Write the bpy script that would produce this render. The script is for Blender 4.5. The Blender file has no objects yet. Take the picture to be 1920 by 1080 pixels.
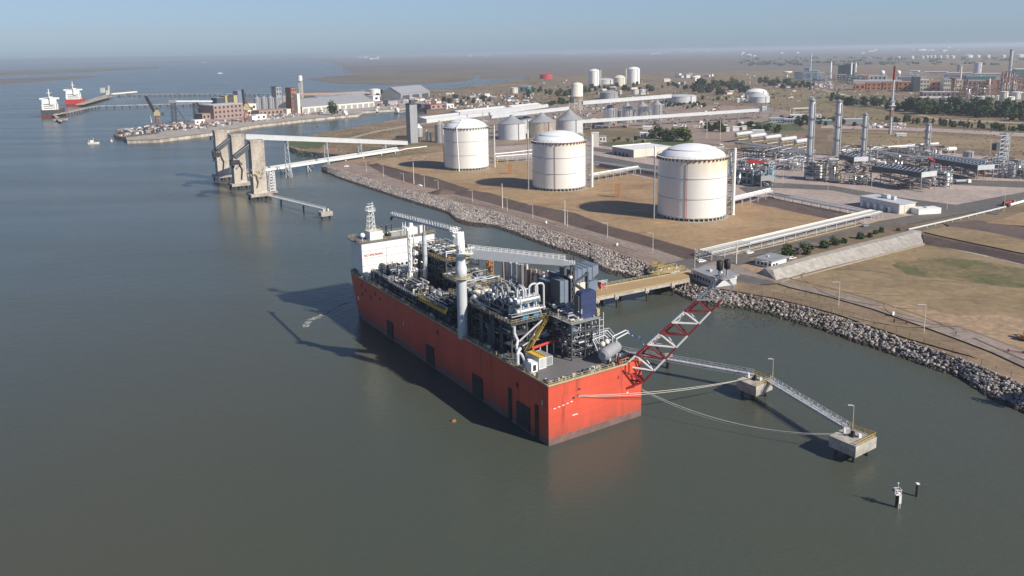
import bpy, math, random
from mathutils import Vector, Matrix
from mathutils.geometry import tessellate_polygon
R = math.radians
rnd = random.Random(7)
sc = bpy.context.scene
COL = sc.collection

# ---------------------------------------------------------------- camera
F_PX, CY, YH, ROLL, CAMH = 1519.0, 378.0, 97.0, 0.0167, 100.0
_p = math.atan((CY - YH) / F_PX)
FW = Vector((0, math.cos(_p), -math.sin(_p)))
RT0 = Vector((1, 0, 0)); UP0 = RT0.cross(FW)
RT = RT0 * math.cos(ROLL) - UP0 * math.sin(ROLL)
UP = RT0 * math.sin(ROLL) + UP0 * math.cos(ROLL)
cd = bpy.data.cameras.new('camera'); cam = bpy.data.objects.new('camera', cd); COL.objects.link(cam)
cd.sensor_width = 36; cd.lens = F_PX / 1920 * 36; cd.shift_y = -(540 - CY) / 1920
cd.clip_start = 1; cd.clip_end = 120000
M = Matrix((RT, UP, -FW)).transposed().to_4x4(); M.translation = Vector((0, 0, CAMH)); cam.matrix_world = M
sc.camera = cam

# ---------------------------------------------------------------- light
SUN_AZ, SUN_EL = -35.0, 34.0          # azimuth from +x, counter clockwise
w = bpy.data.worlds.new('World'); sc.world = w; w.use_nodes = True
nt = w.node_tree; nt.nodes.clear()
sky = nt.nodes.new('ShaderNodeTexSky'); sky.sky_type = 'NISHITA'; sky.sun_disc = False
sky.sun_elevation = R(SUN_EL); sky.sun_rotation = R(90 - SUN_AZ); sky.altitude = 0
sky.air_density = 1.0; sky.dust_density = 0.7; sky.ozone_density = 1.5
bg = nt.nodes.new('ShaderNodeBackground'); bg.inputs[1].default_value = 0.086
wo = nt.nodes.new('ShaderNodeOutputWorld')
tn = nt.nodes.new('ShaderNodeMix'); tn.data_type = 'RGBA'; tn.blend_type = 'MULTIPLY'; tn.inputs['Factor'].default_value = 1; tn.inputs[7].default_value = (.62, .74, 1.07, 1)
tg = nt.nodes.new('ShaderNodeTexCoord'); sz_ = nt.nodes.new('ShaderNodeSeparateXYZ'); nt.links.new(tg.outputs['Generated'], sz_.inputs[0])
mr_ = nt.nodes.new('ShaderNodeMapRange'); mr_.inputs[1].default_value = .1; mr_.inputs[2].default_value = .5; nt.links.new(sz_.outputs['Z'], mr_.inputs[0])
tm = nt.nodes.new('ShaderNodeMix'); tm.data_type = 'RGBA'; tm.inputs[6].default_value = (.62, .74, 1.07, 1); tm.inputs[7].default_value = (.36, .47, .72, 1); nt.links.new(mr_.outputs[0], tm.inputs['Factor']); nt.links.new(tm.outputs[2], tn.inputs[7])  # sky tint darkens towards the zenith, above the view, to deepen shadows
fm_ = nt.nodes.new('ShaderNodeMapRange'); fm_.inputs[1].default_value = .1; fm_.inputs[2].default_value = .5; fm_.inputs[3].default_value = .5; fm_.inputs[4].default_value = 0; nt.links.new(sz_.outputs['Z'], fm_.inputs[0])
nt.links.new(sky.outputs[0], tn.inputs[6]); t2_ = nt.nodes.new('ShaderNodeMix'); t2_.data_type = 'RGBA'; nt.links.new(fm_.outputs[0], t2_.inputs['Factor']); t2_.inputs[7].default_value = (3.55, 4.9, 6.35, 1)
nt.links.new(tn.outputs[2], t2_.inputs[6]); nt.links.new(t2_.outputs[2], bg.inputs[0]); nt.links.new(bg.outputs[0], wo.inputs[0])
sd = bpy.data.lights.new('sun', 'SUN'); sd.energy = 5.0; sd.angle = R(0.5); sd.color = (1, 0.92, 0.8)
so = bpy.data.objects.new('sun', sd); COL.objects.link(so)
dv = Vector((math.cos(R(SUN_AZ)) * math.cos(R(SUN_EL)), math.sin(R(SUN_AZ)) * math.cos(R(SUN_EL)), math.sin(R(SUN_EL))))
so.rotation_euler = (-dv).to_track_quat('-Z', 'Y').to_euler(); so.location = (200, -200, 300)
sc.view_settings.view_transform = 'Standard'; sc.view_settings.look = 'None'
sc.view_settings.exposure = 0.3; sc.view_settings.gamma = 1; sc.view_settings.use_curve_mapping = False
sc.cycles.volume_bounces = 1; sc.cycles.max_bounces = 6; sc.cycles.transparent_max_bounces = 6

LZ = 4.0                                # level of the land above the water
def W(px, py, z=LZ):                    # surveyed photo point -> place on the level z
    d = FW * F_PX + RT * (px - 960) - UP * (py - CY)
    t = (z - CAMH) / d.z
    return Vector((d.x * t, d.y * t, z))
def PR(P):
    v = Vector(P) - Vector((0, 0, CAMH)); k = v.dot(FW)
    return 960 + F_PX * v.dot(RT) / k, CY - F_PX * v.dot(UP) / k
def HT(px, py, yt, z=LZ):
    P = W(px, py, z); lo, hi = -20.0, 300.0
    for _ in range(40):
        m = (lo + hi) / 2
        if PR((P.x, P.y, m))[1] > yt: lo = m
        else: hi = m
    return lo - z
def MP(px, py, z=LZ):                   # metres per photo pixel there
    return (W(px, py, z) - Vector((0, 0, CAMH))).length / F_PX

# ---------------------------------------------------------------- materials
def mat(name, c, rough=.75, metal=0., var=.18, scale=.15, c2=None, bump=0., bscale=2., f2=None, stretch=None, spec=None, cover=.5, fine=0):
    m = bpy.data.materials.new(name); m.use_nodes = True; n = m.node_tree.nodes; l = m.node_tree.links
    b = n['Principled BSDF']; b.inputs['Roughness'].default_value = rough; b.inputs['Metallic'].default_value = metal
    if spec is not None: b.inputs['Specular IOR Level'].default_value = spec
    tc = n.new('ShaderNodeTexCoord'); src = tc.outputs['Object']
    if stretch:
        mp = n.new('ShaderNodeMapping'); mp.inputs['Scale'].default_value = stretch[:3]
        if len(stretch) > 3: mp.inputs['Rotation'].default_value = (0, 0, stretch[3])
        l.new(src, mp.inputs[0]); src = mp.outputs[0]
    nz = n.new('ShaderNodeTexNoise'); nz.inputs['Scale'].default_value = scale; nz.inputs['Detail'].default_value = 8; nz.inputs['Roughness'].default_value = .65
    l.new(src, nz.inputs['Vector'])
    cr = n.new('ShaderNodeValToRGB')
    a = [x * (1 - var) for x in c]; d = [min(1, x * (1 + var)) for x in c]
    e = cr.color_ramp.elements
    e[0].position = .32; e[0].color = (*a, 1); e[1].position = .68; e[1].color = (*d, 1)
    l.new(nz.outputs['Fac'], cr.inputs[0]); out = cr.outputs[0]
    if c2:
        n2 = n.new('ShaderNodeTexNoise'); n2.inputs['Scale'].default_value = f2 or scale * .2; n2.inputs['Detail'].default_value = 6; n2.inputs['Roughness'].default_value = .6
        l.new(src, n2.inputs['Vector'])
        r2 = n.new('ShaderNodeValToRGB'); r2.color_ramp.elements[0].position = cover - .07; r2.color_ramp.elements[1].position = cover + .1
        mx = n.new('ShaderNodeMix'); mx.data_type = 'RGBA'
        l.new(n2.outputs['Fac'], r2.inputs[0]); l.new(r2.outputs[0], mx.inputs['Factor'])
        l.new(out, mx.inputs[6]); mx.inputs[7].default_value = (*c2, 1); out = mx.outputs[2]
    if fine:
        n4 = n.new('ShaderNodeTexNoise'); n4.inputs['Scale'].default_value = fine; n4.inputs['Detail'].default_value = 5; n4.inputs['Roughness'].default_value = .7; l.new(tc.outputs['Object'], n4.inputs['Vector'])
        r4 = n.new('ShaderNodeMapRange'); r4.inputs[1].default_value = .3; r4.inputs[2].default_value = .7; r4.inputs[3].default_value = .74; r4.inputs[4].default_value = 1.26; l.new(n4.outputs['Fac'], r4.inputs[0])
        v4 = n.new('ShaderNodeVectorMath'); v4.operation = 'SCALE'; l.new(out, v4.inputs[0]); l.new(r4.outputs[0], v4.inputs['Scale']); out = v4.outputs[0]
    l.new(out, b.inputs['Base Color'])
    if bump:
        n3 = n.new('ShaderNodeTexNoise'); n3.inputs['Scale'].default_value = bscale; n3.inputs['Detail'].default_value = 4
        l.new(tc.outputs['Object'], n3.inputs['Vector'])
        bp = n.new('ShaderNodeBump'); bp.inputs['Strength'].default_value = bump; bp.inputs['Distance'].default_value = .3
        l.new(n3.outputs['Fac'], bp.inputs['Height']); l.new(bp.outputs[0], b.inputs['Normal'])
    return m

MT = {}
GR = {'land': .35, 'gravel': .5, 'road': .5, 'asphalt': .4, 'bank': .5, 'pink': .3, 'tan': .35, 'tanpath': .4, 'field': .3, 'fieldgreen': .4, 'brown': .15, 'grass': .12, 'scrub': .12, 'slab': .4, 'concrete': .8, 'oldconcrete': .5}
def mk(k, *a, **kw): MT[k] = mat(k, *a, fine=GR.get(k, 0), **kw)
mk('land', (0.237, 0.167, 0.104), var=0.38, scale=.02, c2=(0.149, 0.117, 0.059), f2=.006)
mk('gravel', (0.253, 0.189, 0.155), var=0.30, scale=.06, c2=(0.304, 0.23, 0.176), f2=.02)
mk('road', (0.233, 0.189, 0.166), var=0.20, scale=.25, c2=(0.298, 0.239, 0.199), f2=.05)
mk('asphalt', (0.111, 0.105, 0.0974), var=.15, scale=.2, c2=(0.141, 0.126, 0.11), f2=.03)
mk('track', (0.119, 0.0942, 0.0805), var=.2, scale=.3)
mk('bank', (0.104, 0.0713, 0.0604), var=.2, scale=.12, c2=(0.13, 0.0918, 0.0725), f2=.03)
mk('pink', (0.424, 0.339, 0.298), var=0.21, scale=.05, c2=(0.349, 0.288, 0.253), f2=.012)
mk('tan', (0.313, 0.203, 0.109), var=0.30, scale=.03, c2=(0.33, 0.232, 0.126), f2=.012, stretch=(1, 1.7, 1, .5))
mk('tanpath', (0.34, 0.236, 0.145), var=0.18, scale=.1)
mk('field', (0.236, 0.171, 0.0865), var=0.30, scale=.035, c2=(0.283, 0.205, 0.119), f2=.012, stretch=(1, 1.5, 1, .5))
mk('fieldgreen', (0.117, 0.111, 0.0399), var=.25, scale=.06, c2=(0.212, 0.157, 0.0747), f2=.05)
mk('brown', (0.22, 0.145, 0.0909), var=0.38, scale=.02, c2=(0.176, 0.129, 0.073), f2=.01)
mk('grass', (0.176, 0.149, 0.0661), var=.3, scale=.03, c2=(0.246, 0.167, 0.0909), f2=.012)
mk('lawn', (0.0743, 0.101, 0.0268), var=.25, scale=.08)
mk('scrub', (0.264, 0.175, 0.108), var=.25, scale=.03, c2=(0.149, 0.124, 0.0556), f2=.02)
mk('mud', (0.179, 0.137, 0.0876), var=.25, scale=.004, c2=(0.126, 0.108, 0.0805), f2=.0015)
mk('marsh', (.13, .118, .098), var=.3, scale=.002, c2=(.18, .14, .115), f2=.0006, stretch=(.35, 1.4, 1))
mk('sand', (0.359, 0.299, 0.216), var=.12, scale=.05)
mk('concrete', (.42, .39, .34), var=.16, scale=.3, c2=(.3, .28, .25), f2=.12)
mk('oldconcrete', (0.485, 0.437, 0.374), var=.18, scale=.25, c2=(0.304, 0.253, 0.205), f2=.09, stretch=(1, 1, .25))
mk('slab', (.36, .335, .295), var=.14, scale=.3, stretch=(1.2, .1, .1, .55))
mk('rock', (.30, .262, .235), var=.4, scale=.35, c2=(.19, .165, .15), f2=.12, rough=.9)
mk('wetrock', (.05, .04, .035), var=.4, scale=.8, rough=.6)
mk('white', (.8, .79, .76), var=.04, scale=.1, rough=.5)
mk('tankwhite', (.73, .72, .68), var=.05, scale=.08, rough=.45, stretch=(1, 1, .2))
mk('roofwhite', (.84, .85, .88), var=.03, scale=.3, rough=.45)
mk('cream', (0.64, 0.6, 0.515), var=.08, scale=.15, rough=.6)
mk('stain', (.62, .48, .26), var=.15, scale=.2, rough=.7)
mk('grey', (0.288, 0.296, 0.312), var=.1, scale=.2, rough=.5)
mk('lgrey', (.52, .54, .56), var=.08, scale=.2, rough=.45)
mk('galv', (.42, .42, .42), var=.18, scale=.15, rough=.42, metal=.35)
mk('silver', (.62, .63, .63), var=.12, scale=.3, rough=.28, metal=.75)
mk('dgrey', (0.066, 0.072, 0.081), var=.2, scale=.3, rough=.55)
mk('black', (.028, .028, .032), var=.3, scale=.5, rough=.6)
mk('navy', (.03, .045, .12), var=.15, scale=.4, rough=.5)
mk('blueduct', (.16, .2, .265), var=.12, scale=.4, rough=.5)
mk('blue', (.03, .22, .4), var=.1, scale=.4, rough=.5)
mk('lblue', (.3, .45, .52), var=.1, scale=.4, rough=.5)
mk('red', (.45, .04, .03), var=.15, scale=.3, rough=.5)
mk('darkred', (.23, .022, .022), var=.2, scale=.3, rough=.5)
mk('hullred', (0.61, 0.09, 0.05), var=.1, scale=.12, rough=.48, c2=(.36, .06, .04), f2=.35, stretch=(1, 1, .1), cover=.64)
mk('antifoul', (.17, .1, .09), var=.25, scale=.4, rough=.7)
mk('yellow', (.5, .34, .04), var=.15, scale=.4, rough=.55)
mk('palegold', (0.425, 0.357, 0.204), var=.2, scale=.5, rough=.6)
mk('orange', (.42, .17, .05), var=.15, scale=.3, rough=.6)
mk('rust', (.26, .13, .09), var=.3, scale=.3, rough=.8)
mk('brick', (.30, .215, .19), var=.15, scale=.15, rough=.85)
mk('brickorange', (.52, .22, .11), var=.2, scale=.05, rough=.85)
mk('deck', (0.16, 0.152, 0.156), var=.12, scale=.2, rough=.7, c2=(0.136, 0.128, 0.128), f2=.1)
mk('trestle', (0.396, 0.274, 0.139), var=.1, scale=.4, stretch=(.02, 1.2, 1, .51))
mk('window', (.02, .025, .035), var=.1, rough=.12)
mk('teal', (.1, .22, .22), var=.15, scale=.3, rough=.6)
mk('trunk', (.1, .07, .05), var=.2, scale=1)
mk('wetpile', (.04, .035, .03), var=.3, scale=.6, rough=.6)
mk('rope', (.55, .53, .48), var=.1, scale=1, rough=.8)
mk('leaf1', (.045, .07, .028), var=.45, scale=.35, rough=.8, spec=.2)
mk('leaf2', (.06, .085, .035), var=.45, scale=.35, rough=.8, spec=.2)
mk('leaf3', (.075, .1, .03), var=.4, scale=.35, rough=.8, spec=.2)
mk('leafbare', (.15, .13, .095), var=.3, scale=.5, rough=.9, spec=.1)
mk('cloth', (.03, .035, .05)); mk('skin', (.4, .22, .15))
mk('gold', (.34, .25, .06), var=.2, scale=.5)
mk('foam', (.6, .6, .57), var=.1)

def tankribs():                         # course lines of the tank plates as real relief
    m = MT['tankwhite']; n = m.node_tree.nodes; l = m.node_tree.links
    tc = n.new('ShaderNodeTexCoord'); wv = n.new('ShaderNodeTexWave'); wv.wave_type = 'BANDS'; wv.bands_direction = 'Z'
    wv.inputs['Scale'].default_value = .28; wv.inputs['Distortion'].default_value = 0
    bp = n.new('ShaderNodeBump'); bp.inputs['Strength'].default_value = .2; bp.inputs['Distance'].default_value = .12
    l.new(tc.outputs['Object'], wv.inputs['Vector']); l.new(wv.outputs['Fac'], bp.inputs['Height']); l.new(bp.outputs[0], n['Principled BSDF'].inputs['Normal'])
tankribs()

def plates(k):                          # weld seams of the hull plates as relief
    m = MT[k]; n = m.node_tree.nodes; l = m.node_tree.links; tc = n.new('ShaderNodeTexCoord'); sp = n.new('ShaderNodeSeparateXYZ'); l.new(tc.outputs['Object'], sp.inputs[0])
    ad = n.new('ShaderNodeMath'); l.new(sp.outputs['X'], ad.inputs[0]); l.new(sp.outputs['Y'], ad.inputs[1]); cb = n.new('ShaderNodeCombineXYZ'); l.new(ad.outputs[0], cb.inputs[0]); l.new(sp.outputs['Z'], cb.inputs[1])
    br = n.new('ShaderNodeTexBrick'); br.inputs['Scale'].default_value = 1; br.inputs['Mortar Size'].default_value = .05; br.inputs['Brick Width'].default_value = 9; br.inputs['Row Height'].default_value = 2.6; l.new(cb.outputs[0], br.inputs['Vector'])
    br.inputs['Color1'].default_value = (1, 1, 1, 1); br.inputs['Color2'].default_value = (.92, .92, .92, 1); br.inputs['Mortar'].default_value = (.68, .68, .68, 1)
    b = n['Principled BSDF']; src = b.inputs['Base Color'].links[0].from_socket; mx = n.new('ShaderNodeMix'); mx.data_type = 'RGBA'; mx.blend_type = 'MULTIPLY'; mx.inputs['Factor'].default_value = .8; l.new(src, mx.inputs[6]); l.new(br.outputs['Color'], mx.inputs[7]); 
    zr = n.new('ShaderNodeMapRange'); zr.inputs[1].default_value = 1.9; zr.inputs[2].default_value = 7; zr.inputs[3].default_value = 1; zr.inputs[4].default_value = 0; l.new(sp.outputs['Z'], zr.inputs[0])
    mp_ = n.new('ShaderNodeMapping'); mp_.inputs['Scale'].default_value = (1, 1, .25); l.new(tc.outputs['Object'], mp_.inputs[0]); n9 = n.new('ShaderNodeTexNoise'); n9.inputs['Scale'].default_value = .6; n9.inputs['Detail'].default_value = 7; l.new(mp_.outputs[0], n9.inputs['Vector'])
    m9 = n.new('ShaderNodeMath'); m9.operation = 'MULTIPLY'; l.new(zr.outputs[0], m9.inputs[0]); l.new(n9.outputs['Fac'], m9.inputs[1]); d9 = n.new('ShaderNodeMix'); d9.data_type = 'RGBA'; l.new(m9.outputs[0], d9.inputs['Factor']); l.new(mx.outputs[2], d9.inputs[6]); d9.inputs[7].default_value = (.2, .07, .05, 1); l.new(d9.outputs[2], b.inputs['Base Color'])
    nz = n.new('ShaderNodeTexNoise'); nz.inputs['Scale'].default_value = .5; l.new(tc.outputs['Object'], nz.inputs['Vector']); bp = n.new('ShaderNodeBump'); bp.inputs['Strength'].default_value = .25; bp.inputs['Distance'].default_value = .1; l.new(nz.outputs['Fac'], bp.inputs['Height']); l.new(bp.outputs[0], b.inputs['Normal'])
plates('hullred')

def watermat():
    m = bpy.data.materials.new('water'); m.use_nodes = True; n = m.node_tree.nodes; l = m.node_tree.links; b = n['Principled BSDF']
    b.inputs['IOR'].default_value = 1.33; b.inputs['Roughness'].default_value = .2; b.inputs['Specular IOR Level'].default_value = .38
    tc = n.new('ShaderNodeTexCoord')
    def noise(s, d, st=None, rot=0):
        src = tc.outputs['Object']
        if st:
            mp = n.new('ShaderNodeMapping'); mp.inputs['Scale'].default_value = st; mp.inputs['Rotation'].default_value = (0, 0, rot); l.new(src, mp.inputs[0]); src = mp.outputs[0]
        z = n.new('ShaderNodeTexNoise'); z.inputs['Scale'].default_value = s; z.inputs['Detail'].default_value = d; l.new(src, z.inputs['Vector']); return z.outputs['Fac']
    f = noise(.006, 3, (1, .7, 1), .4)
    cr = n.new('ShaderNodeValToRGB'); e = cr.color_ramp.elements
    e[0].position = .34; e[0].color = (.062, .078, .064, 1); e[1].position = .66; e[1].color = (.077, .081, .06, 1)
    l.new(f, cr.inputs[0]); l.new(cr.outputs[0], b.inputs['Base Color'])
    rr_ = n.new('ShaderNodeMapRange'); rr_.inputs[1].default_value = .35; rr_.inputs[2].default_value = .65; rr_.inputs[3].default_value = .21; rr_.inputs[4].default_value = .28; l.new(noise(.012, 4, (.35, 1.6, 1), .5), rr_.inputs[0]); l.new(rr_.outputs[0], b.inputs['Roughness'])
    b1 = n.new('ShaderNodeBump'); b1.inputs['Strength'].default_value = .45; b1.inputs['Distance'].default_value = .22
    b2 = n.new('ShaderNodeBump'); b2.inputs['Strength'].default_value = .12; b2.inputs['Distance'].default_value = .9
    l.new(noise(.55, 3, (1, 1.7, 1), -.5), b1.inputs['Height']); l.new(noise(.09, 2, (1, 1.6, 1), -.4), b2.inputs['Height'])
    l.new(b2.outputs[0], b1.inputs['Normal']); l.new(b1.outputs[0], b.inputs['Normal'])
    return m
MT['water'] = watermat()

# ---------------------------------------------------------------- helpers
def link(o, parent=None):
    COL.objects.link(o)
    if parent: o.parent = parent
    return o
class MB:
    def __init__(s): s.v = []; s.f = []; s.m = []; s.sm = []; s.c = []
    def cut(s): s.c.append((len(s.v), len(s.f))); return s
    def add(s, vs, fs, m=0, smooth=False):
        k = len(s.v); s.v += [tuple(v) for v in vs]
        for f in fs: s.f.append(tuple(i + k for i in f)); s.m.append(m); s.sm.append(smooth)
    def box(s, cx, cy, z0, sx, sy, sz, rot=0, m=0):
        c, sn = math.cos(rot), math.sin(rot); vs = []
        for z in (z0, z0 + sz):
            for a, b in ((-1, -1), (1, -1), (1, 1), (-1, 1)):
                x, y = a * sx / 2, b * sy / 2; vs.append((cx + x * c - y * sn, cy + x * sn + y * c, z))
        s.add(vs, [(3, 2, 1, 0), (4, 5, 6, 7), (0, 1, 5, 4), (1, 2, 6, 5), (2, 3, 7, 6), (3, 0, 4, 7)], m); return s
    def bx(s, x0, x1, y0, y1, z0, z1, m=0): return s.box((x0 + x1) / 2, (y0 + y1) / 2, z0, x1 - x0, y1 - y0, z1 - z0, 0, m)
    def bar(s, p, q, w, h=None, m=0):
        p = Vector(p); q = Vector(q); d = (q - p)
        if d.length < 1e-6: return s
        d.normalize(); h = h or w; u = d.cross(Vector((0, 0, 1)))
        if u.length < .01: u = Vector((1, 0, 0))
        u.normalize(); v = u.cross(d); vs = []
        for o in (p, q):
            for a, b in ((-1, -1), (1, -1), (1, 1), (-1, 1)): vs.append(o + u * a * w / 2 + v * b * h / 2)
        s.add(vs, [(3, 2, 1, 0), (4, 5, 6, 7), (0, 1, 5, 4), (1, 2, 6, 5), (2, 3, 7, 6), (3, 0, 4, 7)], m); return s
    def tube(s, p, q, r, n=8, r2=None, m=0, caps=True):
        p = Vector(p); q = Vector(q); d = q - p
        if d.length < 1e-6: return s
        d.normalize(); u = d.cross(Vector((0, 0, 1)))
        if u.length < .01: u = Vector((1, 0, 0))
        u.normalize(); v = u.cross(d); r2 = r if r2 is None else r2; vs = []
        for o, rr in ((p, r), (q, r2)):
            for i in range(n):
                a = 2 * math.pi * i / n; vs.append(o + u * math.cos(a) * rr + v * math.sin(a) * rr)
        s.add(vs, [(i, (i + 1) % n, n + (i + 1) % n, n + i) for i in range(n)], m, n > 5)
        if caps: s.add(vs, [tuple(range(n))[::-1], tuple(range(n, 2 * n))], m)
        return s
    def pipe(s, pts, r, n=8, m=0):
        for a, b in zip(pts, pts[1:]): s.tube(a, b, r, n, m=m)
        for a in pts[1:-1]: s.ball(a, r * 1.03, 6, 4, m)
        return s
    def ball(s, c, r, n=10, k=6, m=0, sz=1.):
        pr = [(r * math.sin(math.pi * i / k), -r * sz * math.cos(math.pi * i / k)) for i in range(k + 1)]
        return s.lathe(c[0], c[1], [(a, c[2] + b) for a, b in pr], n, m)
    def lathe(s, cx, cy, prof, n=24, m=0, smooth=True, flats=()):
        vs = []
        for r, z in prof:
            for i in range(n):
                a = 2 * math.pi * i / n; vs.append((cx + r * math.cos(a), cy + r * math.sin(a), z))
        fs = []
        for k in range(len(prof) - 1):
            for i in range(n):
                j = (i + 1) % n; fs.append((k * n + i, k * n + j, (k + 1) * n + j, (k + 1) * n + i))
        s.add(vs, fs, m, smooth); return s
    def htank(s, p, q, r, n=14, m=0):
        p = Vector(p); q = Vector(q); d = (q - p).normalized(); s.tube(p, q, r, n, m=m, caps=False)
        s.tube(q, q + d * r * .35, r, n, r2=r * .6, m=m); s.tube(p - d * r * .35, p, r * .6, n, r2=r, m=m); return s
    def prism(s, poly, z0, z1, m=0, mside=None, top=True, bottom=False):
        n = len(poly); vs = [(x, y, z1) for x, y in poly] + [(x, y, z0) for x, y in poly]
        tri = [tuple(t) for t in tessellate_polygon([[Vector((x, y, 0)) for x, y in poly]])]
        fs = []
        for t in tri:
            a, b, c = (Vector(poly[i]) for i in t)
            if (b - a).cross(c - a) < 0: t = t[::-1]
            fs.append(t)
        if top: s.add(vs, fs, m)
        if bottom: s.add(vs, [tuple(i + n for i in t[::-1]) for t in fs], m)
        if z1 - z0 > 1e-4: s.add(vs, [(i, n + i, n + (i + 1) % n, (i + 1) % n) for i in range(n)], m if mside is None else mside)
        return s
    def rail(s, pts, h=1.1, step=2., r=.05, m=0, mids=1):
        for a, b in zip(pts, pts[1:]):
            a = Vector(a); b = Vector(b); L = (b - a).length; k = max(1, int(L / step))
            for i in range(k + 1):
                p = a.lerp(b, i / k); s.bar(p, p + Vector((0, 0, h)), r * 1.6, m=m)
            for j in range(mids + 1):
                z = Vector((0, 0, h * (j + 1) / (mids + 1))); s.bar(a + z, b + z, r * 1.6, m=m)
        return s
    def truss(s, p, q, w, h, bay, r, m=0, side=True, nb=None):      # box truss from p to q, p and q on its bottom centre line
        p = Vector(p); q = Vector(q); d = q - p; L = d.length; d.normalize(); u = d.cross(Vector((0, 0, 1)))
        if u.length < .01: u = Vector((1, 0, 0))
        u.normalize(); v = u.cross(d); k = nb or max(1, round(L / bay)); c = lambda i, a, b: p + d * (L * i / k) + u * a * w / 2 + v * b * h
        for a in (-1, 1):
            for b in (0, 1): s.bar(c(0, a, b), c(k, a, b), r * 1.4, m=m)
        for i in range(k + 1):
            for a in (-1, 1): s.bar(c(i, a, 0), c(i, a, 1), r, m=m)
            for b in (0, 1): s.bar(c(i, -1, b), c(i, 1, b), r, m=m)
            if i < k:
                for a in (-1, 1): s.bar(c(i, a, i % 2), c(i + 1, a, (i + 1) % 2), r, m=m)
                for b in (0, 1): s.bar(c(i, -1, b), c(i + 1, 1, b), r, m=m)
        return s
    def build(s, name, mats, parent=None, loc=None):
        if s.c:
            c = [(0, 0)] + s.c; o = None
            if c[-1][1] < len(s.f): c.append((len(s.v), len(s.f)))
            for (v0, f0), (v1, f1) in zip(c, c[1:]):
                if f1 <= f0: continue
                b = MB(); b.v = s.v[v0:v1]; b.f = [tuple(i - v0 for i in f) for f in s.f[f0:f1]]; b.m = s.m[f0:f1]; b.sm = s.sm[f0:f1]; o = b.build(name, mats, parent, loc)
            return o
        me = bpy.data.meshes.new(name); me.from_pydata(s.v, [], s.f)
        if isinstance(mats, str): mats = [mats]
        for k in mats: me.materials.append(MT[k])
        me.polygons.foreach_set('material_index', s.m); me.polygons.foreach_set('use_smooth', s.sm); me.update()
        o = bpy.data.objects.new(name, me); link(o, parent)
        if loc is not None: o.location = loc
        return o
def thing(name, label, cat, loc=(0, 0, 0), rz=0, group=None):
    o = bpy.data.objects.new(name, None); COL.objects.link(o); o.empty_display_size = 1
    o.location = loc; o.rotation_euler = (0, 0, rz); o['label'] = label; o['category'] = cat
    if group: o['group'] = group
    return o
def tag(o, label, cat, group=None):
    o['label'] = label; o['category'] = cat
    if group: o['group'] = group
    return o
def struct(o): o['kind'] = 'structure'; return o
def copy(o, loc=None, rz=None, label=None, parent=None, group=None, s=None):
    c = o.copy(); COL.objects.link(c); c.parent = parent
    if loc is not None: c.location = loc
    if rz is not None: c.rotation_euler = (0, 0, rz)
    if label: c['label'] = label
    if group: c['group'] = group
    if s: c.scale = s if isinstance(s, tuple) else (s, s, s)
    for ch in list(o.children): copy(ch, parent=c)
    return c
def ang(p, q): return math.atan2(q[1] - p[1], q[0] - p[0])
def px(l, z=LZ): return [tuple(W(a, b, z)[:2]) for a, b in l]
def rough_edge(poly, amp, step):
    out = []; rr = random.Random(len(poly) * 13 + int(abs(poly[0][0])))
    n = len(poly)
    for i in range(n):
        a = Vector(poly[i]); b = Vector(poly[(i + 1) % n]); k = max(1, min(60, int((b - a).length / step)))
        nrm = Vector((-(b - a).y, (b - a).x)).normalized()
        for j in range(k):
            t = j / k; o = rr.uniform(-amp, amp) * (1 if j else .3); p = a.lerp(b, t) + nrm * o; out.append((p.x, p.y))
    return out
def sheet(name, pts, z, m, amp=0, step=20, zb=None, label=None):
    poly = px(pts, z)
    if amp: poly = rough_edge(poly, amp, step)
    o = MB().prism(poly, z if zb is None else zb, z, 0).build(name, m); struct(o); return o

# ================================================================ THE SETTING
def interp(l, x):
    for (a, b), (c, d) in zip(l, l[1:]):
        if a <= x <= c: return b + (d - b) * (x - a) / (c - a)
    return l[-1][1] if x > l[-1][0] else l[0][1]
SH_LOW = [(603,320),(640,336),(700,356),(760,376),(820,394),(848,404),(858,418),(885,423),(930,427),(962,438),(1000,452),(1040,467),(1080,479),(1108,489),(1120,502),(1140,512),(1185,522),(1225,532),(1255,545),(1300,565),(1345,575),(1380,578),(1440,590),(1480,602),(1540,619),(1600,641),(1650,657),(1700,674),(1750,692),(1800,708),(1828,728),(1858,747),(1925,778),(2050,840),(2300,960)]
SH_TOP = [(603,311),(640,320),(712,342),(780,360),(835,374),(866,384),(885,388),(905,392),(945,403),(985,417),(1020,430),(1055,441),(1095,454),(1130,466),(1155,474),(1185,485),(1205,492),(1240,507),(1275,524),(1312,538),(1355,545),(1400,553),(1450,562),(1495,573),(1555,590),(1610,606),(1665,626),(1715,643),(1765,660),(1815,677),(1845,690),(1880,706),(1940,734),(2060,800),(2310,920)]

wv = 45000
o = MB().prism([(-wv, -3000), (wv, -3000), (wv, 2 * wv), (-wv, 2 * wv)], 0, 0).build('water', 'water'); struct(o)
land = [(x, interp(SH_TOP, x)) for x in range(2300, 610, -20)] + [(610,312),(628,304),(645,297),(640,290),(600,287),(565,283),(545,276),(534,264),(560,258),(600,250),(700,232),(800,214),(800,203),(766,200),(745,204),(700,207),(680,208),(672,214),(625,218),(560,225),(480,234),(400,248),(300,261),(238,263),(236,258),(216,254),(213,249),(250,243),(290,238),(330,232),(380,225),(396,214),(405,198),(470,186),(540,177),(575,172),(700,170),(850,167),(885,161),(925,157),(975,149),(1010,144),(1080,141),(1280,137),(1500,128),(1800,112),(2600,84),(2600,900)]
o = MB().prism(px(land, LZ), -2, LZ, 0, mside=1).build('ground', ['land', 'oldconcrete']); struct(o)
_z = [LZ + .01]
def patch(name, m, pts, amp=0, step=15, dz=.012):
    _z[0] += dz; return sheet(name, pts, _z[0], m, amp, step)
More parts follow.
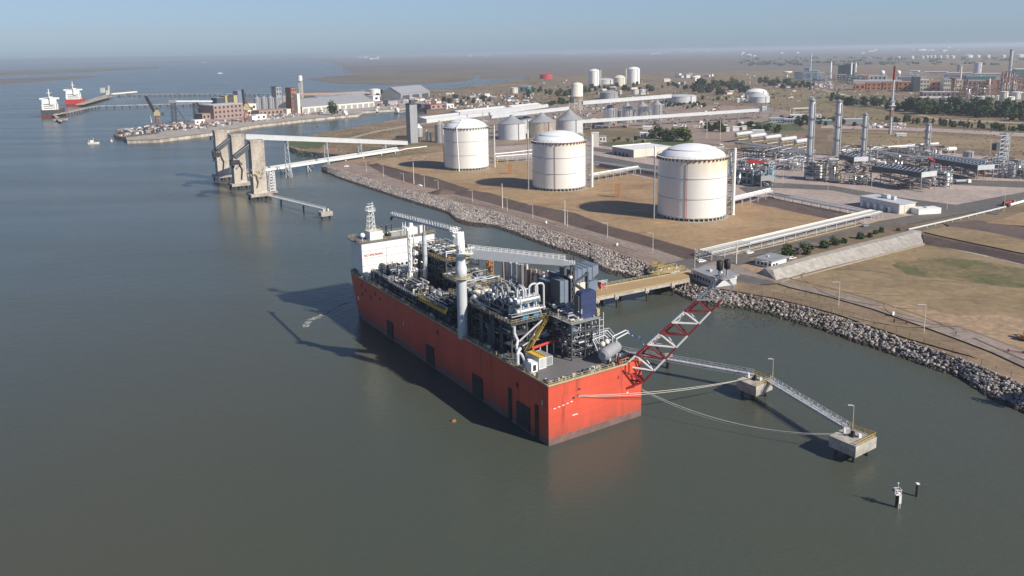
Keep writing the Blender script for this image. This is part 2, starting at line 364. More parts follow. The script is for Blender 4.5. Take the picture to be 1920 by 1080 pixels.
# far flats and hills
sheet('tidal_flat', [(575,148),(600,152),(640,156),(720,158),(800,157),(870,153),(885,147),(900,139),(870,133),(800,131),(740,132),(690,136),(640,142)], .6, 'mud', 25, 120, zb=-.5)
sheet('marsh', [(560,106),(600,113),(640,122),(655,138),(700,137),(760,133),(850,133),(905,139),(900,148),(985,146),(1010,146),(1100,144),(1280,140),(1600,128),(2600,112),(2600,75.5),(1920,85),(960,99.6),(700,103.8)], 1.0, 'marsh', 30, 400, zb=-.5)
sheet('tidal_flat', [(-60,150),(60,146),(170,142),(180,145),(90,152),(-60,160)], .4, 'mud', 20, 150, zb=-.5)
sheet('tidal_flat', [(-60,136),(120,129),(290,125),(300,128),(150,136),(-60,145)], .4, 'mud', 20, 200, zb=-.5)
hb = MB(); N = 120; vs = []; rr = random.Random(3)
for i in range(N + 1):
    a = R(126 - 86 * i / N); d = 19000 + 1500 * math.sin(i * .31); h = (8 + 14 * i / N + rr.uniform(0, 10)) * min(1, .35 + i / 30)
    vs += [(d * math.cos(a), d * math.sin(a), -1), ((d + 300) * math.cos(a), (d + 300) * math.sin(a), h), ((d + 3000) * math.cos(a), (d + 3000) * math.sin(a), -1)]
fs = []
for i in range(N): fs += [(3 * i, 3 * i + 3, 3 * i + 4, 3 * i + 1), (3 * i + 1, 3 * i + 4, 3 * i + 5, 3 * i + 2)]
hb.add(vs, fs); struct(hb.build('far_hills', 'marsh'))

mk('wheeltrack', (.27, .21, .135), var=.25, scale=.3)
# ground patches, back to front
patch('grass_plain', 'grass', [(1380,160),(1420,168),(1500,166),(1560,176),(1620,196),(1720,222),(1920,228),(2300,240),(2300,262),(1920,250),(1700,232),(1560,222),(1440,213),(1350,205),(1300,196),(1310,186),(1360,180),(1372,170)], 5, 30)
patch('grass_plain', 'scrub', [(1000,160),(1380,150),(1420,168),(1370,180),(1300,190),(1180,192),(1000,190),(850,200),(800,195),(870,170)], 8, 40)
patch('grass_plain', 'brown', [(1290,187),(1420,190),(1560,208),(1540,222),(1440,214),(1330,205),(1250,200)], 4, 25)
patch('grass_plain', 'grass', [(1340,134),(1480,134),(1480,152),(1420,156),(1350,150)], 10, 60)
patch('grass_plain', 'brown', [(1500,148),(1700,142),(1920,138),(2300,130),(2300,118),(1920,120),(1600,126),(1480,132)], 10, 80)
patch('quay_apron', 'concrete', [(766,200),(745,204),(700,207),(680,208),(672,214),(625,218),(560,225),(480,234),(400,248),(300,261),(238,263),(236,258),(300,250),(400,238),(480,226),(560,216),(640,207),(700,199),(766,194)])
patch('quay_yard', 'pink', [(300,250),(400,238),(480,226),(560,216),(640,207),(700,199),(800,194),(800,186),(700,188),(560,198),(480,206),(420,214),(396,222),(330,236),(290,244)])
patch('quay_kerb', 'sand', [(672,214),(625,218),(560,225),(480,234),(400,248),(300,261),(300,259.2),(400,246.4),(480,232.6),(560,223.6),(625,216.8),(672,213)])
patch('scrub_ground', 'scrub', [(534,264),(560,258),(600,250),(700,232),(800,214),(862,208),(862,250),(835,290),(700,306),(628,312),(645,297),(640,290),(600,287),(565,283),(545,276)], 1.5, 8)
patch('grass_verge', 'lawn', [(536,266),(575,262),(610,265),(600,278),(565,279),(545,273)], 1.5, 5)
patch('sand_track', 'sand', [(640,262),(700,246),(780,232),(862,222),(862,224),(780,235),(702,249),(642,265)], .5, 10)
patch('gravel_yard', 'gravel', [(860,205),(1100,190),(1430,200),(1560,222),(1530,240),(1500,262),(1400,275),(1240,262),(1200,240),(1100,235),(1000,240),(930,300),(870,260)], 2, 20)
patch('gravel_yard', 'brown', [(1380,240),(1530,228),(1560,222),(1700,232),(1920,250),(2300,272),(2300,330),(1920,300),(1760,285),(1700,288),(1560,290),(1380,285)], 1.5, 15)
patch('lawn', 'lawn', [(1418,228),(1500,236),(1510,244),(1440,246),(1400,238)], 1, 8)
patch('lawn', 'lawn', [(1130,268),(1240,262),(1300,262),(1300,270),(1130,278)], 1, 8)
patch('dirt_road', 'pink', [(1540,240),(1640,243),(1760,247),(1920,256),(2300,276),(2300,270),(1920,250),(1760,241),(1640,237),(1540,234)], .6, 10)
patch('dirt_road', 'sand', [(1500,160),(1580,178),(1640,196),(1760,226),(1920,232),(1920,229.5),(1762,223),(1642,193),(1582,176),(1504,158)], .4, 10)
patch('grass_plain', 'field', [(1560,244),(1680,248),(1920,264),(2300,286),(2300,310),(1920,284),(1760,276),(1600,272),(1550,262)], 1, 12)
patch('pink_gravel', 'pink', [(1100,262),(1240,300),(1380,285),(1560,290),(1700,288),(1760,285),(1920,300),(2300,330),(2300,400),(1920,362),(1800,388),(1620,420),(1530,400),(1380,380),(1240,340),(930,300),(930,275)], .6, 12)
patch('plant_road', 'asphalt', [(1385,352),(1440,342),(1560,348),(1700,372),(1880,395),(1870,402),(1700,384),(1560,357),(1450,352),(1400,362)])
patch('plant_road', 'asphalt', [(1770,336),(1920,340),(2300,370),(2300,380),(1920,352),(1780,346)])
patch('plant_road', 'asphalt', [(1110,276),(1240,292),(1240,298),(1110,283)])
patch('plant_road', 'track', [(1110,268),(1240,283),(1240,287),(1110,271)])
patch('plant_road', 'asphalt', [(1110,290),(1240,312),(1240,322),(1110,302)])
# tank plot
patch('tank_plot', 'tan', [(712,311),(760,323),(821,336),(881,359),(915,361),(977,380),(1015,387),(1077,399),(1140,424),(1190,436),(1303,469),(1420,447),(1560,412),(1430,385),(1380,372),(1240,340),(1110,310),(930,298),(830,292),(760,300)])
patch('tank_plot', 'tanpath', [(690,306),(712,311),(745,318),(760,310),(830,296),(900,290),(930,298),(930,287),(830,284),(740,295)], .4, 8)
# shore road
patch('shore_gravel', 'gravel', [(x, interp(SH_TOP, x) - 1) for x in range(610, 1290, 20)] + [(1300,492),(1220,464),(1140,442),(1065,421),(1000,403),(915,380),(840,358),(790,350),(731,332),(690,311),(640,306)])
patch('shore_road', 'road', [(632,309),(700,329),(780,349),(860,372),(940,393),(1020,417),(1100,441),(1170,461),(1230,482),(1280,500),(1306,494),(1240,472),(1140,444),(1060,424),(980,401),(900,380),(820,360),(760,343),(700,324),(650,309)])
for k, (a, b) in enumerate(((6, .7), (10.5, .7), (15, .6))):
    patch('rail_track', 'track', [(x, interp(SH_TOP, x) - a) for x in range(850, 1260, 20)] + [(x, interp(SH_TOP, x) - a - b) for x in range(1250, 840, -20)])
patch('cross_road', 'asphalt', [(1215,500),(1300,484),(1380,477),(1500,452),(1605,430),(1704,405),(1802,382),(1920,360),(2300,300),(2300,345),(1920,377),(1858,391),(1704,420),(1619,437),(1500,462),(1405,482),(1420,508),(1480,530),(1400,535),(1330,520),(1290,512),(1240,520)])
patch('shore_road', 'road', [(1310,500),(1380,512),(1440,525),(1480,538),(1560,557),(1640,580),(1720,608),(1800,637),(1860,660),(1925,690),(2300,850),(2300,800),(1925,660),(1860,634),(1760,600),(1640,562),(1560,541),(1480,522),(1400,500),(1340,490)])
patch('bare_ground', 'land', [(1330,522),(1420,533),(1500,556),(1600,588),(1700,618),(1800,655),(1840,672),(1700,634),(1560,586),(1450,558),(1350,541)], .3, 6)
patch('verge', 'brown', [(1475,468),(1590,440),(1690,420),(1728,424),(1735,440),(1640,462),(1560,482),(1480,500),(1460,492)], .5, 6)
patch('verge', 'tanpath', [(1385,497),(1470,486),(1480,500),(1455,527),(1420,515)], .4, 6)
# sports-like dry field
patch('dry_field', 'field', [(1462,530),(1600,494),(1736,459),(1830,475),(1925,497),(2300,590),(2300,800),(1925,660),(1800,612),(1640,566),(1490,532)], .3, 8)
patch('dry_field', 'fieldgreen', [(1672,498),(1720,484),(1780,482),(1860,492),(1925,505),(1960,530),(1900,540),(1820,530),(1760,520),(1700,514)], 2.5, 5)
patch('bare_patch', 'tanpath', [(1640,575),(1690,566),(1740,578),(1800,592),(1880,590),(1925,600),(2300,760),(2300,800),(1925,655),(1850,630),(1790,612),(1700,592)], 1.2, 4)
patch('dry_field', 'field', [(1725,433),(1800,421),(1925,438),(2300,520),(2300,560),(1925,476),(1800,450)], .4, 8)
patch('bitumen_strip', 'bank', [(1770,418),(1830,413),(1925,426),(2300,490),(2300,530),(1925,450),(1850,434),(1780,424)])
patch('tan_strip', 'tan', [(1850,418),(1925,396),(2300,330),(2300,480),(1925,424)], .3, 8)
patch('bank_top', 'concrete', [(1740,455),(1812,470),(1925,496),(1925,498.5),(1810,472.5),(1738,457)])

for k, (cx_, cy_, r0, a0, a1) in enumerate(((1655, 528, 17, 1.9, 3.6), (1655, 528, 19.5, 2.0, 3.7), (1640, 525, 29, 2.2, 4.9), (1700, 540, 36, 3.0, 4.6), (1770, 560, 30, .6, 2.4), (1780, 585, 22, 2.5, 4.5), (1700, 580, 26, 3.5, 5.6), (1600, 530, 24, .5, 1.6))):
    c = W(cx_, cy_); _z[0] += .008; P_ = []
    for s_ in (-.32, .32):
        L_ = [(c.x + (r0 + s_) * math.cos(a0 + (a1 - a0) * i / 24), c.y + (r0 + s_) * .8 * math.sin(a0 + (a1 - a0) * i / 24)) for i in range(25)]; P_ += L_ if s_ < 0 else L_[::-1]
    struct(MB().prism(P_, _z[0], _z[0]).build('wheel_track', 'wheeltrack'))
def dike(name, foot, crest, m, z0=LZ + .03, z1=6.6, back=None):
    b = MB(); n = len(foot); A = [W(x, y, z0) for x, y in foot]; B = [W(x, y, z1) for x, y in crest]
    C = []
    for i in range(n):
        d = (B[i] - A[i]); d.z = 0; C.append(B[i] + d.normalized() * 1.5)
    D = []
    for i in range(n):
        d = (B[i] - A[i]); d.z = 0; d = d.normalized() * (1.5 + 4); D.append(Vector((B[i].x + d.x, B[i].y + d.y, z0)))
    vs = A + B + C + D; fs = []
    for k in range(3):
        for i in range(n - 1): fs.append((k * n + i, k * n + i + 1, (k + 1) * n + i + 1, (k + 1) * n + i))
    b.add(vs, fs); return struct(b.build(name, m))
dike('embankment', [(690,310),(731,331),(787,349),(862,369),(915,381),(1000,403),(1065,421),(1140,442),(1215,462),(1302,491)],
     [(705,306),(759,321),(815,334),(881,356),(915,363),(977,380),(1077,400),(1140,424),(1190,437),(1303,470)], 'bank', z1=6.0)
dike('embankment', [(1303,491),(1380,474),(1480,450),(1570,428),(1640,411)], [(1306,470),(1370,456),(1460,436),(1550,415),(1600,403)], 'concrete', z1=5.6)
dike('embankment', [(1396,382),(1470,395),(1560,413),(1590,412)], [(1440,368),(1480,381),(1570,402),(1600,402)], 'bank', z1=5.2)
dike('embankment', [(1110,318),(1160,322),(1240,339)], [(1125,308),(1170,311),(1240,327)], 'bank', z1=5.2)
# the concrete slope faces the dry field
o = MB(); A = [W(x, y, LZ + .2) for x, y in ((1456,527),(1545,503),(1640,480),(1732,459))]; B = [W(x, y, 7.2) for x, y in ((1449,506),(1545,479),(1640,455),(1727,433))]
C = [p + Vector((-2.5, 3, 0)) for p in B]; D = [Vector((p.x - 5, p.y + 6, LZ)) for p in B]; E_ = [Vector((A[0].x - 3, A[0].y - 1, LZ)), Vector((A[3].x + 2, A[3].y + 2, LZ))]
vs = A + B + C + D; fs = [(k * 4 + i, k * 4 + i + 1, k * 4 + i + 5, k * 4 + i + 4) for k in range(3) for i in range(3)] + [(0, 4, 8, 12), (3, 7, 11, 15)]
o.add(vs, fs); struct(o.build('concrete_slope', 'slab'))
o = MB(); A = [W(x, y, LZ + .05) for x, y in ((1734,460),(1830,478),(1925,501),(2100,545))]; B = [W(x, y, 6.6) for x, y in ((1730,441),(1830,461),(1925,481),(2100,522))]
C = [p + Vector((1, 3, 0)) for p in B]; D = [Vector((p.x + 3, p.y + 9, LZ)) for p in B]
vs = A + B + C + D; o.add(vs, [(k * 4 + i, k * 4 + i + 1, k * 4 + i + 5, k * 4 + i + 4) for k in range(3) for i in range(3)] + [(0, 4, 8, 12)]); struct(o.build('embankment', 'bank'))
# long low kerbs and walls
def lowwall(name, pts, m, h, t, label=None, cat='wall'):
    b = MB(); P = [W(x, y, LZ) for x, y in pts]
    for a, c in zip(P, P[1:]): b.bar(a + Vector((0, 0, h / 2)), c + Vector((0, 0, h / 2)), t, h)
    o = b.build(name, m)
    return tag(o, label, cat) if label else struct(o)
lowwall('kerb', [(1303,494),(1400,473),(1500,449),(1600,425),(1680,407)], 'sand', .3, .8)
lowwall('kerb', [(1736,458),(1600,493),(1480,525),(1462,531),(1490,536)], 'sand', .5, .9)
lowwall('kerb', [(1480,524),(1560,543),(1640,565),(1725,594),(1790,620)], 'track', .5, .7)
lowwall('kerb', [(1825,636),(1880,660),(1935,684)], 'track', .5, .7)
lowwall('kerb', [(1330,518),(1380,530),(1440,545),(1500,562)], 'track', .4, .7)

# rock armour
slope = MB(); xs = list(range(603, 2300, 16)); A = [W(x, interp(SH_LOW, x), 0) for x in xs]; B = [W(x, interp(SH_TOP, x), LZ + .02) for x in xs]
A = [a + (a - b).normalized() * 2 - Vector((0, 0, .8)) for a, b in zip(A, B)]
n = len(xs); slope.add(A + B, [(i, i + 1, n + i + 1, n + i) for i in range(n - 1)]); struct(slope.build('shore_slope', 'track'))
ICO = []
for t in range(6):
    r2 = random.Random(t + 50); g = (1 + 5 ** .5) / 2
    V = [(-1, g, 0), (1, g, 0), (-1, -g, 0), (1, -g, 0), (0, -1, g), (0, 1, g), (0, -1, -g), (0, 1, -g), (g, 0, -1), (g, 0, 1), (-g, 0, -1), (-g, 0, 1)]
    ICO.append([Vector(v).normalized() * r2.uniform(.7, 1.2) for v in V])
ICF = [(0, 11, 5), (0, 5, 1), (0, 1, 7), (0, 7, 10), (0, 10, 11), (1, 5, 9), (5, 11, 4), (11, 10, 2), (10, 7, 6), (7, 1, 8), (3, 9, 4), (3, 4, 2), (3, 2, 6), (3, 6, 8), (3, 8, 9), (4, 9, 5), (2, 4, 11), (6, 2, 10), (8, 6, 7), (9, 8, 1)]
def rocks(strips, per, s0, s1, seed=1, wet=.17):
    rk = MB(); r3 = random.Random(seed)
    for (a0, b0, a1, b1) in strips:
        L = (a1 - a0).length; wd = (b0 - a0).length; k = L * wd * per; k = int(k) + (r3.random() < k % 1)
        for _ in range(k):
            u = r3.random(); t = r3.random(); lo = a0.lerp(a1, u); hi = b0.lerp(b1, u); c = lo.lerp(hi, t * 1.04 - .03)
            s = r3.uniform(s0, s1) * (1.1 - .3 * t); V = r3.choice(ICO); q = Matrix.Rotation(r3.uniform(0, 6.28), 3, 'Z') @ Matrix.Rotation(r3.uniform(0, 6.28), 3, 'X')
            sx, sy, sz = s * r3.uniform(.8, 1.3), s, s * r3.uniform(.6, .95)
            vv = []
            for v in V:
                e = q @ v; vv.append((c.x + e.x * sx, c.y + e.y * sy, c.z + e.z * sz + .15))
            rk.add(vv, ICF, 1 if t < wet else (2 if r3.random() < .35 else 0))
    return rk
st = []
for x in range(603, 2000, 12):
    st.append((W(x, interp(SH_LOW, x), -.1), W(x, interp(SH_TOP, x), LZ), W(x + 12, interp(SH_LOW, x + 12), -.1), W(x + 12, interp(SH_TOP, x + 12), LZ)))
mk('rock2', (.44, .395, .36), var=.3, scale=.4, rough=.9)
o = rocks(st, 1.7, .28, .8).build('rock_armour', ['rock', 'wetrock', 'rock2'])
tag(o, 'pinkish grey boulders piled along the shore below the perimeter road', 'rocks')['kind'] = 'stuff'

# ================================================================ THE GAS BARGE (x across, y towards the bow, z up)
BO = W(1029, 837, 0); BR = R(32.6)
barge = thing('gas_barge', 'long red gas barge, its deck crowded with pipework behind a white deckhouse', 'barge', BO, BR)
BX = Vector((math.cos(BR), math.sin(BR), 0)); BY = Vector((-math.sin(BR), math.cos(BR), 0))
def BW(x, y, z): return BO + BX * x + BY * y + Vector((0, 0, z))
def BL(px_, py_, z):
    d = W(px_, py_, z) - BO; return d.dot(BX), d.dot(BY)
def sub(name, mb, mats, parent): return mb.build(name, mats, parent)
DZ = 16.3; LB = 139.0; WB = 31.4
# hull: loft of outlines (waterline to deck), raked bow
def outline(z):
    t = z / DZ; k = LB - 7 * (1 - t) ** 1.3; c = 1.2
    return [(0, 0), (WB, 0), (WB, k - 9), (WB - 1.2, k - 3), (WB - 5, k), (5, k), (.9, k - 3.5), (0, k - 9)]
h = MB(); zs = [-1, 1.9, 1.92, 5, 9, 13, DZ - .02]; vs = []
for z in zs: vs += [(x, y, z) for x, y in outline(max(0, z))]
for k in range(len(zs) - 1):
    h.add(vs, [(k * 8 + i, k * 8 + (i + 1) % 8, (k + 1) * 8 + (i + 1) % 8, (k + 1) * 8 + i) for i in range(8)], 1 if k < 1 else 0)
hull = h.build('hull', ['hullred', 'antifoul'], barge)
dk = MB(); dk.prism(outline(DZ), DZ - .3, DZ, 0, bottom=True)
pts = outline(DZ)
for a, b in zip(pts, pts[1:] + pts[:1]): dk.bar((a[0], a[1], DZ + .15), (b[0], b[1], DZ + .15), .35, .4, m=1)
dk.build('deck', ['deck', 'palegold'], barge)
f = MB()
for y, wd, zt in ((8.5, 6.2, 7.2), (33, 5.6, 7.0), (63.5, 5.2, 7.0), (95, 4.6, 6.6)): f.bx(-.35, -.02, y, y + wd, .6, zt).cut()
for y in (4.6, 17.5): f.bx(-.4, -.02, y, y + 1.2, .3, 9.5).cut()
f.build('fender_panel', 'black', hull)
f = MB()
for y, z in ((105, 12), (109, 13), (113, 10.5), (118, 12), (122, 13.2), (121.5, 9.8), (60, 12.5), (14, 11)): f.bx(-.06, .1, y, y + 1.1, z, z + 1.3).cut()
for x, z in ((9.2, 11.3), (9.4, 13.0), (7.6, 11.0)): f.bx(x, x + .8, -.06, .1, z, z + .5).cut()
f.build('hull_opening', 'black', hull)
f = MB()
for i in range(5): f.bx(1.6 + i * 1.35, 2.3 + i * 1.35, -.07, .1, 9.75 + i * .14, 9.95 + i * .14).cut()
f.bx(7.6, 9.3, -.07, .1, 6.4, 6.62).cut().bx(26, 26.6, -.07, .1, 8.0, 8.3).cut().bx(-.05, .1, 86, 86.3, 8, 9.6).cut().bx(-.05, .1, 2.6, 2.9, 10.3, 11.6).cut(); f.bx(-.05, .1, 126, 127, 7, 8.4)
f.build('hull_marking', 'white', hull)
f = MB(); f.rail([(.3, 20, DZ), (.3, 132, DZ)], 1.1, 2.5, .05); f.rail([(.4, .5, DZ), (.3, 20, DZ)], 1.1, 2, .05); f.rail([(.5, .4, DZ), (22, .4, DZ)], 1.1, 2, .05)
f.rail([(WB - .3, 2, DZ), (WB - .3, 128, DZ)], 1.1, 2.5, .05); f.rail([(.9, LB - 4, DZ), (5, LB - .5, DZ), (WB - 5, LB - .5, DZ)], 1.1, 2, .05)
f.build('deck_railing', 'palegold', barge)
# clutter along the bulwark
f = MB(); rr = random.Random(21)
for i in range(70):
    y = rr.uniform(1, 46) if i < 34 else rr.uniform(48, 128); f.box(rr.uniform(.7, 1.6), y, DZ, rr.uniform(.3, .9), rr.uniform(.3, 1.2), rr.uniform(.3, 1.2), rr.uniform(0, .5), rr.choice([0, 1, 2, 3]))
for i in range(34): f.box(rr.uniform(1, 20), rr.uniform(.8, 2.2), DZ, rr.uniform(.3, 1), rr.uniform(.3, .9), rr.uniform(.3, 1.1), rr.uniform(0, 1), rr.choice([0, 1, 2, 3]))
for x in (3, 5, 13.5, 15.5, 20): f.tube((x, 1.2, DZ), (x, 1.2, DZ + 1.0), .3, 8, m=3)
f.build('mooring_fitting', ['cream', 'lgrey', 'palegold', 'dgrey'], barge)['kind'] = 'stuff'

# accommodation block
ab = MB(); ab.bx(.4, WB - .4, 121.5, 132.5, DZ + 2.6, 30, 0).bx(2.2, WB - 2, 120.2, 131, DZ + .01, DZ + 2.6, 0)
for z in (21.2, 24.1, 27): ab.bx(.36, WB - .36, 121.44, 121.56, z, z + .14, 1)
for x in (10.2, 20): ab.bx(x, x + .12, 121.43, 121.55, DZ + 2.7, 29.9, 1)
ab.bx(-.6, WB + .3, 121.1, 133.2, 30, 30.25, 2)
acc = ab.build('accommodation_block', ['white', 'grey', 'deck'], barge)
f = MB().bx(5, 10.2, 124, 129.5, 30.26, 33.4, 0).cut().bx(20.5, 25, 124, 129, 30.26, 32.8, 0); f.build('roof_house', 'white', acc)
f = MB().rail([(-.4, 121.3, 30.25), (WB + .1, 121.3, 30.25), (WB + .1, 133, 30.25), (-.4, 133, 30.25), (-.4, 121.3, 30.25)], 1.1, 2, .05).rail([(5, 124, 33.4), (10.2, 124, 33.4), (10.2, 129.5, 33.4), (5, 129.5, 33.4), (5, 124, 33.4)], 1, 1.5, .05); f.build('roof_railing', 'palegold', acc)
f = MB(); c = (6.8, 127)
for a, b in ((-1, -1), (1, -1), (1, 1), (-1, 1)): f.bar((c[0] + a * 1.3, c[1] + b * 1.3, 33.4), (c[0] + a * .9, c[1] + b * .9, 41), .16)
for k in range(5):
    z = 33.6 + k * 1.8; w1 = 1.3 - .08 * k
    for (a, b), (a2, b2) in zip(((-1, -1), (1, -1), (1, 1), (-1, 1)), ((1, -1), (1, 1), (-1, 1), (-1, -1))):
        f.bar((c[0] + a * w1, c[1] + b * w1, z), (c[0] + a2 * w1, c[1] + b2 * w1, z), .1); f.bar((c[0] + a * w1, c[1] + b * w1, z), (c[0] + a2 * w1, c[1] + b2 * w1, z + 1.8), .1)
f.box(c[0], c[1], 41, 3, 3, .2).rail([(c[0] - 1.5, c[1] - 1.5, 41.2), (c[0] + 1.5, c[1] - 1.5, 41.2), (c[0] + 1.5, c[1] + 1.5, 41.2), (c[0] - 1.5, c[1] + 1.5, 41.2), (c[0] - 1.5, c[1] - 1.5, 41.2)], 1, 1.5, .05)
f.bar((c[0] - 1.6, c[1], 42.9), (c[0] + 1.6, c[1], 42.9), .2).tube((c[0] + .9, c[1], 41.2), (c[0] + .9, c[1], 44.6), .09, 6).bar((c[0] - 1, c[1], 43.8), (c[0] + 1.4, c[1], 43.8), .12)
f.build('radar_mast', 'white', acc)
f = MB().tube((1.3, 122.5, 30), (1.3, 122.5, 32.2), .12, 6).ball((1.3, 122.5, 33), 1.0, 12, 8); f.build('radome', 'white', acc)
f = MB()
for k, x in enumerate((11.6, 13.6, 15.8)):
    P = [(x, 128.5, 30.2), (x, 128.2, 32.5), (x - .3, 127.4, 34), (x - .6, 126.2, 35)]; f.pipe(P, .38 if k < 2 else .2, 8).cut()
f.build('exhaust_stack', 'dgrey', acc)
f = MB().box(17, 126, 30.3, 6, 3, 1.6, m=0).box(17, 126, 31.9, 6.4, .8, .25, m=1).box(15.6, 129.5, 30.3, 8, 1, .9, m=1); f.build('roof_unit', ['grey', 'cream'], acc)
f = MB()
for x, y, z in ((18.4, 123.4, 5.5), (19.6, 123.4, 5.5), (22, 125, 3), (27.5, 125, 3.4), (29, 126, 2.6)): f.tube((x, y, 30.2), (x, y, 30.2 + z), .14, 6).cut()
f.cut().bar((18.4, 123.4, 33), (19.6, 123.4, 33), .1).bar((18.4, 123.4, 34.5), (19.6, 123.4, 34.5), .1).cut().box(26.6, 124.5, 30.3, 1, 1, 2.8).cut().box(23.3, 126.5, 32.8, 1.2, 1.2, 1.5); f.build('antenna', 'white', acc)
f = MB()
for x in (7.6, 10.9, 4.6): f.bx(x, x + .8, 120.1, 120.25, DZ + .1, DZ + 2.2).cut()
for i in range(9): f.bx(12.5 + i * 1.9, 13.3 + i * 1.9, 121.36, 121.5, 19.5, 20.4).cut()
f.build('window', 'window', acc)
tc = bpy.data.curves.new('no_smoking_sign', 'FONT'); tc.body = 'NO SMOKING'; tc.size = 1.25; tc.extrude = .03; tc.align_x = 'CENTER'; tc.materials.append(MT['red'])
to = bpy.data.objects.new('tmp', tc); COL.objects.link(to); dg = bpy.context.evaluated_depsgraph_get(); me = bpy.data.meshes.new_from_object(to.evaluated_get(dg)); bpy.data.objects.remove(to)
t2 = bpy.data.objects.new('no_smoking_sign', me); link(t2, acc); t2.location = (5.0, 121.38, 24.9); t2.rotation_euler = (R(90), 0, 0); t2['label'] = 'red NO SMOKING lettering on the white deckhouse'
if not me.materials: me.materials.append(MT['red'])

# ---- generic process module: steel frame, decks, rails, pipes, vessels
def module(name, x0, x1, y0, y1, z1, levels, seed, label=None, fm='dgrey', pm='lgrey', top='palegold', npipe=26, nves=4, dens=1., decks=True, z0=DZ, railtop=True, walls=None):
    r = random.Random(seed); f = MB(); zl = [z0 + (z1 - z0) * (i + 1) / levels for i in range(levels)]
    nx = max(1, round((x1 - x0) / 5)); ny = max(1, round((y1 - y0) / 5)); X = [x0 + (x1 - x0) * i / nx for i in range(nx + 1)]; Y = [y0 + (y1 - y0) * i / ny for i in range(ny + 1)]
    for x in X:
        for y in Y:
            if x in (x0, x1) or y in (y0, y1): f.bar((x, y, z0), (x, y, z1), .38)
    for z in zl:
        for x in X: f.bar((x, y0, z), (x, y1, z), .3, .4)
        for y in Y: f.bar((x0, y, z), (x1, y, z), .3, .4)
    zz = [z0] + zl
    for k in range(levels):
        for i in range(ny):
            for x in (x0, x1):
                if r.random() < .6: f.bar((x, Y[i], zz[k]), (x, Y[i + 1], zz[k + 1]), .2)
        for i in range(nx):
            for y in (y0, y1):
                if r.random() < .6: f.bar((X[i + 1], y, zz[k]), (X[i], y, zz[k + 1]), .2)
    o = f.build(name, fm, barge)
    if label: o['label'] = label
    if decks:
        g = MB()
        for z in zl: g.bx(x0 - .3, x1 + .3, y0 - .3, y1 + .3, z + .22, z + .32, 0)
        g.build('deck_grating', 'dgrey' if top != 'rust' else 'rust', o)
        g = MB()
        for z in zl[-1:]: g.rail([(x0 - .3, y0 - .3, z + .32), (x1 + .3, y0 - .3, z + .32), (x1 + .3, y1 + .3, z + .32), (x0 - .3, y1 + .3, z + .32), (x0 - .3, y0 - .3, z + .32)], 1.1, 1.6, .05)
        if g.v: g.build('railing', top, o)
    g = MB()
    for _ in range(int(npipe * dens)):
        k = r.randrange(levels + 1); zb = ([z0] + zl)[k] + .4 + r.uniform(0, 2.6); rad = r.choice([.1, .14, .2, .3]); mm = r.choice([0, 0, 1, 1, 2])
        x, y = r.uniform(x0, x1), r.uniform(y0, y1)
        if r.random() < .5:
            y2 = r.uniform(y0, y1); P = [(x, y, zb), (x, y2, zb)]
            if r.random() < .6: P.append((x, y2, zb + r.uniform(-2, 3)))
        else:
            x2 = r.uniform(x0, x1); P = [(x, y, zb), (x2, y, zb)]
            if r.random() < .6: P = [(x, y, max(z0, zb - r.uniform(1, 3)))] + P
        g.pipe([Vector(q) for q in P], rad, 7, mm)
    g.build('piping', [pm, 'grey', 'dgrey'], o)['kind'] = 'stuff'
    g = MB()
    for _ in range(nves):
        k = r.randrange(levels + 1); zb = ([z0] + zl)[k] + .35; x, y = r.uniform(x0 + 1.5, x1 - 1.5), r.uniform(y0 + 1.5, y1 - 1.5); rad = r.uniform(.6, 1.2)
        if r.random() < .5: g.htank((x, y - 2, zb + rad + .3), (x, y + 2, zb + rad + .3), rad, 12, r.choice([0, 1])); g.box(x, y, zb, rad * 1.2, 2.5, .4, m=2)
        else: g.lathe(x, y, [(0, zb), (rad, zb + .1), (rad, zb + 3), (rad * .6, zb + 3.5), (0, zb + 3.7)], 12, r.choice([0, 1]))
        g.cut()
    g.build('vessel', ['grey', 'dgrey', 'dgrey'], o)
    g = MB()
    for _ in range(int(12 * dens)):
        k = r.randrange(levels + 1); zb = ([z0] + zl)[k] + .33; g.box(r.uniform(x0 + 1, x1 - 1), r.uniform(y0 + 1, y1 - 1), zb, r.uniform(.5, 2), r.uniform(.5, 2.2), r.uniform(.5, 2), m=r.choice([0, 1, 2, 3])).cut()
    g.build('equipment_box', ['dgrey', 'dgrey', 'grey', 'blueduct'], o)
    return o

# M1 stern liquefaction module with exchangers on top
m1 = module('process_module', 3.2, 18.5, 22, 44, 25.7, 3, 11, 'tall module with silver exchangers on its railed top deck', npipe=120, nves=7, dens=1.8)
f = MB()
for i in (1, 3, 4, 6, 8): f.bx(3.0, 3.08, 24 + i * 2.2, 25.9 + i * 2.2, DZ + .2, 24.8 - (i % 3) * 2.5).cut()
f.build('dark_side_panel', 'dgrey', m1)
def exch(x0, x1, y, z, r, parent, name='heat_exchanger'):
    g = MB(); g.tube((x0, y, z), (x1, y, z), r, 18, m=0); g.tube((x0 - .25, y, z), (x0, y, z), r * 1.18, 18, m=1); g.tube((x1, y, z), (x1 + .25, y, z), r * 1.18, 18, m=1)
    g.tube((x0 - 1.2, y, z), (x0 - .25, y, z), r * .75, 18, r2=r, m=1)
    for t in (.25, .75): g.box(x0 + (x1 - x0) * t, y, z - r - .5, .4, r * 1.6, .6, m=2)
    for t in (.2, .5, .8): g.tube((x0 + (x1 - x0) * t, y, z + r * .8), (x0 + (x1 - x0) * t, y, z + r + .7), .3, 8, m=1)
    return g.build(name, ['silver', 'lgrey', 'blue'], parent)
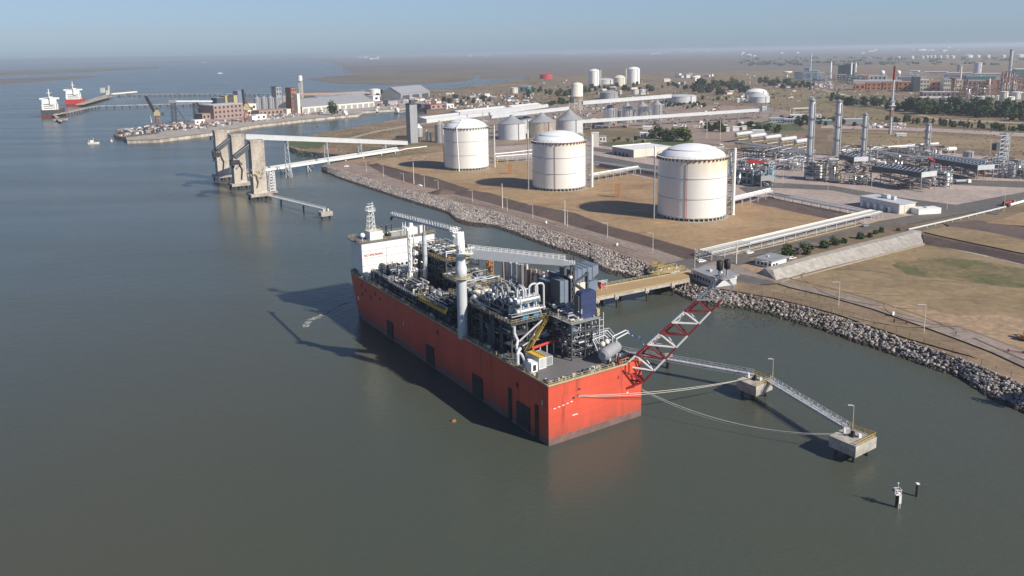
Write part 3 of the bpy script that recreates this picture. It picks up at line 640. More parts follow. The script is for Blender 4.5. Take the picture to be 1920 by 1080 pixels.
for y, z in ((23.8, 31.4), (23.8, 28.3), (27.3, 30.9), (27.3, 27.9), (31.5, 30.0), (36, 29.0)): exch(7.2, 13.2, y, z, .95, m1)
f = MB()
for x in (7.6, 10, 12.8):
    for y in (23.8, 27.3): f.bar((x, y, 26), (x, y, 32.4), .32)
f.build('exchanger_frame', 'lgrey', m1)
f = MB(); f.box(8.3, 23, 26.1, 2, 1.2, 1.1).box(12.2, 23.2, 26.1, 2.2, 1.2, 1.2); f.build('pump_skid', 'blue', m1)
def hoop(mb, x, y, z, wx, wy, hz, r, m=0):        # rounded U of pipe
    P = []
    for i in range(9):
        a = math.pi * i / 8; P.append(Vector((x - math.cos(a) * wx / 2, y - math.cos(a) * wy / 2, z + hz + min(1, math.sin(a)) * min(1.0, (abs(wx) + abs(wy)) / 2))))
    mb.pipe([Vector((x - wx / 2, y - wy / 2, z))] + P + [Vector((x + wx / 2, y + wy / 2, z))], r, 9, m)
f = MB()
for x, y, z, wx, wy, hz in ((8.2, 25, 31, 0, 3.2, 3.2), (9.6, 26.5, 31, 0, 4.2, 2.8), (12.6, 25, 31, 3.2, .6, 3.3), (14.4, 24.4, 28, 2.8, 0, 6.3), (6.5, 33, 27, .5, 4, 5.5), (8.8, 34, 27, .5, 4, 6), (11, 33.5, 27.5, 0, 4, 4.5), (13.5, 37, 28, 3, 1, 5.5), (6, 39, 26, 1, 3.5, 3.5)): hoop(f, x, y, z, wx, wy, hz, .3, 0 if y < 28 else 1)
f.build('pipe_loop', ['lgrey', 'grey'], m1)
f = MB(); rr = random.Random(5)
for i in range(90):
    x, y, z = rr.uniform(4.5, 17), rr.uniform(25, 43), rr.uniform(26.3, 31); d = Vector(rr.choice([(1, 0, 0), (0, 1, 0), (0, 0, 1), (.6, .6, .3)])) * rr.uniform(.8, 3); p = Vector((x, y, z)); f.tube(p, p + d, rr.choice([.25, .35, .5, .6]), 9, m=rr.choice([0, 0, 1, 2, 3]))
f.build('valve_cluster', ['dgrey', 'lgrey', 'black', 'blueduct'], m1)['kind'] = 'stuff'
f = MB().pipe([Vector(p) for p in ((4.4, 46, 27), (4.4, 44.3, 28.2), (4.6, 43, 27.4), (5.2, 40.2, 25.8), (6.6, 39.4, 25.8))], .62, 12); f.build('bent_duct', 'lgrey', m1)
# big pipes dropping at the module corner
f = MB(); f.pipe([Vector(p) for p in ((3.6, 21.2, 25.5), (3.6, 21.2, 23.5), (3.4, 19.2, 22), (2.6, 18.6, 21), (2.6, 18.6, 19.6), (3.4, 17.4, 18.6), (3.4, 16, 17.6), (3.4, 15.6, 16.3))], .42, 10)
f.pipe([Vector(p) for p in ((1.7, 16.8, 16.3), (1.7, 16.8, 19.2), (2.4, 17.3, 20), (3.6, 18.4, 20))], .5, 10); f.bar((5, 21, 21), (13, 21.4, 25.4), .35).bar((6, 20.8, 19.5), (14.5, 21, 22.2), .3)
f.build('downpipe', 'lgrey', m1)
st_ = MB(); a = Vector((14.6, 21.0, 26)); b = Vector((9.6, 20.0, 21)); c = Vector((5.4, 19.2, DZ + .2))
for p, q in ((a, b), (b, c)):
    n_ = 16
    for i in range(n_): s = p.lerp(q, i / n_); st_.box(s.x, s.y, s.z, .4, 1.2, .08)
    for o_ in (-.65, .65): st_.bar(p + Vector((0, o_, 0)), q + Vector((0, o_, 0)), .12, .3); st_.bar(p + Vector((0, o_, 1.1)), q + Vector((0, o_, 1.1)), .1)
    for i in range(9):
        s = p.lerp(q, i / 8)
        for o_ in (-.65, .65): st_.bar(s + Vector((0, o_, 0)), s + Vector((0, o_, 1.1)), .09)
st_.box(b.x, b.y, b.z - .1, 2, 1.8, .15); st_.build('stairway', 'gold', m1)
f = MB().htank((10.5, 24.5, 20.2), (16.8, 24.5, 20.2), 2.0, 20); f.build('horizontal_vessel', 'lgrey', m1)
# red pipe, containers, generator on the open stern deck
f = MB().tube((6.2, 16.6, 20.0), (15.6, 18.1, 20.0), .42, 12).tube((15.6, 18.1, 20.0), (16, 18.2, 20.0), .65, 12); rp = f.build('fire_main', 'red', barge)
f = MB()
for x in (7, 9.5, 12, 14.6): f.bar((x, 17.3 + (x - 10) * .15, DZ), (x, 17.3 + (x - 10) * .15, 19.6), .22).cut()
f.build('pipe_support', 'lgrey', rp)
def container(loc, rz, L, w_, hh, label, mats, yellow=False):
    t = thing('shipping_container', label, 'container', loc, rz, 'containers on the stern deck'); b = MB(); b.box(0, 0, 0, w_ - .12, L - .12, hh - .06, m=0)
    n_ = int(L / .4)
    for i in range(n_):
        for s in (-1, 1): b.box(s * (w_ / 2 - .03), -L / 2 + .35 + i * (L - .5) / n_, .15, .08, .2, hh - .35, m=0)
    for i in range(5): b.box(-w_ / 2 + .35 + i * (w_ - .6) / 4, -L / 2 + .02, .15, .16, .09, hh - .35, m=0)
    b.build('body', mats[0], t); b = MB()
    for x in (-1, 1):
        for y in (-1, 1): b.box(x * (w_ / 2 - .07), y * (L / 2 - .07), 0, .16, .16, hh)
    for z in (.08, hh - .04):
        for x in (-1, 1): b.bar((x * (w_ / 2 - .07), -L / 2, z), (x * (w_ / 2 - .07), L / 2, z), .15)
        for y in (-1, 1): b.bar((-w_ / 2, y * (L / 2 - .07), z), (w_ / 2, y * (L / 2 - .07), z), .15)
    b.build('frame', mats[1], t)
    if yellow:
        b = MB(); b.box(0, 0, hh + .01, w_ - .2, L - .2, .1)
        for i in range(7): b.box(0, -L / 2 + .5 + i * (L - 1) / 6, hh + .1, w_ - .1, .25, .3)
        for x in (-1, 1): b.box(x * (w_ / 2 - .2), 0, hh + .1, .3, L - .1, .35)
        b.build('lifting_frame', 'yellow', t)
    return t
container(BW(5.5, 13.6, DZ + .02), BR + R(3), 6.1, 2.44, 2.9, 'white ribbed container with a yellow frame on its roof, on the barge stern', ['lgrey', 'white'], True)
container(BW(8.3, 14.2, DZ + .02), BR + R(3), 5.6, 2.3, 2.5, 'plain grey ribbed container right beside the one with the yellow roof frame', ['grey', 'lgrey'])
gs = thing('generator_set', 'small white generator box with a dark vent, at the edge of the barge deck', 'generator', BW(2.2, 10.8, DZ + .02), BR)
MB().box(0, 0, .2, 2.0, 2.9, 2.5).box(0, 0, 2.7, 1.7, 2.5, .15).box(-.4, .6, 2.85, .8, .8, .4).build('housing', 'white', gs); MB().bx(-.5, .5, -1.5, -1.44, .6, 2.2).bx(-.95, .95, -1.3, 1.3, 0, .2).build('vent', 'black', gs)
# M2 frame with the navy enclosure
m2 = module('steel_tower', 15.4, 24.6, 10.6, 19.4, 26.6, 4, 23, 'bare steel frame that carries the navy blue enclosure', npipe=90, nves=8, dens=1.8, fm='dgrey', decks=False)
f = MB(); x0, x1, y0, y1, z0, z1 = 19.3, 24.7, 11.6, 14.0, 26.9, 34.7
prof = [(x0, z0 + .5), (x0 + .5, z0), (x1 - .5, z0), (x1, z0 + .5), (x1, z1 - .5), (x1 - .5, z1), (x0 + .5, z1), (x0, z1 - .5)]
vs = [(x, y0, z) for x, z in prof] + [(x, y1, z) for x, z in prof]; f.add(vs, [tuple(range(8)), tuple(range(15, 7, -1))] + [(i, 8 + i, 8 + (i + 1) % 8, (i + 1) % 8) for i in range(8)], 0)
for z in (28.8, 30.7, 32.6): f.bx(x0 - .04, x1 + .04, y0 - .05, y1, z, z + .1, 1)
f.bx(x0 - .55, x0 - .03, y0 + .4, y1, z0, z1 - .9, 2); f.build('navy_enclosure', ['navy', 'black', 'dgrey'], m2)
f = MB().bx(14.8, 25.4, 10.0, 20, 26.82, 26.98, 0).rail([(14.8, 10, 27), (14.8, 20, 27)], 1.1, 1.5, .06, m=1).rail([(18.8, 10, 27), (14.8, 10, 27)], 1.1, 1.5, .06, m=1).rail([(25.4, 10, 27), (25.4, 20, 27)], 1.1, 1.5, .06, m=1).bx(25, 26, 11.6, 13, 27, 29, 1); f.build('top_platform', ['grey', 'palegold'], m2)
f = MB().tube((25.6, 9.6, DZ), (25.6, 9.6, 28.5), .16, 6).tube((24.2, 9.6, DZ), (24.2, 9.6, 27), .16, 6)
for k in range(6): f.bar((24.2, 9.6, 17.5 + k * 1.8), (25.6, 9.6, 17.5 + k * 1.8), .14)
f.build('ladder', 'lgrey', m2)
# M3 blue grey turbine intake and exhaust ducts
m3 = module('turbine_module', 19.4, 30.2, 21.5, 34, 27.5, 3, 31, 'gas turbine module topped by blue grey ducts', npipe=50, nves=3, dens=1.2, decks=False, fm='dgrey')
f = MB()
def duct(x0, x1, y0, y1, z0, z1, m=0, ribs=True):
    f.bx(x0, x1, y0, y1, z0, z1, m)
    if ribs:
        k = max(1, int((x1 - x0) / 1.5))
        for i in range(k + 1): f.bx(x0 + (x1 - x0) * i / k - .06, x0 + (x1 - x0) * i / k + .06, y0 - .1, y1 + .1, z0 - .05, z1 + .1, 1)
duct(19.5, 22.6, 21.6, 26, 27, 35.6); duct(24.2, 28.6, 21.4, 27, 28, 34, 2); duct(23.8, 31.2, 21.6, 27.5, 34.2, 38.0, 0)
duct(19.8, 24.6, 28, 33, 27, 33.8); duct(24.4, 29.6, 28, 34, 27.5, 35)
vs = [(31.2, 21.6, 34.4), (31.2, 27.5, 34.4), (31.2, 27.5, 38), (31.2, 21.6, 38), (33.3, 21.4, 35.8), (33.3, 27.7, 35.8), (33.3, 27.7, 38.4), (33.3, 21.4, 38.4)]
f.add(vs, [(0, 3, 7, 4), (3, 2, 6, 7), (2, 1, 5, 6), (1, 0, 4, 5), (4, 7, 6, 5)], 0)
vs = [(28.6, 21.4, 29.5), (28.6, 27, 29.5), (28.6, 27, 33.4), (28.6, 21.4, 33.4), (32.8, 21.2, 30.6), (32.8, 27.2, 30.6), (32.8, 27.2, 34), (32.8, 21.2, 34)]
f.add(vs, [(0, 3, 7, 4), (3, 2, 6, 7), (2, 1, 5, 6), (1, 0, 4, 5), (4, 7, 6, 5)], 0)
f.build('air_duct', ['blueduct', 'dgrey', 'cream'], m3)
f = MB()
for k in range(5): f.bar((23, 21.0, 28 + k * 2.4), (23.9, 21.0, 30.4 + k * 2.4), .3); f.bar((23.9, 21.0, 28 + k * 2.4), (23, 21.0, 30.4 + k * 2.4), .3)
f.bar((23, 21, 27), (23, 21, 42.4), .4).bar((24.2, 21, 27), (24.2, 21, 42.4), .4).bar((24.2, 21, 34.5), (29, 21, 36.5), .45).bar((24.2, 21, 34.5), (29, 21, 31), .4).bar((29, 21, 26), (29, 21, 37), .5).bar((24.2, 21, 30.6), (29, 21, 31), .35)
f.build('duct_frame', 'dgrey', m3)
f = MB().htank((18, 21.6, 28.3), (18.2, 23, 28.3), .55, 10).htank((22.9, 20.8, 36.4), (23.1, 22, 36.4), .5, 10); f.pipe([Vector(p) for p in ((25.5, 20.6, 23), (24.6, 20.6, 26.4), (25, 20.8, 28))], .25).pipe([Vector(p) for p in ((27.6, 20.6, 23), (26.9, 20.6, 26.6))], .25); f.build('small_vessel', 'white', m3)
f = MB().bx(22, 31, 19.4, 21.2, 22.8, 23, 0).rail([(22, 19.4, 23), (31, 19.4, 23)], 1.1, 1.2, .07).box(27.5, 20.4, 23, 2.4, 1, 1.4); f.build('side_platform', 'palegold', m3)
# M4 mid port module, M5 mid starboard, M6 forward tall, M7/M8 low port ones
m4 = module('process_module', 4.5, 15, 47.5, 60, 25.2, 3, 41, 'module behind the crane with a pale top deck', npipe=45, nves=3, dens=1.1)
f = MB().htank((7.5, 50.4, 26.9), (14, 49.4, 26.9), 1.1, 16, 0).box(12, 55, 25.6, 5, 6, .7, m=1).box(13.4, 48.6, 25.6, 2.4, 2.4, 2.2, m=2); f.build('top_vessel', ['cream', 'cream', 'blue'], m4)
f = MB().rail([(8, 52, 26.6), (13, 51, 26.6), (15, 55, 26.6)], 1.4, 1, .08); f.build('yellow_railing', 'yellow', m4)
m5 = module('process_module', 15.5, 27.5, 40, 74, 22.8, 2, 51, 'low dark module amidships', npipe=90, nves=8, dens=2, top='rust')
m6 = module('process_module', 14, 27, 80, 106, 29.6, 4, 61, 'tallest dark module, in front of the white deckhouse, with yellow railings on top', npipe=130, nves=8, dens=2.6, top='yellow')
f = MB()
for i in range(18):
    rr_ = random.Random(i); f.box(rr_.uniform(15, 25), rr_.uniform(81, 105), 30.0, rr_.uniform(1, 3), rr_.uniform(1, 4), rr_.uniform(.5, 1.5), m=rr_.choice([0, 1, 1, 2]))
f.build('top_equipment', ['yellow', 'dgrey', 'rust'], m6)
f = MB()
for y in (80, 84, 88): f.box(23, y, 30.0, 5, 2.4, 1.8, m=0).tube((23, y, 31.8), (23, y, 32.2), 1.1, 12, m=0).cut()
f.build('cooler_fan', 'yellow', m6)
m7 = module('process_module', 1.6, 9.5, 57, 76, 20.4, 1, 71, 'low module with a yellow edge on the port side forward of the crane', npipe=50, nves=5, dens=1.6, top='palegold')
f = MB().bx(1.1, 1.3, 57, 76, 19.7, 20.9); f.build('yellow_girder', 'yellow', m7)
m8 = module('process_module', 2, 9.5, 79, 101, 19.6, 1, 81, 'low machinery module on the port side near the deckhouse', npipe=60, nves=6, dens=2, pm='cream', top='lgrey')
m9 = module('process_module', 2.5, 12, 103, 118, 20, 1, 91, 'small module right in front of the white deckhouse', npipe=40, nves=5, dens=1.6, pm='lgrey', top='lgrey')
m10 = module('process_module', 12, 25, 62, 78, 25, 2, 95, 'module between the crane and the tallest module', npipe=60, nves=5, dens=1.6)
f = MB()
for i in range(0, 12, 3): f.bx(13.75, 13.83, 80.3 + i * 2.15, 82.2 + i * 2.15, 17, 27.6).cut()
f.build('dark_side_panel', 'black', m6)  # black panels added to stand for the shaded interior of the module
# starboard manifold walkway
f = MB().bx(28.6, 30.9, 44, 104, 21.3, 21.6, 0)
for i in range(16): f.bar((30.7, 44 + i * 4, DZ), (30.7, 44 + i * 4, 21.3), .3, m=0); f.bar((28.8, 44 + i * 4, DZ), (28.8, 44 + i * 4, 21.3), .3, m=0)
mw = f.build('manifold_walkway', 'rust', barge); MB().rail([(30.9, 44, 21.6), (30.9, 104, 21.6)], 1.2, 1.4, .06).rail([(28.6, 44, 21.6), (28.6, 104, 21.6)], 1.2, 1.4, .06).build('railing', 'palegold', mw)
f = MB(); rr = random.Random(9)
for i in range(40): f.box(rr.uniform(29, 30.6), rr.uniform(46, 103), 21.6, rr.uniform(.3, 1), rr.uniform(.4, 2), rr.uniform(.4, 1.8), m=rr.choice([0, 1, 2, 2]))
f.truss((29.8, 78, 21.6), (29.8, 78, 28.5), 1.6, 1.6, 1.5, .2, m=0); f.build('manifold_equipment', ['orange', 'palegold', 'rust'], mw)
f = MB(); rr = random.Random(12)
for i in range(22):
    x = 31.2 + rr.uniform(0, .6); y = 47 + i * 1.15; f.tube((x, y, 19.5), (x, y, 30.5 + rr.uniform(-.8, .8)), rr.choice([.3, .42, .5]), 8, m=rr.choice([0, 1, 1, 0, 2, 3]))
for i in range(40): x, y, z = 31.5, rr.uniform(40, 52), rr.uniform(22, 30.5); f.tube((x, y, z), (x + rr.uniform(-1, 1), y + rr.uniform(-3, 3), z + rr.uniform(-3, 2)), rr.choice([.15, .25, .35]), 7, m=rr.choice([0, 1, 2]))
f.build('transfer_hose', ['cream', 'lgrey', 'rust', 'silver'], mw)

# vent tube and lattice vent mast
f = MB().tube((11.6, 91.2, 22.5), (11.6, 91.2, 37.2), .85, 16, m=0).tube((11.6, 91.2, 37.2), (11.6, 91.2, 38.6), .62, 14, m=1).tube((11.6, 91.2, 20.5), (11.6, 91.2, 22.5), .35, 12, r2=.75)
for z in (26, 30, 34): f.tube((11.6, 91.2, z), (11.6, 91.2, z + .25), .88, 16, m=1)
f.build('exhaust_tube', ['lgrey', 'grey'], barge)
vm = MB(); cx, cy = 8.4, 95.5
vm.tube((cx - .9, cy, 20), (cx - .9, cy, 38.8), .42, 10, m=1).tube((cx + .1, cy + .4, 20), (cx + .1, cy + .4, 37.2), .33, 10, m=0).tube((cx + 1.3, cy - .3, 20), (cx + .9, cy - .3, 41), .16, 8, m=0)
for k in range(10): vm.bar((cx - .9, cy, 21 + k * 1.8), (cx + 1.3, cy - .3, 22 + k * 1.8), .14); vm.bar((cx + .1, cy + .4, 21 + k * 1.8), (cx + 1.3, cy - .3, 21 + k * 1.8), .12)
for a, b in ((-2.6, -1.6), (2.8, -1.6), (2.8, 2), (-2.6, 2)): vm.bar((cx + a, cy + b, DZ), (cx + a * .2, cy + b * .2, 25.5), .42)
vm.bar((cx, cy - .6, 24.3), (cx + 4.4, cy - 1.6, 24.3), .3).bar((cx - 3.5, cy - 4, 19), (cx + 4, cy - 4, 19), .3).bar((cx, cy - 5.5, 18), (cx + 9, cy - 5.5, 19), .3).box(cx, cy, 20, 3, 3, .2)
for k in range(6): vm.ball((cx - .6, cy - .5, 23 + k * 2.6), .4, 8, 6, m=2)
vm.build('vent_mast', ['white', 'lgrey', 'white'], barge)

# crane
cr = MB(); X, Y = .9, 45.6
cr.lathe(X, Y, [(1.45, 15.6), (1.52, 16.6), (1.52, 34.4)], 24, 0); cr.lathe(X, Y, [(1.62, 34.4), (1.7, 34.5), (1.7, 37.6), (1.5, 37.8), (1.42, 41)], 24, 0)
cr.box(X + .3, Y, 15.4, 2.2, 2.6, 1.2); ped = cr.build('crane', 'lgrey', barge); ped['label'] = 'grey pedestal crane with a long boom towards the stern'
f = MB().lathe(X, Y, [(1.65, 34.3), (2.9, 34.35), (2.9, 34.55), (1.65, 34.6)], 24, 0)
n_ = 14; f.rail([(X + 2.85 * math.cos(2 * math.pi * i / n_), Y + 2.85 * math.sin(2 * math.pi * i / n_), 34.55) for i in range(n_ + 1)], 1.1, 5, .06); f.build('ring_platform', 'palegold', ped)
f = MB().lathe(X, Y, [(1.42, 41), (1.35, 41.1), (1.25, 44.6), (1.1, 48.2), (0, 48.3)], 20, 0).box(X - .9, Y + .4, 44.4, 1.8, 1.6, 3.8, BR, 0)
f.bar((X - 1.6, Y, 46.8), (X - 2.8, Y + .6, 48), .3).bar((X - 1.2, Y, 44.2), (X - 3, Y + .8, 44.4), .3).box(X + .1, Y, 48.3, 1.0, 1.0, .9, m=1).box(X - 1.3, Y + .5, 48.2, 2.6, 2.2, .25).rail([(X - 2.6, Y - .4, 48.45), (X - .2, Y - .4, 48.45)], 1.1, .8, .07).rail([(X - 2.6, Y + 1.4, 48.45), (X - .2, Y + 1.4, 48.45)], 1.1, .8, .07)
f.build('kingpost', ['white', 'dgrey'], ped)
b0 = Vector((X + .4, Y - .5, 42.0)); b1 = Vector(BL(1078, 494, 40.6) + (40.6,)); d = (b1 - b0).normalized(); u = Vector((d.y, -d.x, 0)).normalized()
def tap(mb, p, q, w0, h0, w1, h1, m=0):
    vs = []
    for o, ww, hh in ((p, w0, h0), (q, w1, h1)):
        for a, b in ((-1, 0), (1, 0), (1, 1), (-1, 1)): vs.append(o + u * a * ww / 2 + Vector((0, 0, (b - .5) * hh)))
    mb.add(vs, [(3, 2, 1, 0), (4, 5, 6, 7), (0, 1, 5, 4), (1, 2, 6, 5), (2, 3, 7, 6), (3, 0, 4, 7)], m)
f = MB(); tap(f, b0 + d * 2.5, b0 + d * 13, 1.5, 2.6, 1.5, 2.7); tap(f, b0 + d * 13, b1 - d * 3.4, 1.5, 2.7, 1.2, 1.7); tap(f, b1 - d * 3.4, b1, 1.2, 1.7, .8, .6)
f.bar(b0 + Vector((0, 0, 1)), b0 + d * 3 + Vector((0, 0, 1.2)), .35); f.bar(b0 + Vector((0, 0, -1)), b0 + d * 3.2 + Vector((0, 0, -1)), .4); f.bar(b0 - Vector((0, 0, 3.6)), b0 + d * 4.2 - Vector((0, 0, 1)), .45)
bm_ = f.build('main_boom', 'lgrey', ped)
f = MB().rail([tuple(b0 + d * 3 + u * .7 + Vector((0, 0, 1.3))), tuple(b1 - d * 3 + u * .6 + Vector((0, 0, .9)))], 1.1, 1.7, .07).rail([tuple(b0 + d * 1.5 - u * .7 + Vector((0, 0, 1.3))), tuple(b1 - d * 3 - u * .6 + Vector((0, 0, .9)))], 1.1, 1.7, .07)
f.rail([tuple(b0 + d * -.5 + u * 1.4 + Vector((0, 0, .3))), tuple(b0 + d * 3.2 + u * 1.4 + Vector((0, 0, .3)))], 1.1, 1, .07); f.box(b0.x + d.x * 1.8 + u.x, b0.y + d.y * 1.8 + u.y, b0.z + .1, 3.4, 3, .2, math.atan2(d.y, d.x))
tapx = b1 - d * 1.5; f.rail([tuple(tapx + u * .5), tuple(b1 + u * .4)], .9, .6, .07); f.build('boom_railing', 'white', ped)
f = MB().box(b1.x - d.x * 3, b1.y - d.y * 3, b1.z - 3.6, .9, .9, 2.4, m=0).bar(b1 - d * 3, b1 - d * 3 - Vector((0, 0, 2)), .12, m=0); f.build('crane_hook', 'dgrey', ped)
g0 = Vector((X - 1.0, Y + .8, 48.3)); g1 = Vector(BL(735, 404.5, 46) + (46,)); f = MB(); d = (g1 - g0).normalized(); u = Vector((d.y, -d.x, 0)).normalized()
f.bar(g0, g1, .7, .55); bm2 = MB().rail([tuple(g0 + u * .3 + Vector((0, 0, .3))), tuple(g1 + u * .3 + Vector((0, 0, .3)))], 1.1, 1.9, .07)
for i in range(27):
    p = g0.lerp(g1, i / 26) + Vector((0, 0, .3)); q = g0.lerp(g1, min(1, (i + .5) / 26)) + Vector((0, 0, 1.4)); bm2.bar(p - u * .3, q - u * .3, .08)
f.box(g1.x, g1.y, g1.z - 1.6, 1.0, 1.0, 1.2, m=1); w2 = f.build('walkway_boom', ['lgrey', 'dgrey'], ped); bm2.build('boom_railing', 'white', ped)

# vessel and pipework on the stern starboard corner
f = MB().htank((20.8, 3.6, 18.9), (27.8, 6.6, 18.9), 1.7, 20, 0).box(22.4, 4.3, DZ, .8, 2.4, 1.4, .4, 1).box(26.2, 5.9, DZ, .8, 2.4, 1.4, .4, 1).ball((22.6, 6.2, 20.9), .8, 10, 8, 2).ball((24.6, 6.8, 21), .8, 10, 8, 2)
f.build('separator_vessel', ['grey', 'lgrey', 'cream'], barge)
f = MB(); rr = random.Random(77)
for i in range(4): f.pipe([Vector(p) for p in ((21 + i * .8, 6, 19), (21 + i * .8, 8.5 + i, 21.8 + .3 * i), (26 + i, 9.5 + i * .6, 21.8 + .3 * i), (27.5 + i * .8, 8 + i * .4, 20 + .2 * i))], .17, 7, i % 2)
f.pipe([Vector(p) for p in ((27.2, 5.8, 19.6), (27.2, 5.8, 21.6), (31, 5.6, 22.6), (33.5, 2.5, 20.5), (33.5, 1, 19))], .22, 8, 0).pipe([Vector(p) for p in ((26.6, 6.8, 19.6), (26.6, 6.8, 22), (31.2, 6.6, 23), (34, 2.8, 20.9))], .2, 8, 0)
for i in range(24): f.box(rr.uniform(22, 30), rr.uniform(.8, 3), DZ, rr.uniform(.3, .9), rr.uniform(.3, 1), rr.uniform(.4, 1.5), m=rr.choice([0, 1, 2, 2, 3]))
f.build('stern_pipework', ['lgrey', 'grey', 'dgrey', 'red'], barge)
f = MB().rail([(24, .5, DZ), (31, .5, DZ)], 1.5, 1, .07)
f.bx(26.5, 29.5, -.6, .5, 13.6, DZ + .5, 1); f.bx(25.4, 26.4, -.3, .3, 14, DZ, 1); f.build('boom_bracket', ['palegold', 'hullred'], barge)

# flare boom, a triangular truss of red and white bays
az = R(-14); dh = Vector((math.cos(az), math.sin(az), 0))
P0w = BW(28.8, -1.4, 9.4)
def on_plane(px_, py_):
    r1 = W(px_, py_, 0) - Vector((0, 0, CAMH)); n_ = Vector((-dh.y, dh.x, 0)); t = (P0w - Vector((0, 0, CAMH))).dot(n_) / r1.dot(n_); return Vector((0, 0, CAMH)) + r1 * t
T_ = on_plane(1388, 526)
Ri = Matrix.Rotation(-BR, 3, 'Z'); tl = lambda P: Ri @ (P - BO)
p0 = tl(P0w); p1 = tl(T_); ax = (p1 - p0).normalized(); sdv = Vector((ax.y, -ax.x, 0)).normalized(); upv = sdv.cross(ax).normalized()
if upv.z < 0: upv = -upv
NB = 9; L_ = (p1 - p0).length; wdt = lambda t: 5.6 - 2.2 * t; dpt = lambda t: 6.6 - 3.0 * t; tw = .35; dp = 3.6
secs = [MB(), MB(), MB()]          # red, white, grey
def node(i, k):
    c = p0 + ax * (L_ * i / NB)
    if k == 0: return c + ax * (L_ / NB * .5)
    t = i / NB; e = wdt(t) / 2 * (1 if k == 1 else -1); v_ = upv * dpt(t) - ax * 2.4
    return c + v_ * math.cos(tw) - sdv * dpt(t) * math.sin(tw) + sdv * e * math.cos(tw) + upv * e * math.sin(tw)
for i in range(NB):
    s = secs[0 if i % 2 == 0 else 1] if i < 7 else secs[2]; s2 = s
    for k in (1, 2): s.bar(node(i, k), node(i + 1, k), .44)
    s.bar(node(i, 1), node(i, 2), .36); s.bar(node(i, 1), node(i + 1, 2), .2); s.bar(node(i, 2), node(i + 1, 1), .2)
    for k in (1, 2): s.bar(node(i, k), node(i, 0), .33); s.bar(node(i, 0), node(i + 1, k), .33)
    if i < NB - 1: s.bar(node(i, 0), node(i + 1, 0), .46)
s = secs[0]; s.bar(node(0, 1), (28.0, .3, 16.5), .44); s.bar(node(0, 2), (31, .3, 16.5), .44); s.bar(node(0, 0), (24.5, -.1, 15), .3); s.bar(node(0, 0), (31.2, -.1, 12), .44); s.bar(node(0, 0), (26, -.1, 9.5), .44)
for a_, b_ in (((23.5, .2, 16.6), node(1, 1)), ((25.5, .2, 16.6), node(1, 2)), ((24.5, -.1, 14), node(0, 1)), ((31.3, .3, 16.5), node(1, 0)), ((27, -.1, 12.5), node(0, 2)), ((23, -.1, 13), (24.5, 1.5, 18.5)), ((24.5, 1.5, 18.5), node(0, 1)), ((24.5, 1.5, 18.5), node(0, 2)), ((29, 1.5, 18.2), node(0, 2)), ((22.5, 1, 16.4), (29, 1.5, 18.2))): s.bar(a_, b_, .3)
fl = secs[0].build('flare_boom', 'darkred', barge); fl['label'] = 'red and white lattice boom that leans out over the water from the stern'
secs[1].build('white_section', 'white', fl); secs[2].build('tip_section', 'grey', fl)
f = MB()
for k, (a, b) in enumerate(((-.6, .25), (.2, .35), (.9, .2), (.5, .14))): f.pipe([Vector((27 + k, 4, DZ + 1.5)), (node(0, 1) + node(0, 2)) / 2 + sdv * a + upv * .4, (node(NB, 1) + node(NB, 2)) / 2 + sdv * a + upv * .4], b, 8, k % 2)
f.build('flare_pipe', ['lgrey', 'white'], fl)
f = MB(); tp = (node(NB, 1) + node(NB, 2)) / 2 + upv * .3
for a in (-.9, .9):
    c = tp + Ri @ Vector((a, -a * .3, a * .25)); f.tube(c, c + Vector((0, 0, 1.9)), .28, 10, m=0); f.lathe(c.x, c.y, [(.5, c.z + 1.8), (.8, c.z + 2), (.85, c.z + 4), (.62, c.z + 4.3), (.3, c.z + 4.2)], 14, 1)
f.rail([tuple(tp - sdv * 2.2), tuple(tp + sdv * 2.2), tuple(tp + sdv * 2.2 - ax * 4)], 1.1, 1, .07).box(tp.x, tp.y, tp.z - .3, 4.5, 4.5, .2, m=0); f.build('flare_tip', ['grey', 'black'], fl)

# ---------------------------------------------------------------- dolphins, catwalks, ropes
def dolphin(label, cs, z, hh, grp):
    P = [W(x, y, z) for x, y in cs]; c = sum(P, Vector()) / 4; t = thing('mooring_dolphin', label, 'dolphin', (c.x, c.y, 0), 0, grp); Q = [(p.x - c.x, p.y - c.y) for p in P]
    b = MB().prism(Q, z - hh, z, 0, bottom=True); b.prism([(x * .7, y * .7) for x, y in Q], z - hh - .5, z - hh, 0); b.build('cap', 'concrete', t)
    for x, y in Q: MB().tube((x * .7, y * .7, -2), (x * .62, y * .62, z - hh), .42, 12).build('pile', 'wetpile', t)
    r = MB()
    for i in (1, 2): a = Vector((*Q[i], z)) * 1; d_ = Vector((*Q[(i + 1) % 4], z)); r.rail([tuple(a * .96 + Vector((0, 0, z * .04))), tuple(d_ * .96 + Vector((0, 0, z * .04)))], 1.1, 1.3, .06)
    r.build('railing', 'yellow', t)
    h_ = MB().box(0, 0, z, 1.0, 1.4, .5, .5).box(.1, 0, z + .5, .6, .9, .9, .5).bar((0, 0, z + 1.1), (-.9, -.2, z + .7), .25); h_.build('mooring_hook', 'black', t)
    MB().box(1.6, -.6, z, .7, .7, .9).box(-1.2, 1.8, z, .5, .5, 1.3).build('control_box', 'white', t)
    return t, P, c
d1, D1, c1 = dolphin('grey concrete mooring dolphin nearer the barge stern, between two catwalks', [(1381.5, 710.8), (1418, 725.7), (1449, 713), (1411, 700)], 5, 2.9, 'concrete mooring dolphins')
d2, D2, c2 = dolphin('pale concrete mooring dolphin farthest out, at the end of the catwalk', [(1554.8, 816.5), (1605, 838), (1644, 819), (1588, 800)], 5, 2.9, 'concrete mooring dolphins')
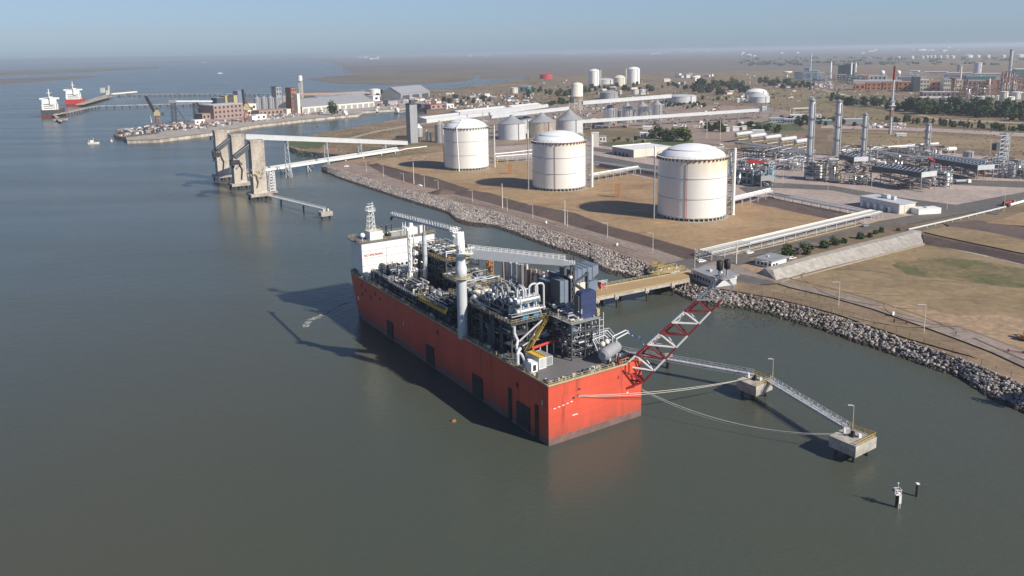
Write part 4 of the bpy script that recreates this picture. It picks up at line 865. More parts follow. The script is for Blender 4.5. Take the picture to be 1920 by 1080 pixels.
def catwalk(name, label, a, b, z=5.3, lamp=False, pm='lgrey'):
    A_, B_ = W(*a, z), W(*b, z); t = thing(name, label, 'catwalk', (A_.x, A_.y, 0), ang(A_, B_), 'catwalks to the dolphins'); L = (B_ - A_).length
    MB().truss((0, 0, z - .6), (L, 0, z - .6), 1.5, .6, 1.8, .1).bx(0, L, -.6, .6, z + .02, z + .08).build('truss_deck', pm, t)
    r = MB()
    for s in (-.75, .75):
        r.rail([(0, s, z), (L, s, z)], 1.2, 1.8, .05); k = int(L / 1.8)
        for i in range(k): r.bar((L * i / k, s, z + (1.2 if i % 2 else 0)), (L * (i + 1) / k, s, z + (0 if i % 2 else 1.2)), .06)
    r.build('railing', pm, t); return t
cw1 = catwalk('catwalk', 'thin grey catwalk between the barge stern and the nearer dolphin', (1150, 655), (1413, 701.5))
cw2 = catwalk('catwalk', 'thin grey catwalk slanting from the nearer dolphin to the outermost dolphin', (1440, 712), (1592, 803))
pl_ = thing('support_pile', 'single dark pile with a pale cap holding up the catwalk behind the flare boom', 'pile', W(1253, 690, 0)); MB().tube((0, 0, -2), (0, 0, 4), .7, 14).build('shaft', 'wetpile', pl_); MB().box(0, 0, 4, 2.4, 1.8, .7).build('cap', 'concrete', pl_)
def lamp(name, label, p, h_, r=.11, arm=1.4, rz=0, mat_='cream', group='street lamps', cat='street lamp', z=None):
    t = thing(name, label, cat, p, rz, group); MB().tube((0, 0, 0), (0, 0, h_), r * 1.3, 8, r2=r * .8).build('pole', mat_, t)
    if arm: MB().bar((0, 0, h_ - .1), (-arm, 0, h_ + .12), r * 1.3).box(-arm - .3, 0, h_, .9, .35, .18).build('lamp_head', 'lgrey', t)
    return t
lamp('lamp_post', 'yellowish lamp post on the nearer dolphin', W(1448, 712, 5), HT(1448, 712, 673, 5), .14, .7, 0, 'palegold', 'lamp posts on the dolphins', 'lamp post')
lamp('lamp_post', 'yellowish lamp post on the outermost dolphin', W(1598, 805, 5), HT(1598, 805, 760, 5), .14, .7, 0, 'palegold', 'lamp posts on the dolphins', 'lamp post')
def rope(label, A_, B_, sag, r=.07, grp='mooring lines', n_=28, two=0):
    b = MB(); Q = []
    for i in range(n_ + 1): t = i / n_; p = A_.lerp(B_, t); p.z -= sag * 4 * t * (1 - t); Q.append(p)
    for p, q in zip(Q, Q[1:]): b.tube(p, q, r, 5, caps=False)
    o = b.build('mooring_line', 'rope'); tag(o, label, 'rope', grp)
rope('taut pale mooring line across the red stern to the nearer dolphin, upper of two', BW(9.4, -.1, 11.6), c1 + Vector((-1, 0, .7)), 1.2)
rope('taut pale mooring line across the red stern to the nearer dolphin, lower of two', BW(9.4, -.1, 11.3), c1 + Vector((-1, .4, .5)), 1.55)
rope('long sagging mooring line from the stern to the outermost dolphin, upper of two', BW(31.3, -.1, 7.9), c2 + Vector((-1, 0, .8)), 3.9, .065)
rope('long sagging mooring line from the stern to the outermost dolphin, lower of two', BW(31.3, -.1, 7.6), c2 + Vector((-1.2, .4, .6)), 4.3, .065)
# navigation mark and pile
nm = thing('navigation_mark', 'small white beacon platform on a dark pile with a ladder, in open water', 'beacon', W(1681, 951, 0)); MB().tube((0, 0, -2), (0, 0, 3.2), .36, 12).build('pile', 'wetpile', nm)
MB().box(0, 0, 3.2, 1.4, 1.4, .15).rail([(-.65, -.65, 3.35), (.65, -.65, 3.35), (.65, .65, 3.35), (-.65, .65, 3.35), (-.65, -.65, 3.35)], 1, .9, .05).build('platform', 'white', nm)
MB().bar((.5, -.5, 0), (.5, -.5, 3.2), .08).bar((.1, -.7, 0), (.1, -.7, 3.2), .08).box(.4, -.6, 1.2, .5, .1, 1.8).build('ladder', 'white', nm); MB().tube((0, 0, 3.3), (0, 0, 5.6), .09, 8).box(0, 0, 5.6, .3, .3, .3).box(-.3, .2, 3.4, .5, .5, .9).build('beacon_light', 'lgrey', nm)
pp = thing('mooring_pile', 'lone dark pile with a white top beside the small beacon', 'pile', W(1718, 931, 0)); MB().tube((0, 0, -2), (.15, .1, 3), .3, 12).build('shaft', 'wetpile', pp); MB().box(.15, .1, 3, .7, .7, .2).build('cap', 'white', pp)
bo = thing('debris', 'small brown floating object in the water near the red barge', 'float', W(851, 790, 0)); MB().box(0, 0, -.1, 1.1, .8, .45, .3).box(.1, 0, .35, .4, .4, .25).build('body', 'orange', bo)
# foam line near the bow
fo = MB(); rr = random.Random(4); base = [(572, 612), (580, 600), (598, 594), (610, 588), (622, 582), (634, 574), (650, 568)]
P = [W(x, y, .03) for x, y in base]
for a, b in zip(P, P[1:]):
    for i in range(60): c = a.lerp(b, rr.random()) + Vector((rr.gauss(0, .55), rr.gauss(0, .55), 0)); s = rr.uniform(.1, .4); fo.add([(c.x + s * rr.uniform(.6, 1.4) * math.cos(t), c.y + s * rr.uniform(.6, 1.4) * math.sin(t), .03) for t in (0, 1.2, 2.5, 3.8, 5)], [(0, 1, 2, 3, 4)])
fm_ = fo.build('foam', 'foam'); tag(fm_, 'thin white foam streak on the water off the barge bow', 'foam')['kind'] = 'stuff'

# ---------------------------------------------------------------- road trestle and jetty head
tr = thing('jetty_bridge', 'pale concrete road bridge from the shore to the jetty behind the barge', 'bridge', (0, 0, 0))
TZ = 6.2; a = W(1121, 557, TZ); b = W(1286, 524, TZ); a2 = W(1131, 535, TZ); b2 = W(1284, 508, TZ)
ex = (b - a).normalized(); a = a - ex * 14; a2 = a2 - ex * 14; b = b + ex * 2; b2 = b2 + ex * 2
MB().prism([(p.x, p.y) for p in (a, b, b2, a2)], TZ - .35, TZ, 0, bottom=True).build('deck', 'trestle', tr)
f = MB()
for s in (a + (a2 - a) * .02, a2 + (a - a2) * .02, a.lerp(a2, .5)): e = s + (b - a); f.bar(s - Vector((0, 0, .9)), e - Vector((0, 0, .9)), .5, 1.1)
f.build('girder', 'concrete', tr)
f = MB().rail([tuple(a2 + Vector((0, 0, 0))), tuple(b2)], 1.0, 2, .07, mids=1).bar(a + Vector((0, 0, .15)), b + Vector((0, 0, .15)), .35, .3).bar(a.lerp(a2, .8) + Vector((0, 0, .3)), b.lerp(b2, .8) + Vector((0, 0, .3)), .2).bar(a.lerp(a2, .86) + Vector((0, 0, .3)), b.lerp(b2, .86) + Vector((0, 0, .3)), .3); f.build('pipe_rail', 'palegold', tr)
for x_ in (1118, 1152, 1208, 1258):
    q = min(max((x_ + 2 - 1121) / 165, -.05), 1); p = W(1121, 557, TZ).lerp(W(1286, 524, TZ), q); p2 = p + (a2 - a) * .98
    f = MB().bar(p - Vector((0, 0, 1.9)) - (a2 - a).normalized() * .6, p2 - Vector((0, 0, 1.9)), 1.1, 1.0, m=0); f.box(p.x, p.y, TZ - 2.2, 1.7, .8, 2.0, ang(a, b), 0)
    for s in (.08, .5, .92): c = p.lerp(p2, s); f.tube((c.x, c.y, -2), (c.x, c.y, TZ - 2.3), .4, 10, m=1)
    f.build('pier', ['concrete', 'wetpile'], tr)
JH = thing('jetty', 'jetty platform hidden partly behind the barge with red loading arms on it', 'jetty', (0, 0, 0)); f = MB()
q = [BW(34.2, 28, TZ), BW(46, 28, TZ), BW(46, 92, TZ), BW(34.2, 92, TZ)]; f.prism([(p.x, p.y) for p in q], TZ - 1.3, TZ + .03, 0, bottom=True)
f.build('platform', 'concrete', JH)
for i in range(7):
    for j in (36, 44): c = BW(j, 30 + i * 10, 0); MB().tube((c.x, c.y, -2), (c.x, c.y, TZ - 1.3), .5, 10).build('pile', 'wetpile', JH)
def la(i, px_, py_):
    p = W(px_, py_, TZ); t = thing('loading_arm', ['red loading arm with a counterweight drum, nearest the bridge', 'red pipe assembly beside the loading arm on the jetty', 'red valve skid under a white frame on the jetty'][i], 'loading arm', p, BR, 'red equipment on the jetty')
    MB().tube((0, 0, 0), (0, 0, 2.2), .4, 10).pipe([Vector((0, 0, 2)), Vector((-2.6, .5, 3.1)), Vector((-5.2, .8, 2.2))], .35, 9).build('arm', 'red', t); MB().tube((-.9, 0, 1.6), (.9, 0, 1.9), .75, 12).box(1.2, .4, 0, 1.4, 1.2, 1.5).build('counterweight', 'red', t)
for i, (x_, y_) in enumerate(((1126, 541), (1111, 543), (1103, 548))): la(i, x_, y_)
gf = thing('gangway_frame', 'white steel frame standing among the red equipment on the jetty', 'frame', W(1129, 543, TZ), BR); f = MB()
for x_ in (-1.3, 1.3):
    for y_ in (-1.2, 1.2): f.bar((x_, y_, 0), (x_, y_, 3.3), .16)
f.box(0, 0, 3.3, 3, 2.8, .2).build('frame', 'lgrey', gf); MB().rail([(-1.5, -1.4, 3.5), (1.5, -1.4, 3.5)], .8, 1, .06).build('railing', 'lgrey', gf)
jb = thing('control_cabinet', 'white cabinet on the jetty in front of the red equipment', 'cabinet', W(1105, 551, TZ), BR); MB().box(0, 0, 0, 1.2, 1.2, 2.2).build('body', 'white', jb); MB().bx(-.45, .45, -.65, -.6, .2, 2).build('door', 'lgrey', jb)
yp = thing('access_platform', 'low yellow railed platform at the jetty end of the bridge', 'platform', W(1095, 556, TZ), BR); MB().box(0, 0, .9, 6, 3, .15).build('deck', 'palegold', yp); MB().rail([(-3, -1.5, 1), (3, -1.5, 1), (3, 1.5, 1)], 1.1, 1, .07).build('railing', 'yellow', yp)

# ================================================================ TANKS AND PLANT
def front(xl, xr, yb, z=LZ):            # circle on the ground from its left, right and front photo points
    P = W((xl + xr) / 2, yb, z); R_ = (xr - xl) / 2 * MP((xl + xr) / 2, yb, z)
    for _ in range(3): d = Vector((P.x, P.y, 0)); C_ = P + d.normalized() * R_; R_ = (xr - xl) / 2 * (C_ - Vector((0, 0, CAMH * .7))).length / F_PX
    return C_, R_
def stained(H, Rr, c, k):       # rust and yellow run-off from the rim, an own mark of the paint
    m = MT['tankwhite'].copy(); n = m.node_tree.nodes; l = m.node_tree.links; b = n['Principled BSDF']; old = b.inputs['Base Color'].links[0].from_socket
    tc = n.new('ShaderNodeTexCoord'); sp = n.new('ShaderNodeSeparateXYZ'); l.new(tc.outputs['Object'], sp.inputs[0])
    mr = n.new('ShaderNodeMapRange'); mr.inputs[1].default_value = H - 4.5 * k - 2; mr.inputs[2].default_value = H; l.new(sp.outputs['Z'], mr.inputs[0])
    mx_ = n.new('ShaderNodeMapRange'); mx_.inputs[1].default_value = -Rr * .7; mx_.inputs[2].default_value = Rr * .9; l.new(sp.outputs['X'], mx_.inputs[0])
    mp = n.new('ShaderNodeMapping'); mp.inputs['Scale'].default_value = (1, 1, .06); l.new(tc.outputs['Object'], mp.inputs[0]); nz = n.new('ShaderNodeTexNoise'); nz.inputs['Scale'].default_value = .35; nz.inputs['Detail'].default_value = 6; l.new(mp.outputs[0], nz.inputs['Vector'])
    a = n.new('ShaderNodeMath'); a.operation = 'MULTIPLY'; l.new(mr.outputs[0], a.inputs[0]); l.new(mx_.outputs[0], a.inputs[1]); e = n.new('ShaderNodeMath'); e.operation = 'MULTIPLY'; l.new(a.outputs[0], e.inputs[0]); l.new(nz.outputs['Fac'], e.inputs[1])
    f = n.new('ShaderNodeMath'); f.operation = 'MULTIPLY'; f.use_clamp = True; f.inputs[1].default_value = .95 + .4 * k; l.new(e.outputs[0], f.inputs[0]); mx = n.new('ShaderNodeMix'); mx.data_type = 'RGBA'; l.new(f.outputs[0], mx.inputs['Factor']); l.new(old, mx.inputs[6]); mx.inputs[7].default_value = (.6, .46, .2, 1); l.new(mx.outputs[2], b.inputs['Base Color'])
    return m
def big_tank(label, xl, xr, yb, yr, red=True, stain=.7, n=44):
    c, Rr = front(xl, xr, yb); H = HT((xl + xr) / 2, yb, yr)
    t = thing('storage_tank', label, 'storage tank', c, 0, 'large white domed tanks'); z0 = 2.3
    sh = MB().lathe(0, 0, [(Rr, z0), (Rr, H - .6)], 96, 0).build('shell', 'tankwhite', t)
    MB().lathe(0, 0, [(Rr + .3, 1.8), (Rr + .3, z0), (Rr - .3, z0 + .02)], 64, 0, False).prism([(math.cos(i * .2) * (Rr + 2), math.sin(i * .2) * (Rr + 2)) for i in range(31)], 0.05, .35, 1).build('base_slab', ['concrete', 'concrete'], t)
    col = MB().box(0, 0, .3, .7, .7, 1.5).build('support_column', 'oldconcrete', t); a = 0; col.location = (Rr - .3, 0, 0)
    for i in range(1, n): a = 2 * math.pi * i / n; k = col.copy(); COL.objects.link(k); k.parent = t; k.location = ((Rr - .3) * math.cos(a), (Rr - .3) * math.sin(a), 0); k.rotation_euler = (0, 0, a)
    MB().lathe(0, 0, [(Rr * .97, H - .7), (Rr * .86, H + 1.9), (Rr * .7, H + 3.7), (Rr * .5, H + 5.2), (Rr * .25, H + 6.1), (0, H + 6.4)], 64, 0).lathe(0, 0, [(Rr * .72, H + 3.62), (Rr * .722, H + 3.72), (Rr * .7, H + 3.8)], 64, 1).build('dome_roof', ['roofwhite', 'grey'], t)
    MB().lathe(0, 0, [(Rr + .02, H - .62), (Rr + .75, H - .5), (Rr + .75, H - .3), (Rr * .96, H - .3)], 64, 0, False).build('rim_walkway', 'cream', t)
    q = MB()
    for i in range(48): a = 2 * math.pi * i / 48; q.box((Rr + .35) * math.cos(a), (Rr + .35) * math.sin(a), H - 1.9, .7, .5, 1.5, a, 0)
    q.build('rim_bracket', 'dgrey', t)['kind'] = 'stuff'
    q = MB(); pts = [((Rr + .7) * math.cos(2 * math.pi * i / 40), (Rr + .7) * math.sin(2 * math.pi * i / 40), H - .3) for i in range(41)]; q.rail(pts, 1.2, 3, .06); q.build('rim_railing', 'palegold', t)
    for z in (H * .36, H * .68): MB().lathe(0, 0, [(Rr, z - .12), (Rr + .22, z - .1), (Rr + .22, z + .1), (Rr, z + .12)], 96, 0, False).build('wind_girder', 'grey', t)
    MB().lathe(0, 0, [(Rr - 2.5, .4), (Rr - 2.5, 2.2)], 40).build('gap_shade', 'black', t); sh.data.materials[0] = MT['tankwhite'] if stain < 1 else stained(H, Rr, c, stain)  # black ring under the shell paints the shaded gap between the columns
    va = math.atan2(-c.y, -c.x)
    if red:
        a = va - R(8); q = MB(); q.tube(((Rr + .3) * math.cos(a), (Rr + .3) * math.sin(a), .5), ((Rr + .3) * math.cos(a), (Rr + .3) * math.sin(a), H - 2.5), .13, 6)
        P = [((Rr + .3) * math.cos(a + R(k * 4)), (Rr + .3) * math.sin(a + R(k * 4)), H - 2.5 + min(1.6, .3 * k)) for k in range(18)]; q.pipe([Vector(p) for p in P], .11, 6); q.build('fire_pipe', 'red', t)
    # valve deck at the edge of the roof
    a = va + R(105); q = MB(); x, y = Rr * .8 * math.cos(a), Rr * .8 * math.sin(a); q.box(x, y, H + 2.0, 6, 4, .2, a, 0).rail([(x - 3, y - 2.4, H + 2.2), (x + 3, y - 2.4, H + 2.2), (x + 3, y + 2.4, H + 2.2), (x - 3, y + 2.4, H + 2.2), (x - 3, y - 2.4, H + 2.2)], 1.2, 1.2, .08, 0)
    rr = random.Random(int(xl))
    for i in range(10): q.pipe([Vector((x + rr.uniform(-3, 3), y + rr.uniform(-2, 2), H + .8)), Vector((x + rr.uniform(-3, 3), y + rr.uniform(-2, 2), H + 3 + rr.uniform(0, 1.5))), Vector((x + rr.uniform(-4, 6), y + rr.uniform(-2, 2), H + 3))], .22, 6, m=rr.choice([1, 1, 2]))
    q.build('roof_platform', ['palegold', 'lgrey', 'grey'], t)
    return t, c, Rr, H
T1, C1, R1, H1 = big_tank('farthest of the large white domed tanks, a white pipe down its front', 834, 917, 321, 240, False, 0)
T2, C2, R2, H2 = big_tank('middle one of the three large white domed tanks, a thin red pipe down it', 998.5, 1098, 360, 267, True, 1.2)
T3, C3, R3, H3 = big_tank('nearest of the large white domed tanks, its upper shell stained yellow', 1234, 1357.5, 417, 298, True, 2.2)
def tower_pipe(label, c, Rr, H, off, r=.85, lat=True):
    p = Vector((c.x + Rr + off, c.y - 1, LZ)); t = thing('pipe_tower', label, 'pipe tower', p, 0, 'pipe towers beside the big tanks')
    MB().tube((0, 0, 0), (0, 0, H + 3.5), r, 14).tube((0, 0, 0), (0, 0, .6), r * 1.3, 14).build('riser_pipe', 'white', t)
    if lat:
        q = MB(); x0, x1 = -off + .4, -r - .4
        for y in (-1.2, 1.2):
            for x in (x0, x1): q.bar((x, y, 0), (x, y, H + 2), .25)
        n = 11
        for k in range(n):
            z0 = (H + 2) * k / n; z1 = (H + 2) * (k + 1) / n
            for y in (-1.2, 1.2): q.bar((x0, y, z1), (x1 + .8, y, z1), .22); q.bar((x0, y, z0), (x1, y, z1), .16)
            for x in (x0, x1): q.bar((x, -1.2, z1), (x, 1.2, z1), .22)
        q.build('lattice', 'grey', t); q = MB()
        for k in range(n): z1 = (H + 2) * (k + 1) / n; q.box((x0 + x1) / 2, 0, z1 - .12, x1 - x0 - .3, 2.2, .1).cut()
        q.build('landing', 'dgrey', t)
    return t
tower_pipe('thick white riser pipe with a lattice ladder on the right of the middle tank', C2, R2, H2, 4.6)
tower_pipe('thick white riser pipe with a lattice ladder on the right of the nearest tank', C3, R3, H3, 4.6)
tower_pipe('lattice stair tower with a white pipe on the right of the farthest big tank', C1, R1, H1 - 3, 5.2, .35)
p = W(861, 322); MB().tube((0, 0, 0), (-1.2, 1, H1 + .5), .5, 10).tube((-1.2, 1, H1 + .3), (3, 13, H1 + 6.5), .4, 8).build('pipe_riser', 'white', T1, loc=(p.x - C1.x, p.y - C1.y, 0))
for px_, py_, yt, lb in ((991, 357, 243, 'slim grey post standing left of the middle big tank'), (1226, 411, 274, 'slim grey post with a white tip standing left of the nearest big tank'), (833, 305, 240, 'slim grey post against the left side of the farthest big tank')):
    p = W(px_, py_); hh = HT(px_, py_, yt); t = thing('vent_post', lb, 'post', p, 0, 'vent posts beside the big tanks'); q = MB().tube((0, 0, 0), (0, 0, hh - 6), .4, 10)
    for k in range(9): q.box(.5, 0, 2 + k * 3, .5, .5, .12)
    q.build('post', 'grey', t); MB().tube((0, 0, hh - 6), (0, 0, hh), .5, 10).build('cap', 'white', t)
def frame_orange(px_, py_, yt, lb):
    p = W(px_, py_); hh = HT(px_, py_, yt); t = thing('pipe_gantry', lb, 'frame', p, 0, 'orange frames by the big tanks'); q = MB()
    for x in (-1.2, 1.2): q.bar((x, 0, 0), (x, 0, hh), .8)
    q.bar((-1.2, 0, hh - .5), (1.2, 0, hh - .5), .5); q.build('frame', 'orange', t); MB().tube((0, 0, 0), (0, 0, hh * .9), .2, 8).build('pipe', 'rust', t)
frame_orange(956, 327, 308, 'small orange steel frame between the farthest and the middle big tank'); frame_orange(1158, 371, 344, 'small orange steel frame between the middle and the nearest big tank')

# pipe racks
def rack(name, label, P_, Q_, w_, h_, bay, npipe, pm='lgrey', fm='lgrey', grp='pipe racks', rmin=.15, rmax=.35, cat='pipe rack', lev=1, big=None):
    L = (Q_ - P_).length; t = thing(name, label, cat, P_, ang(P_, Q_), grp); q = MB(); k = max(1, int(L / bay))
    for i in range(k + 1):
        x = L * i / k
        for y in (-w_ / 2, w_ / 2): q.bar((x, y, 0), (x, y, h_ * lev), .32)
        for j in range(lev): q.bar((x, -w_ / 2 - .4, h_ * (j + 1)), (x, w_ / 2 + .4, h_ * (j + 1)), .36)
    for j in range(lev):
        for y in (-w_ / 2, w_ / 2): q.bar((0, y, h_ * (j + 1)), (L, y, h_ * (j + 1)), .22)
    q.build('frame', fm, t); r_ = random.Random(int(L * 10)); mats = [pm, 'lgrey', 'grey']
    for j in range(lev):
        for i in range(npipe):
            y = -w_ / 2 + w_ * (i + .5) / npipe; rad = r_.uniform(rmin, rmax); s = r_.choice([0, 0, 0, .2]); MB().tube((L * s, y, h_ * (j + 1) + .2 + rad), (L, y, h_ * (j + 1) + .2 + rad), rad, 8).build('pipe', r_.choice(mats), t)
    if big: MB().tube((0, 0, h_ * lev + 1.4), (L, 0, h_ * lev + 1.4), big, 10).build('main_pipe', 'white', t)
    return t
rack('pipe_rack', 'long low pipe rack beside the cross road in front of the nearest big tank', W(1322, 487), W(1642, 408), 7.5, 3.6, 9, 9, 'cream', 'lgrey')
rack('pipe_rack', 'pipe rack leading right from the farthest tank to the middle tank', W(930, 306), W(1003, 300), 5, 4.5, 9, 6, 'lgrey', 'lgrey', big=.5)
rack('pipe_rack', 'pipe rack leading right from the middle tank, topped by a white pipe', W(1104, 342), W(1196, 326), 5, 4.6, 8, 6, 'cream', 'lgrey', big=.55)
rack('pipe_rack', 'pipe rack leading right from the nearest tank, topped by a white pipe', W(1368, 391), W(1443, 372), 5, 5, 8, 6, 'cream', 'lgrey', big=.6)
rack('pipe_rack', 'low pipe rack of arched pale frames beyond the nearest tank, running towards the substation', W(1445, 372), W(1640, 411), 6, 3.0, 7, 8, 'cream', 'lgrey')
rack('pipe_rack', 'low dark pipe rack between the middle and the nearest big tank, behind them', W(1112, 310), W(1238, 330), 7, 2.5, 10, 8, 'grey', 'dgrey')
def pipeline(label, pts, r, z=1.2, m='white', sup=8, name='pipeline', grp='surface pipelines'):
    P = [W(a, b) for a, b in pts]; t = thing(name, label, 'pipeline', P[0], 0, grp); o = P[0]; MB().pipe([p - o + Vector((0, 0, z)) for p in P], r, 10).build('pipe', m, t); q = MB()
    for a, b in zip(P, P[1:]):
        k = max(1, int((b - a).length / sup))
        for i in range(k): c = a.lerp(b, i / k) - o; q.box(c.x, c.y, 0, .8, .8, max(.1, z - r), ang(a, b))
    q.build('support', 'concrete', t); return t
pipeline('thick white pipeline along the cross road, in front of the plant at the right edge', [(1703, 434), (1800, 412), (1885, 391)], .5, 1.1, 'lgrey')
pipeline('white pipeline on the ground at the far right edge behind a parked lorry', [(1893, 388), (1925, 379), (1990, 364)], .8, 1.2)
pipeline('white L shaped pipeline from the farthest big tank to the right', [(928, 300), (960, 297), (1000, 292)], .5, 5.5, sup=12)
pipeline('long white pipeline lying in the scrub under the lower conveyor gallery', [(745, 285), (760, 281), (800, 276)], .5, .9)

# substation buildings, gatehouse, jetty control building
def block(name, label, fl, fr, br_, h_, wall='white', roof='grey', cat='building', grp=None, wins=None, par=.5, door=None, wall2=None, slope=0, over=.25, winrow=True, z=LZ):
    A, B, C_ = W(*fl, z), W(*fr, z), W(*br_, z); ux = (B - A).normalized(); L = (B - A).length; uy = Vector((-ux.y, ux.x, 0)); D = abs((C_ - B).dot(uy)); D = max(D, 2)
    t = thing(name, label, cat, A, ang(A, B), grp); MB().bx(0, L, 0, D, 0, h_).build('wall', wall, t)
    q = MB(); vs = [(-over, -over, h_ + .01), (L + over, -over, h_ + .01), (L + over, D + over, h_ + .01), (-over, D + over, h_ + .01), (-over, -over, h_ + .3), (L + over, -over, h_ + .3), (L + over, D + over, h_ + .3 + slope), (-over, D + over, h_ + .3 + slope)]
    q.add(vs, [(3, 2, 1, 0), (4, 5, 6, 7), (0, 1, 5, 4), (1, 2, 6, 5), (2, 3, 7, 6), (3, 0, 4, 7)]); q.build('roof', roof, t)
    for (x, z0, ww, hh) in (wins or []): f_ = MB().bx(x - .08, x + ww + .08, -.06, -.003, z0 - .08, z0 + hh + .08).build('window', 'lgrey', t); MB().bx(x, x + ww, -.09, -.062, z0, z0 + hh).build('pane', 'window', f_)
    if door: f_ = MB().bx(door[0], door[0] + 1.1, -.08, -.003, .02, 2.2).build('door', 'dgrey', t); MB().box(door[0] + .95, -.12, 1, .06, .08, .12).build('handle', 'lgrey', f_)
    t['L'] = L; t['D'] = D
    return t, L, D
def sidewin(t, L, y0, n, sp, z0=1.1, ww=1.1, hh=1.0, x=None):
    for i in range(n):
        y = y0 + i * sp; f_ = MB().bx(L + .003, L + .06, y - .08, y + ww + .08, z0 - .08, z0 + hh + .08).build('window', 'lgrey', t); MB().bx(L + .062, L + .09, y, y + ww, z0, z0 + hh).build('pane', 'window', f_)
g_, L, D = block('gatehouse', 'small white gatehouse with a grey flat roof beside the cross road', (1416, 498), (1446, 505), (1470, 496), 3.3, over=.5, slope=.5, wins=[(1 + i * 1.9, 1.2, 1.2, 1.1) for i in range(4)], door=(9, 0))
sidewin(g_, L, 1.2, 2, 2.0, 1.1, 1.3, 1.1); MB().box(L * .3, D * .5, 3.7, 1, 1, .6).build('roof_unit', 'lgrey', g_)
g_, L, D = block('control_building', 'grey control building with a pale flat roof at the shore end of the bridge', (1299, 524), (1341, 541), (1366, 529), 4.2, wall='lgrey', roof='grey', over=.7, slope=.2, wins=[(1 + i * 1.9, 1.4, 1.2, 1.3) for i in range(6)], door=(13, 0))
MB().box(L * .4, D * .4, 4.6, 1.4, 1.2, .8).cut().box(L * .7, D * .6, 4.6, 1, 1, .7).build('roof_unit', 'cream', g_); MB().bx(L + .003, L + .2, 0, D, 2.9, 4.19).build('fascia', 'white', g_)
g_, L, D = block('substation', 'white two-toned substation building with air ducts on its roof, right of the arched pipe rack', (1612, 386), (1685, 402), (1704, 396), 6.0, wall='lgrey', roof='lgrey', over=.6, door=(20, 0))
MB().box(L * .42, D * .6, 6.35, 4.5, 3, 2.2).cut().box(L * .62, D * .6, 6.35, 2.4, 2, 2).build('roof_unit', 'lgrey', g_)
q = MB()
for i in range(5): q.bx(2 + i * 5.2, 3.4 + i * 5.2, -1.6, -.01, 0, 3.4).cut()
q.build('transformer', 'white', g_); MB().bx(L + .003, L + .1, .5, D - .5, .5, 5).build('end_panel', 'cream', g_)
g_, L, D = block('equipment_building', 'small plain white box building just right of the substation', (1708, 400), (1722, 404), (1744, 396), 3.4, wall='white', roof='white', over=.1); MB().box(L * .5, D * .5, 3.75, 3, 2, .5).build('roof_unit', 'lgrey', g_)
g_, L, D = block('workshop', 'low white flat roofed workshop with a dark front behind the middle big tank', (1148, 289), (1188, 296), (1228, 284), 7, wall='grey', roof='white', over=.3, wins=[(4 + i * 6, 0.1, 3, 3) for i in range(4)]); MB().bx(L + .003, L + .2, 0, D, 0, 6.9).build('end_wall', 'cream', g_)
q = MB().bx(-.2, 0, 0, D, 5, 7.8); q.build('parapet', 'white', g_)

# bushes and trees
def crown_mesh(seed, r, h_, m, n=420, leaf=.5, z0=.3, clumps=9):
    rr = random.Random(seed); v = []; f = []
    cs = [(Vector((rr.uniform(-.6, .6) * r, rr.uniform(-.6, .6) * r, z0 * h_ + rr.uniform(.1, .95) * h_ * (1 - z0))), rr.uniform(.3, .55)) for _ in range(clumps)] + [(Vector((0, 0, h_ * (.5 + z0 / 2))), .6)]
    for _ in range(n):
        c, s = rr.choice(cs); d = Vector((rr.gauss(0, 1), rr.gauss(0, 1), rr.gauss(0, 1))).normalized(); p = c + Vector((d.x * r * s, d.y * r * s, d.z * h_ * s * .55)) * rr.uniform(.6, 1.05)
        if p.z < z0 * h_ * .5: p.z = z0 * h_ * .5 + rr.random() * h_ * .2
        a = Vector((rr.gauss(0, 1), rr.gauss(0, 1), rr.gauss(0, 1))).normalized(); b = a.cross(d)
        if b.length < .1: continue
        b.normalize(); l = leaf * rr.uniform(.6, 1.5); k = len(v); v += [p + a * l, p + b * l, p - a * l, p - b * l]; f.append((k, k + 1, k + 2, k + 3))
    me = bpy.data.meshes.new('crown'); me.from_pydata([tuple(q) for q in v], [], f); me.materials.append(MT[m]); return me
def trunk_mesh(seed, r, h_):
    rr = random.Random(seed); b = MB(); b.tube((0, 0, -.3), (0, 0, h_ * .55), r, 7, r2=r * .6)
    for i in range(5): a = rr.uniform(0, 6.28); b.tube((0, 0, h_ * rr.uniform(.25, .5)), (math.cos(a) * h_ * .25, math.sin(a) * h_ * .25, h_ * rr.uniform(.6, .8)), r * .5, 5, r2=r * .15)
    o = b.build('trunk', 'trunk'); me = o.data; bpy.data.objects.remove(o); return me
TREES = []
for i, (m, r, hh, z0, n) in enumerate((('leaf1', 4.2, 10, .15, 520), ('leaf2', 4.8, 10, .2, 520), ('leaf1', 3.2, 12, .1, 460), ('leaf3', 4.5, 9, .15, 480), ('leaf2', 2.6, 12, .12, 420), ('leafbare', 4, 8, .2, 260))):
    TREES.append((crown_mesh(100 + i, r, hh, m, n, .62, z0, 8 + i), trunk_mesh(200 + i, .28, hh), hh))
def tree(px_, py_, hpx, kind, label, grp, name='tree', cat='tree', wide=1.):
    cr_, tr_, hh = TREES[kind]; p = W(px_, py_); s = hpx * MP(px_, py_) / hh; o = thing(name, label, cat, p, rnd.uniform(0, 6.28), grp)
    a = bpy.data.objects.new('crown', cr_); link(a, o); b = bpy.data.objects.new('trunk', tr_); link(b, o); o.scale = (s * wide, s * wide, s)
    return o
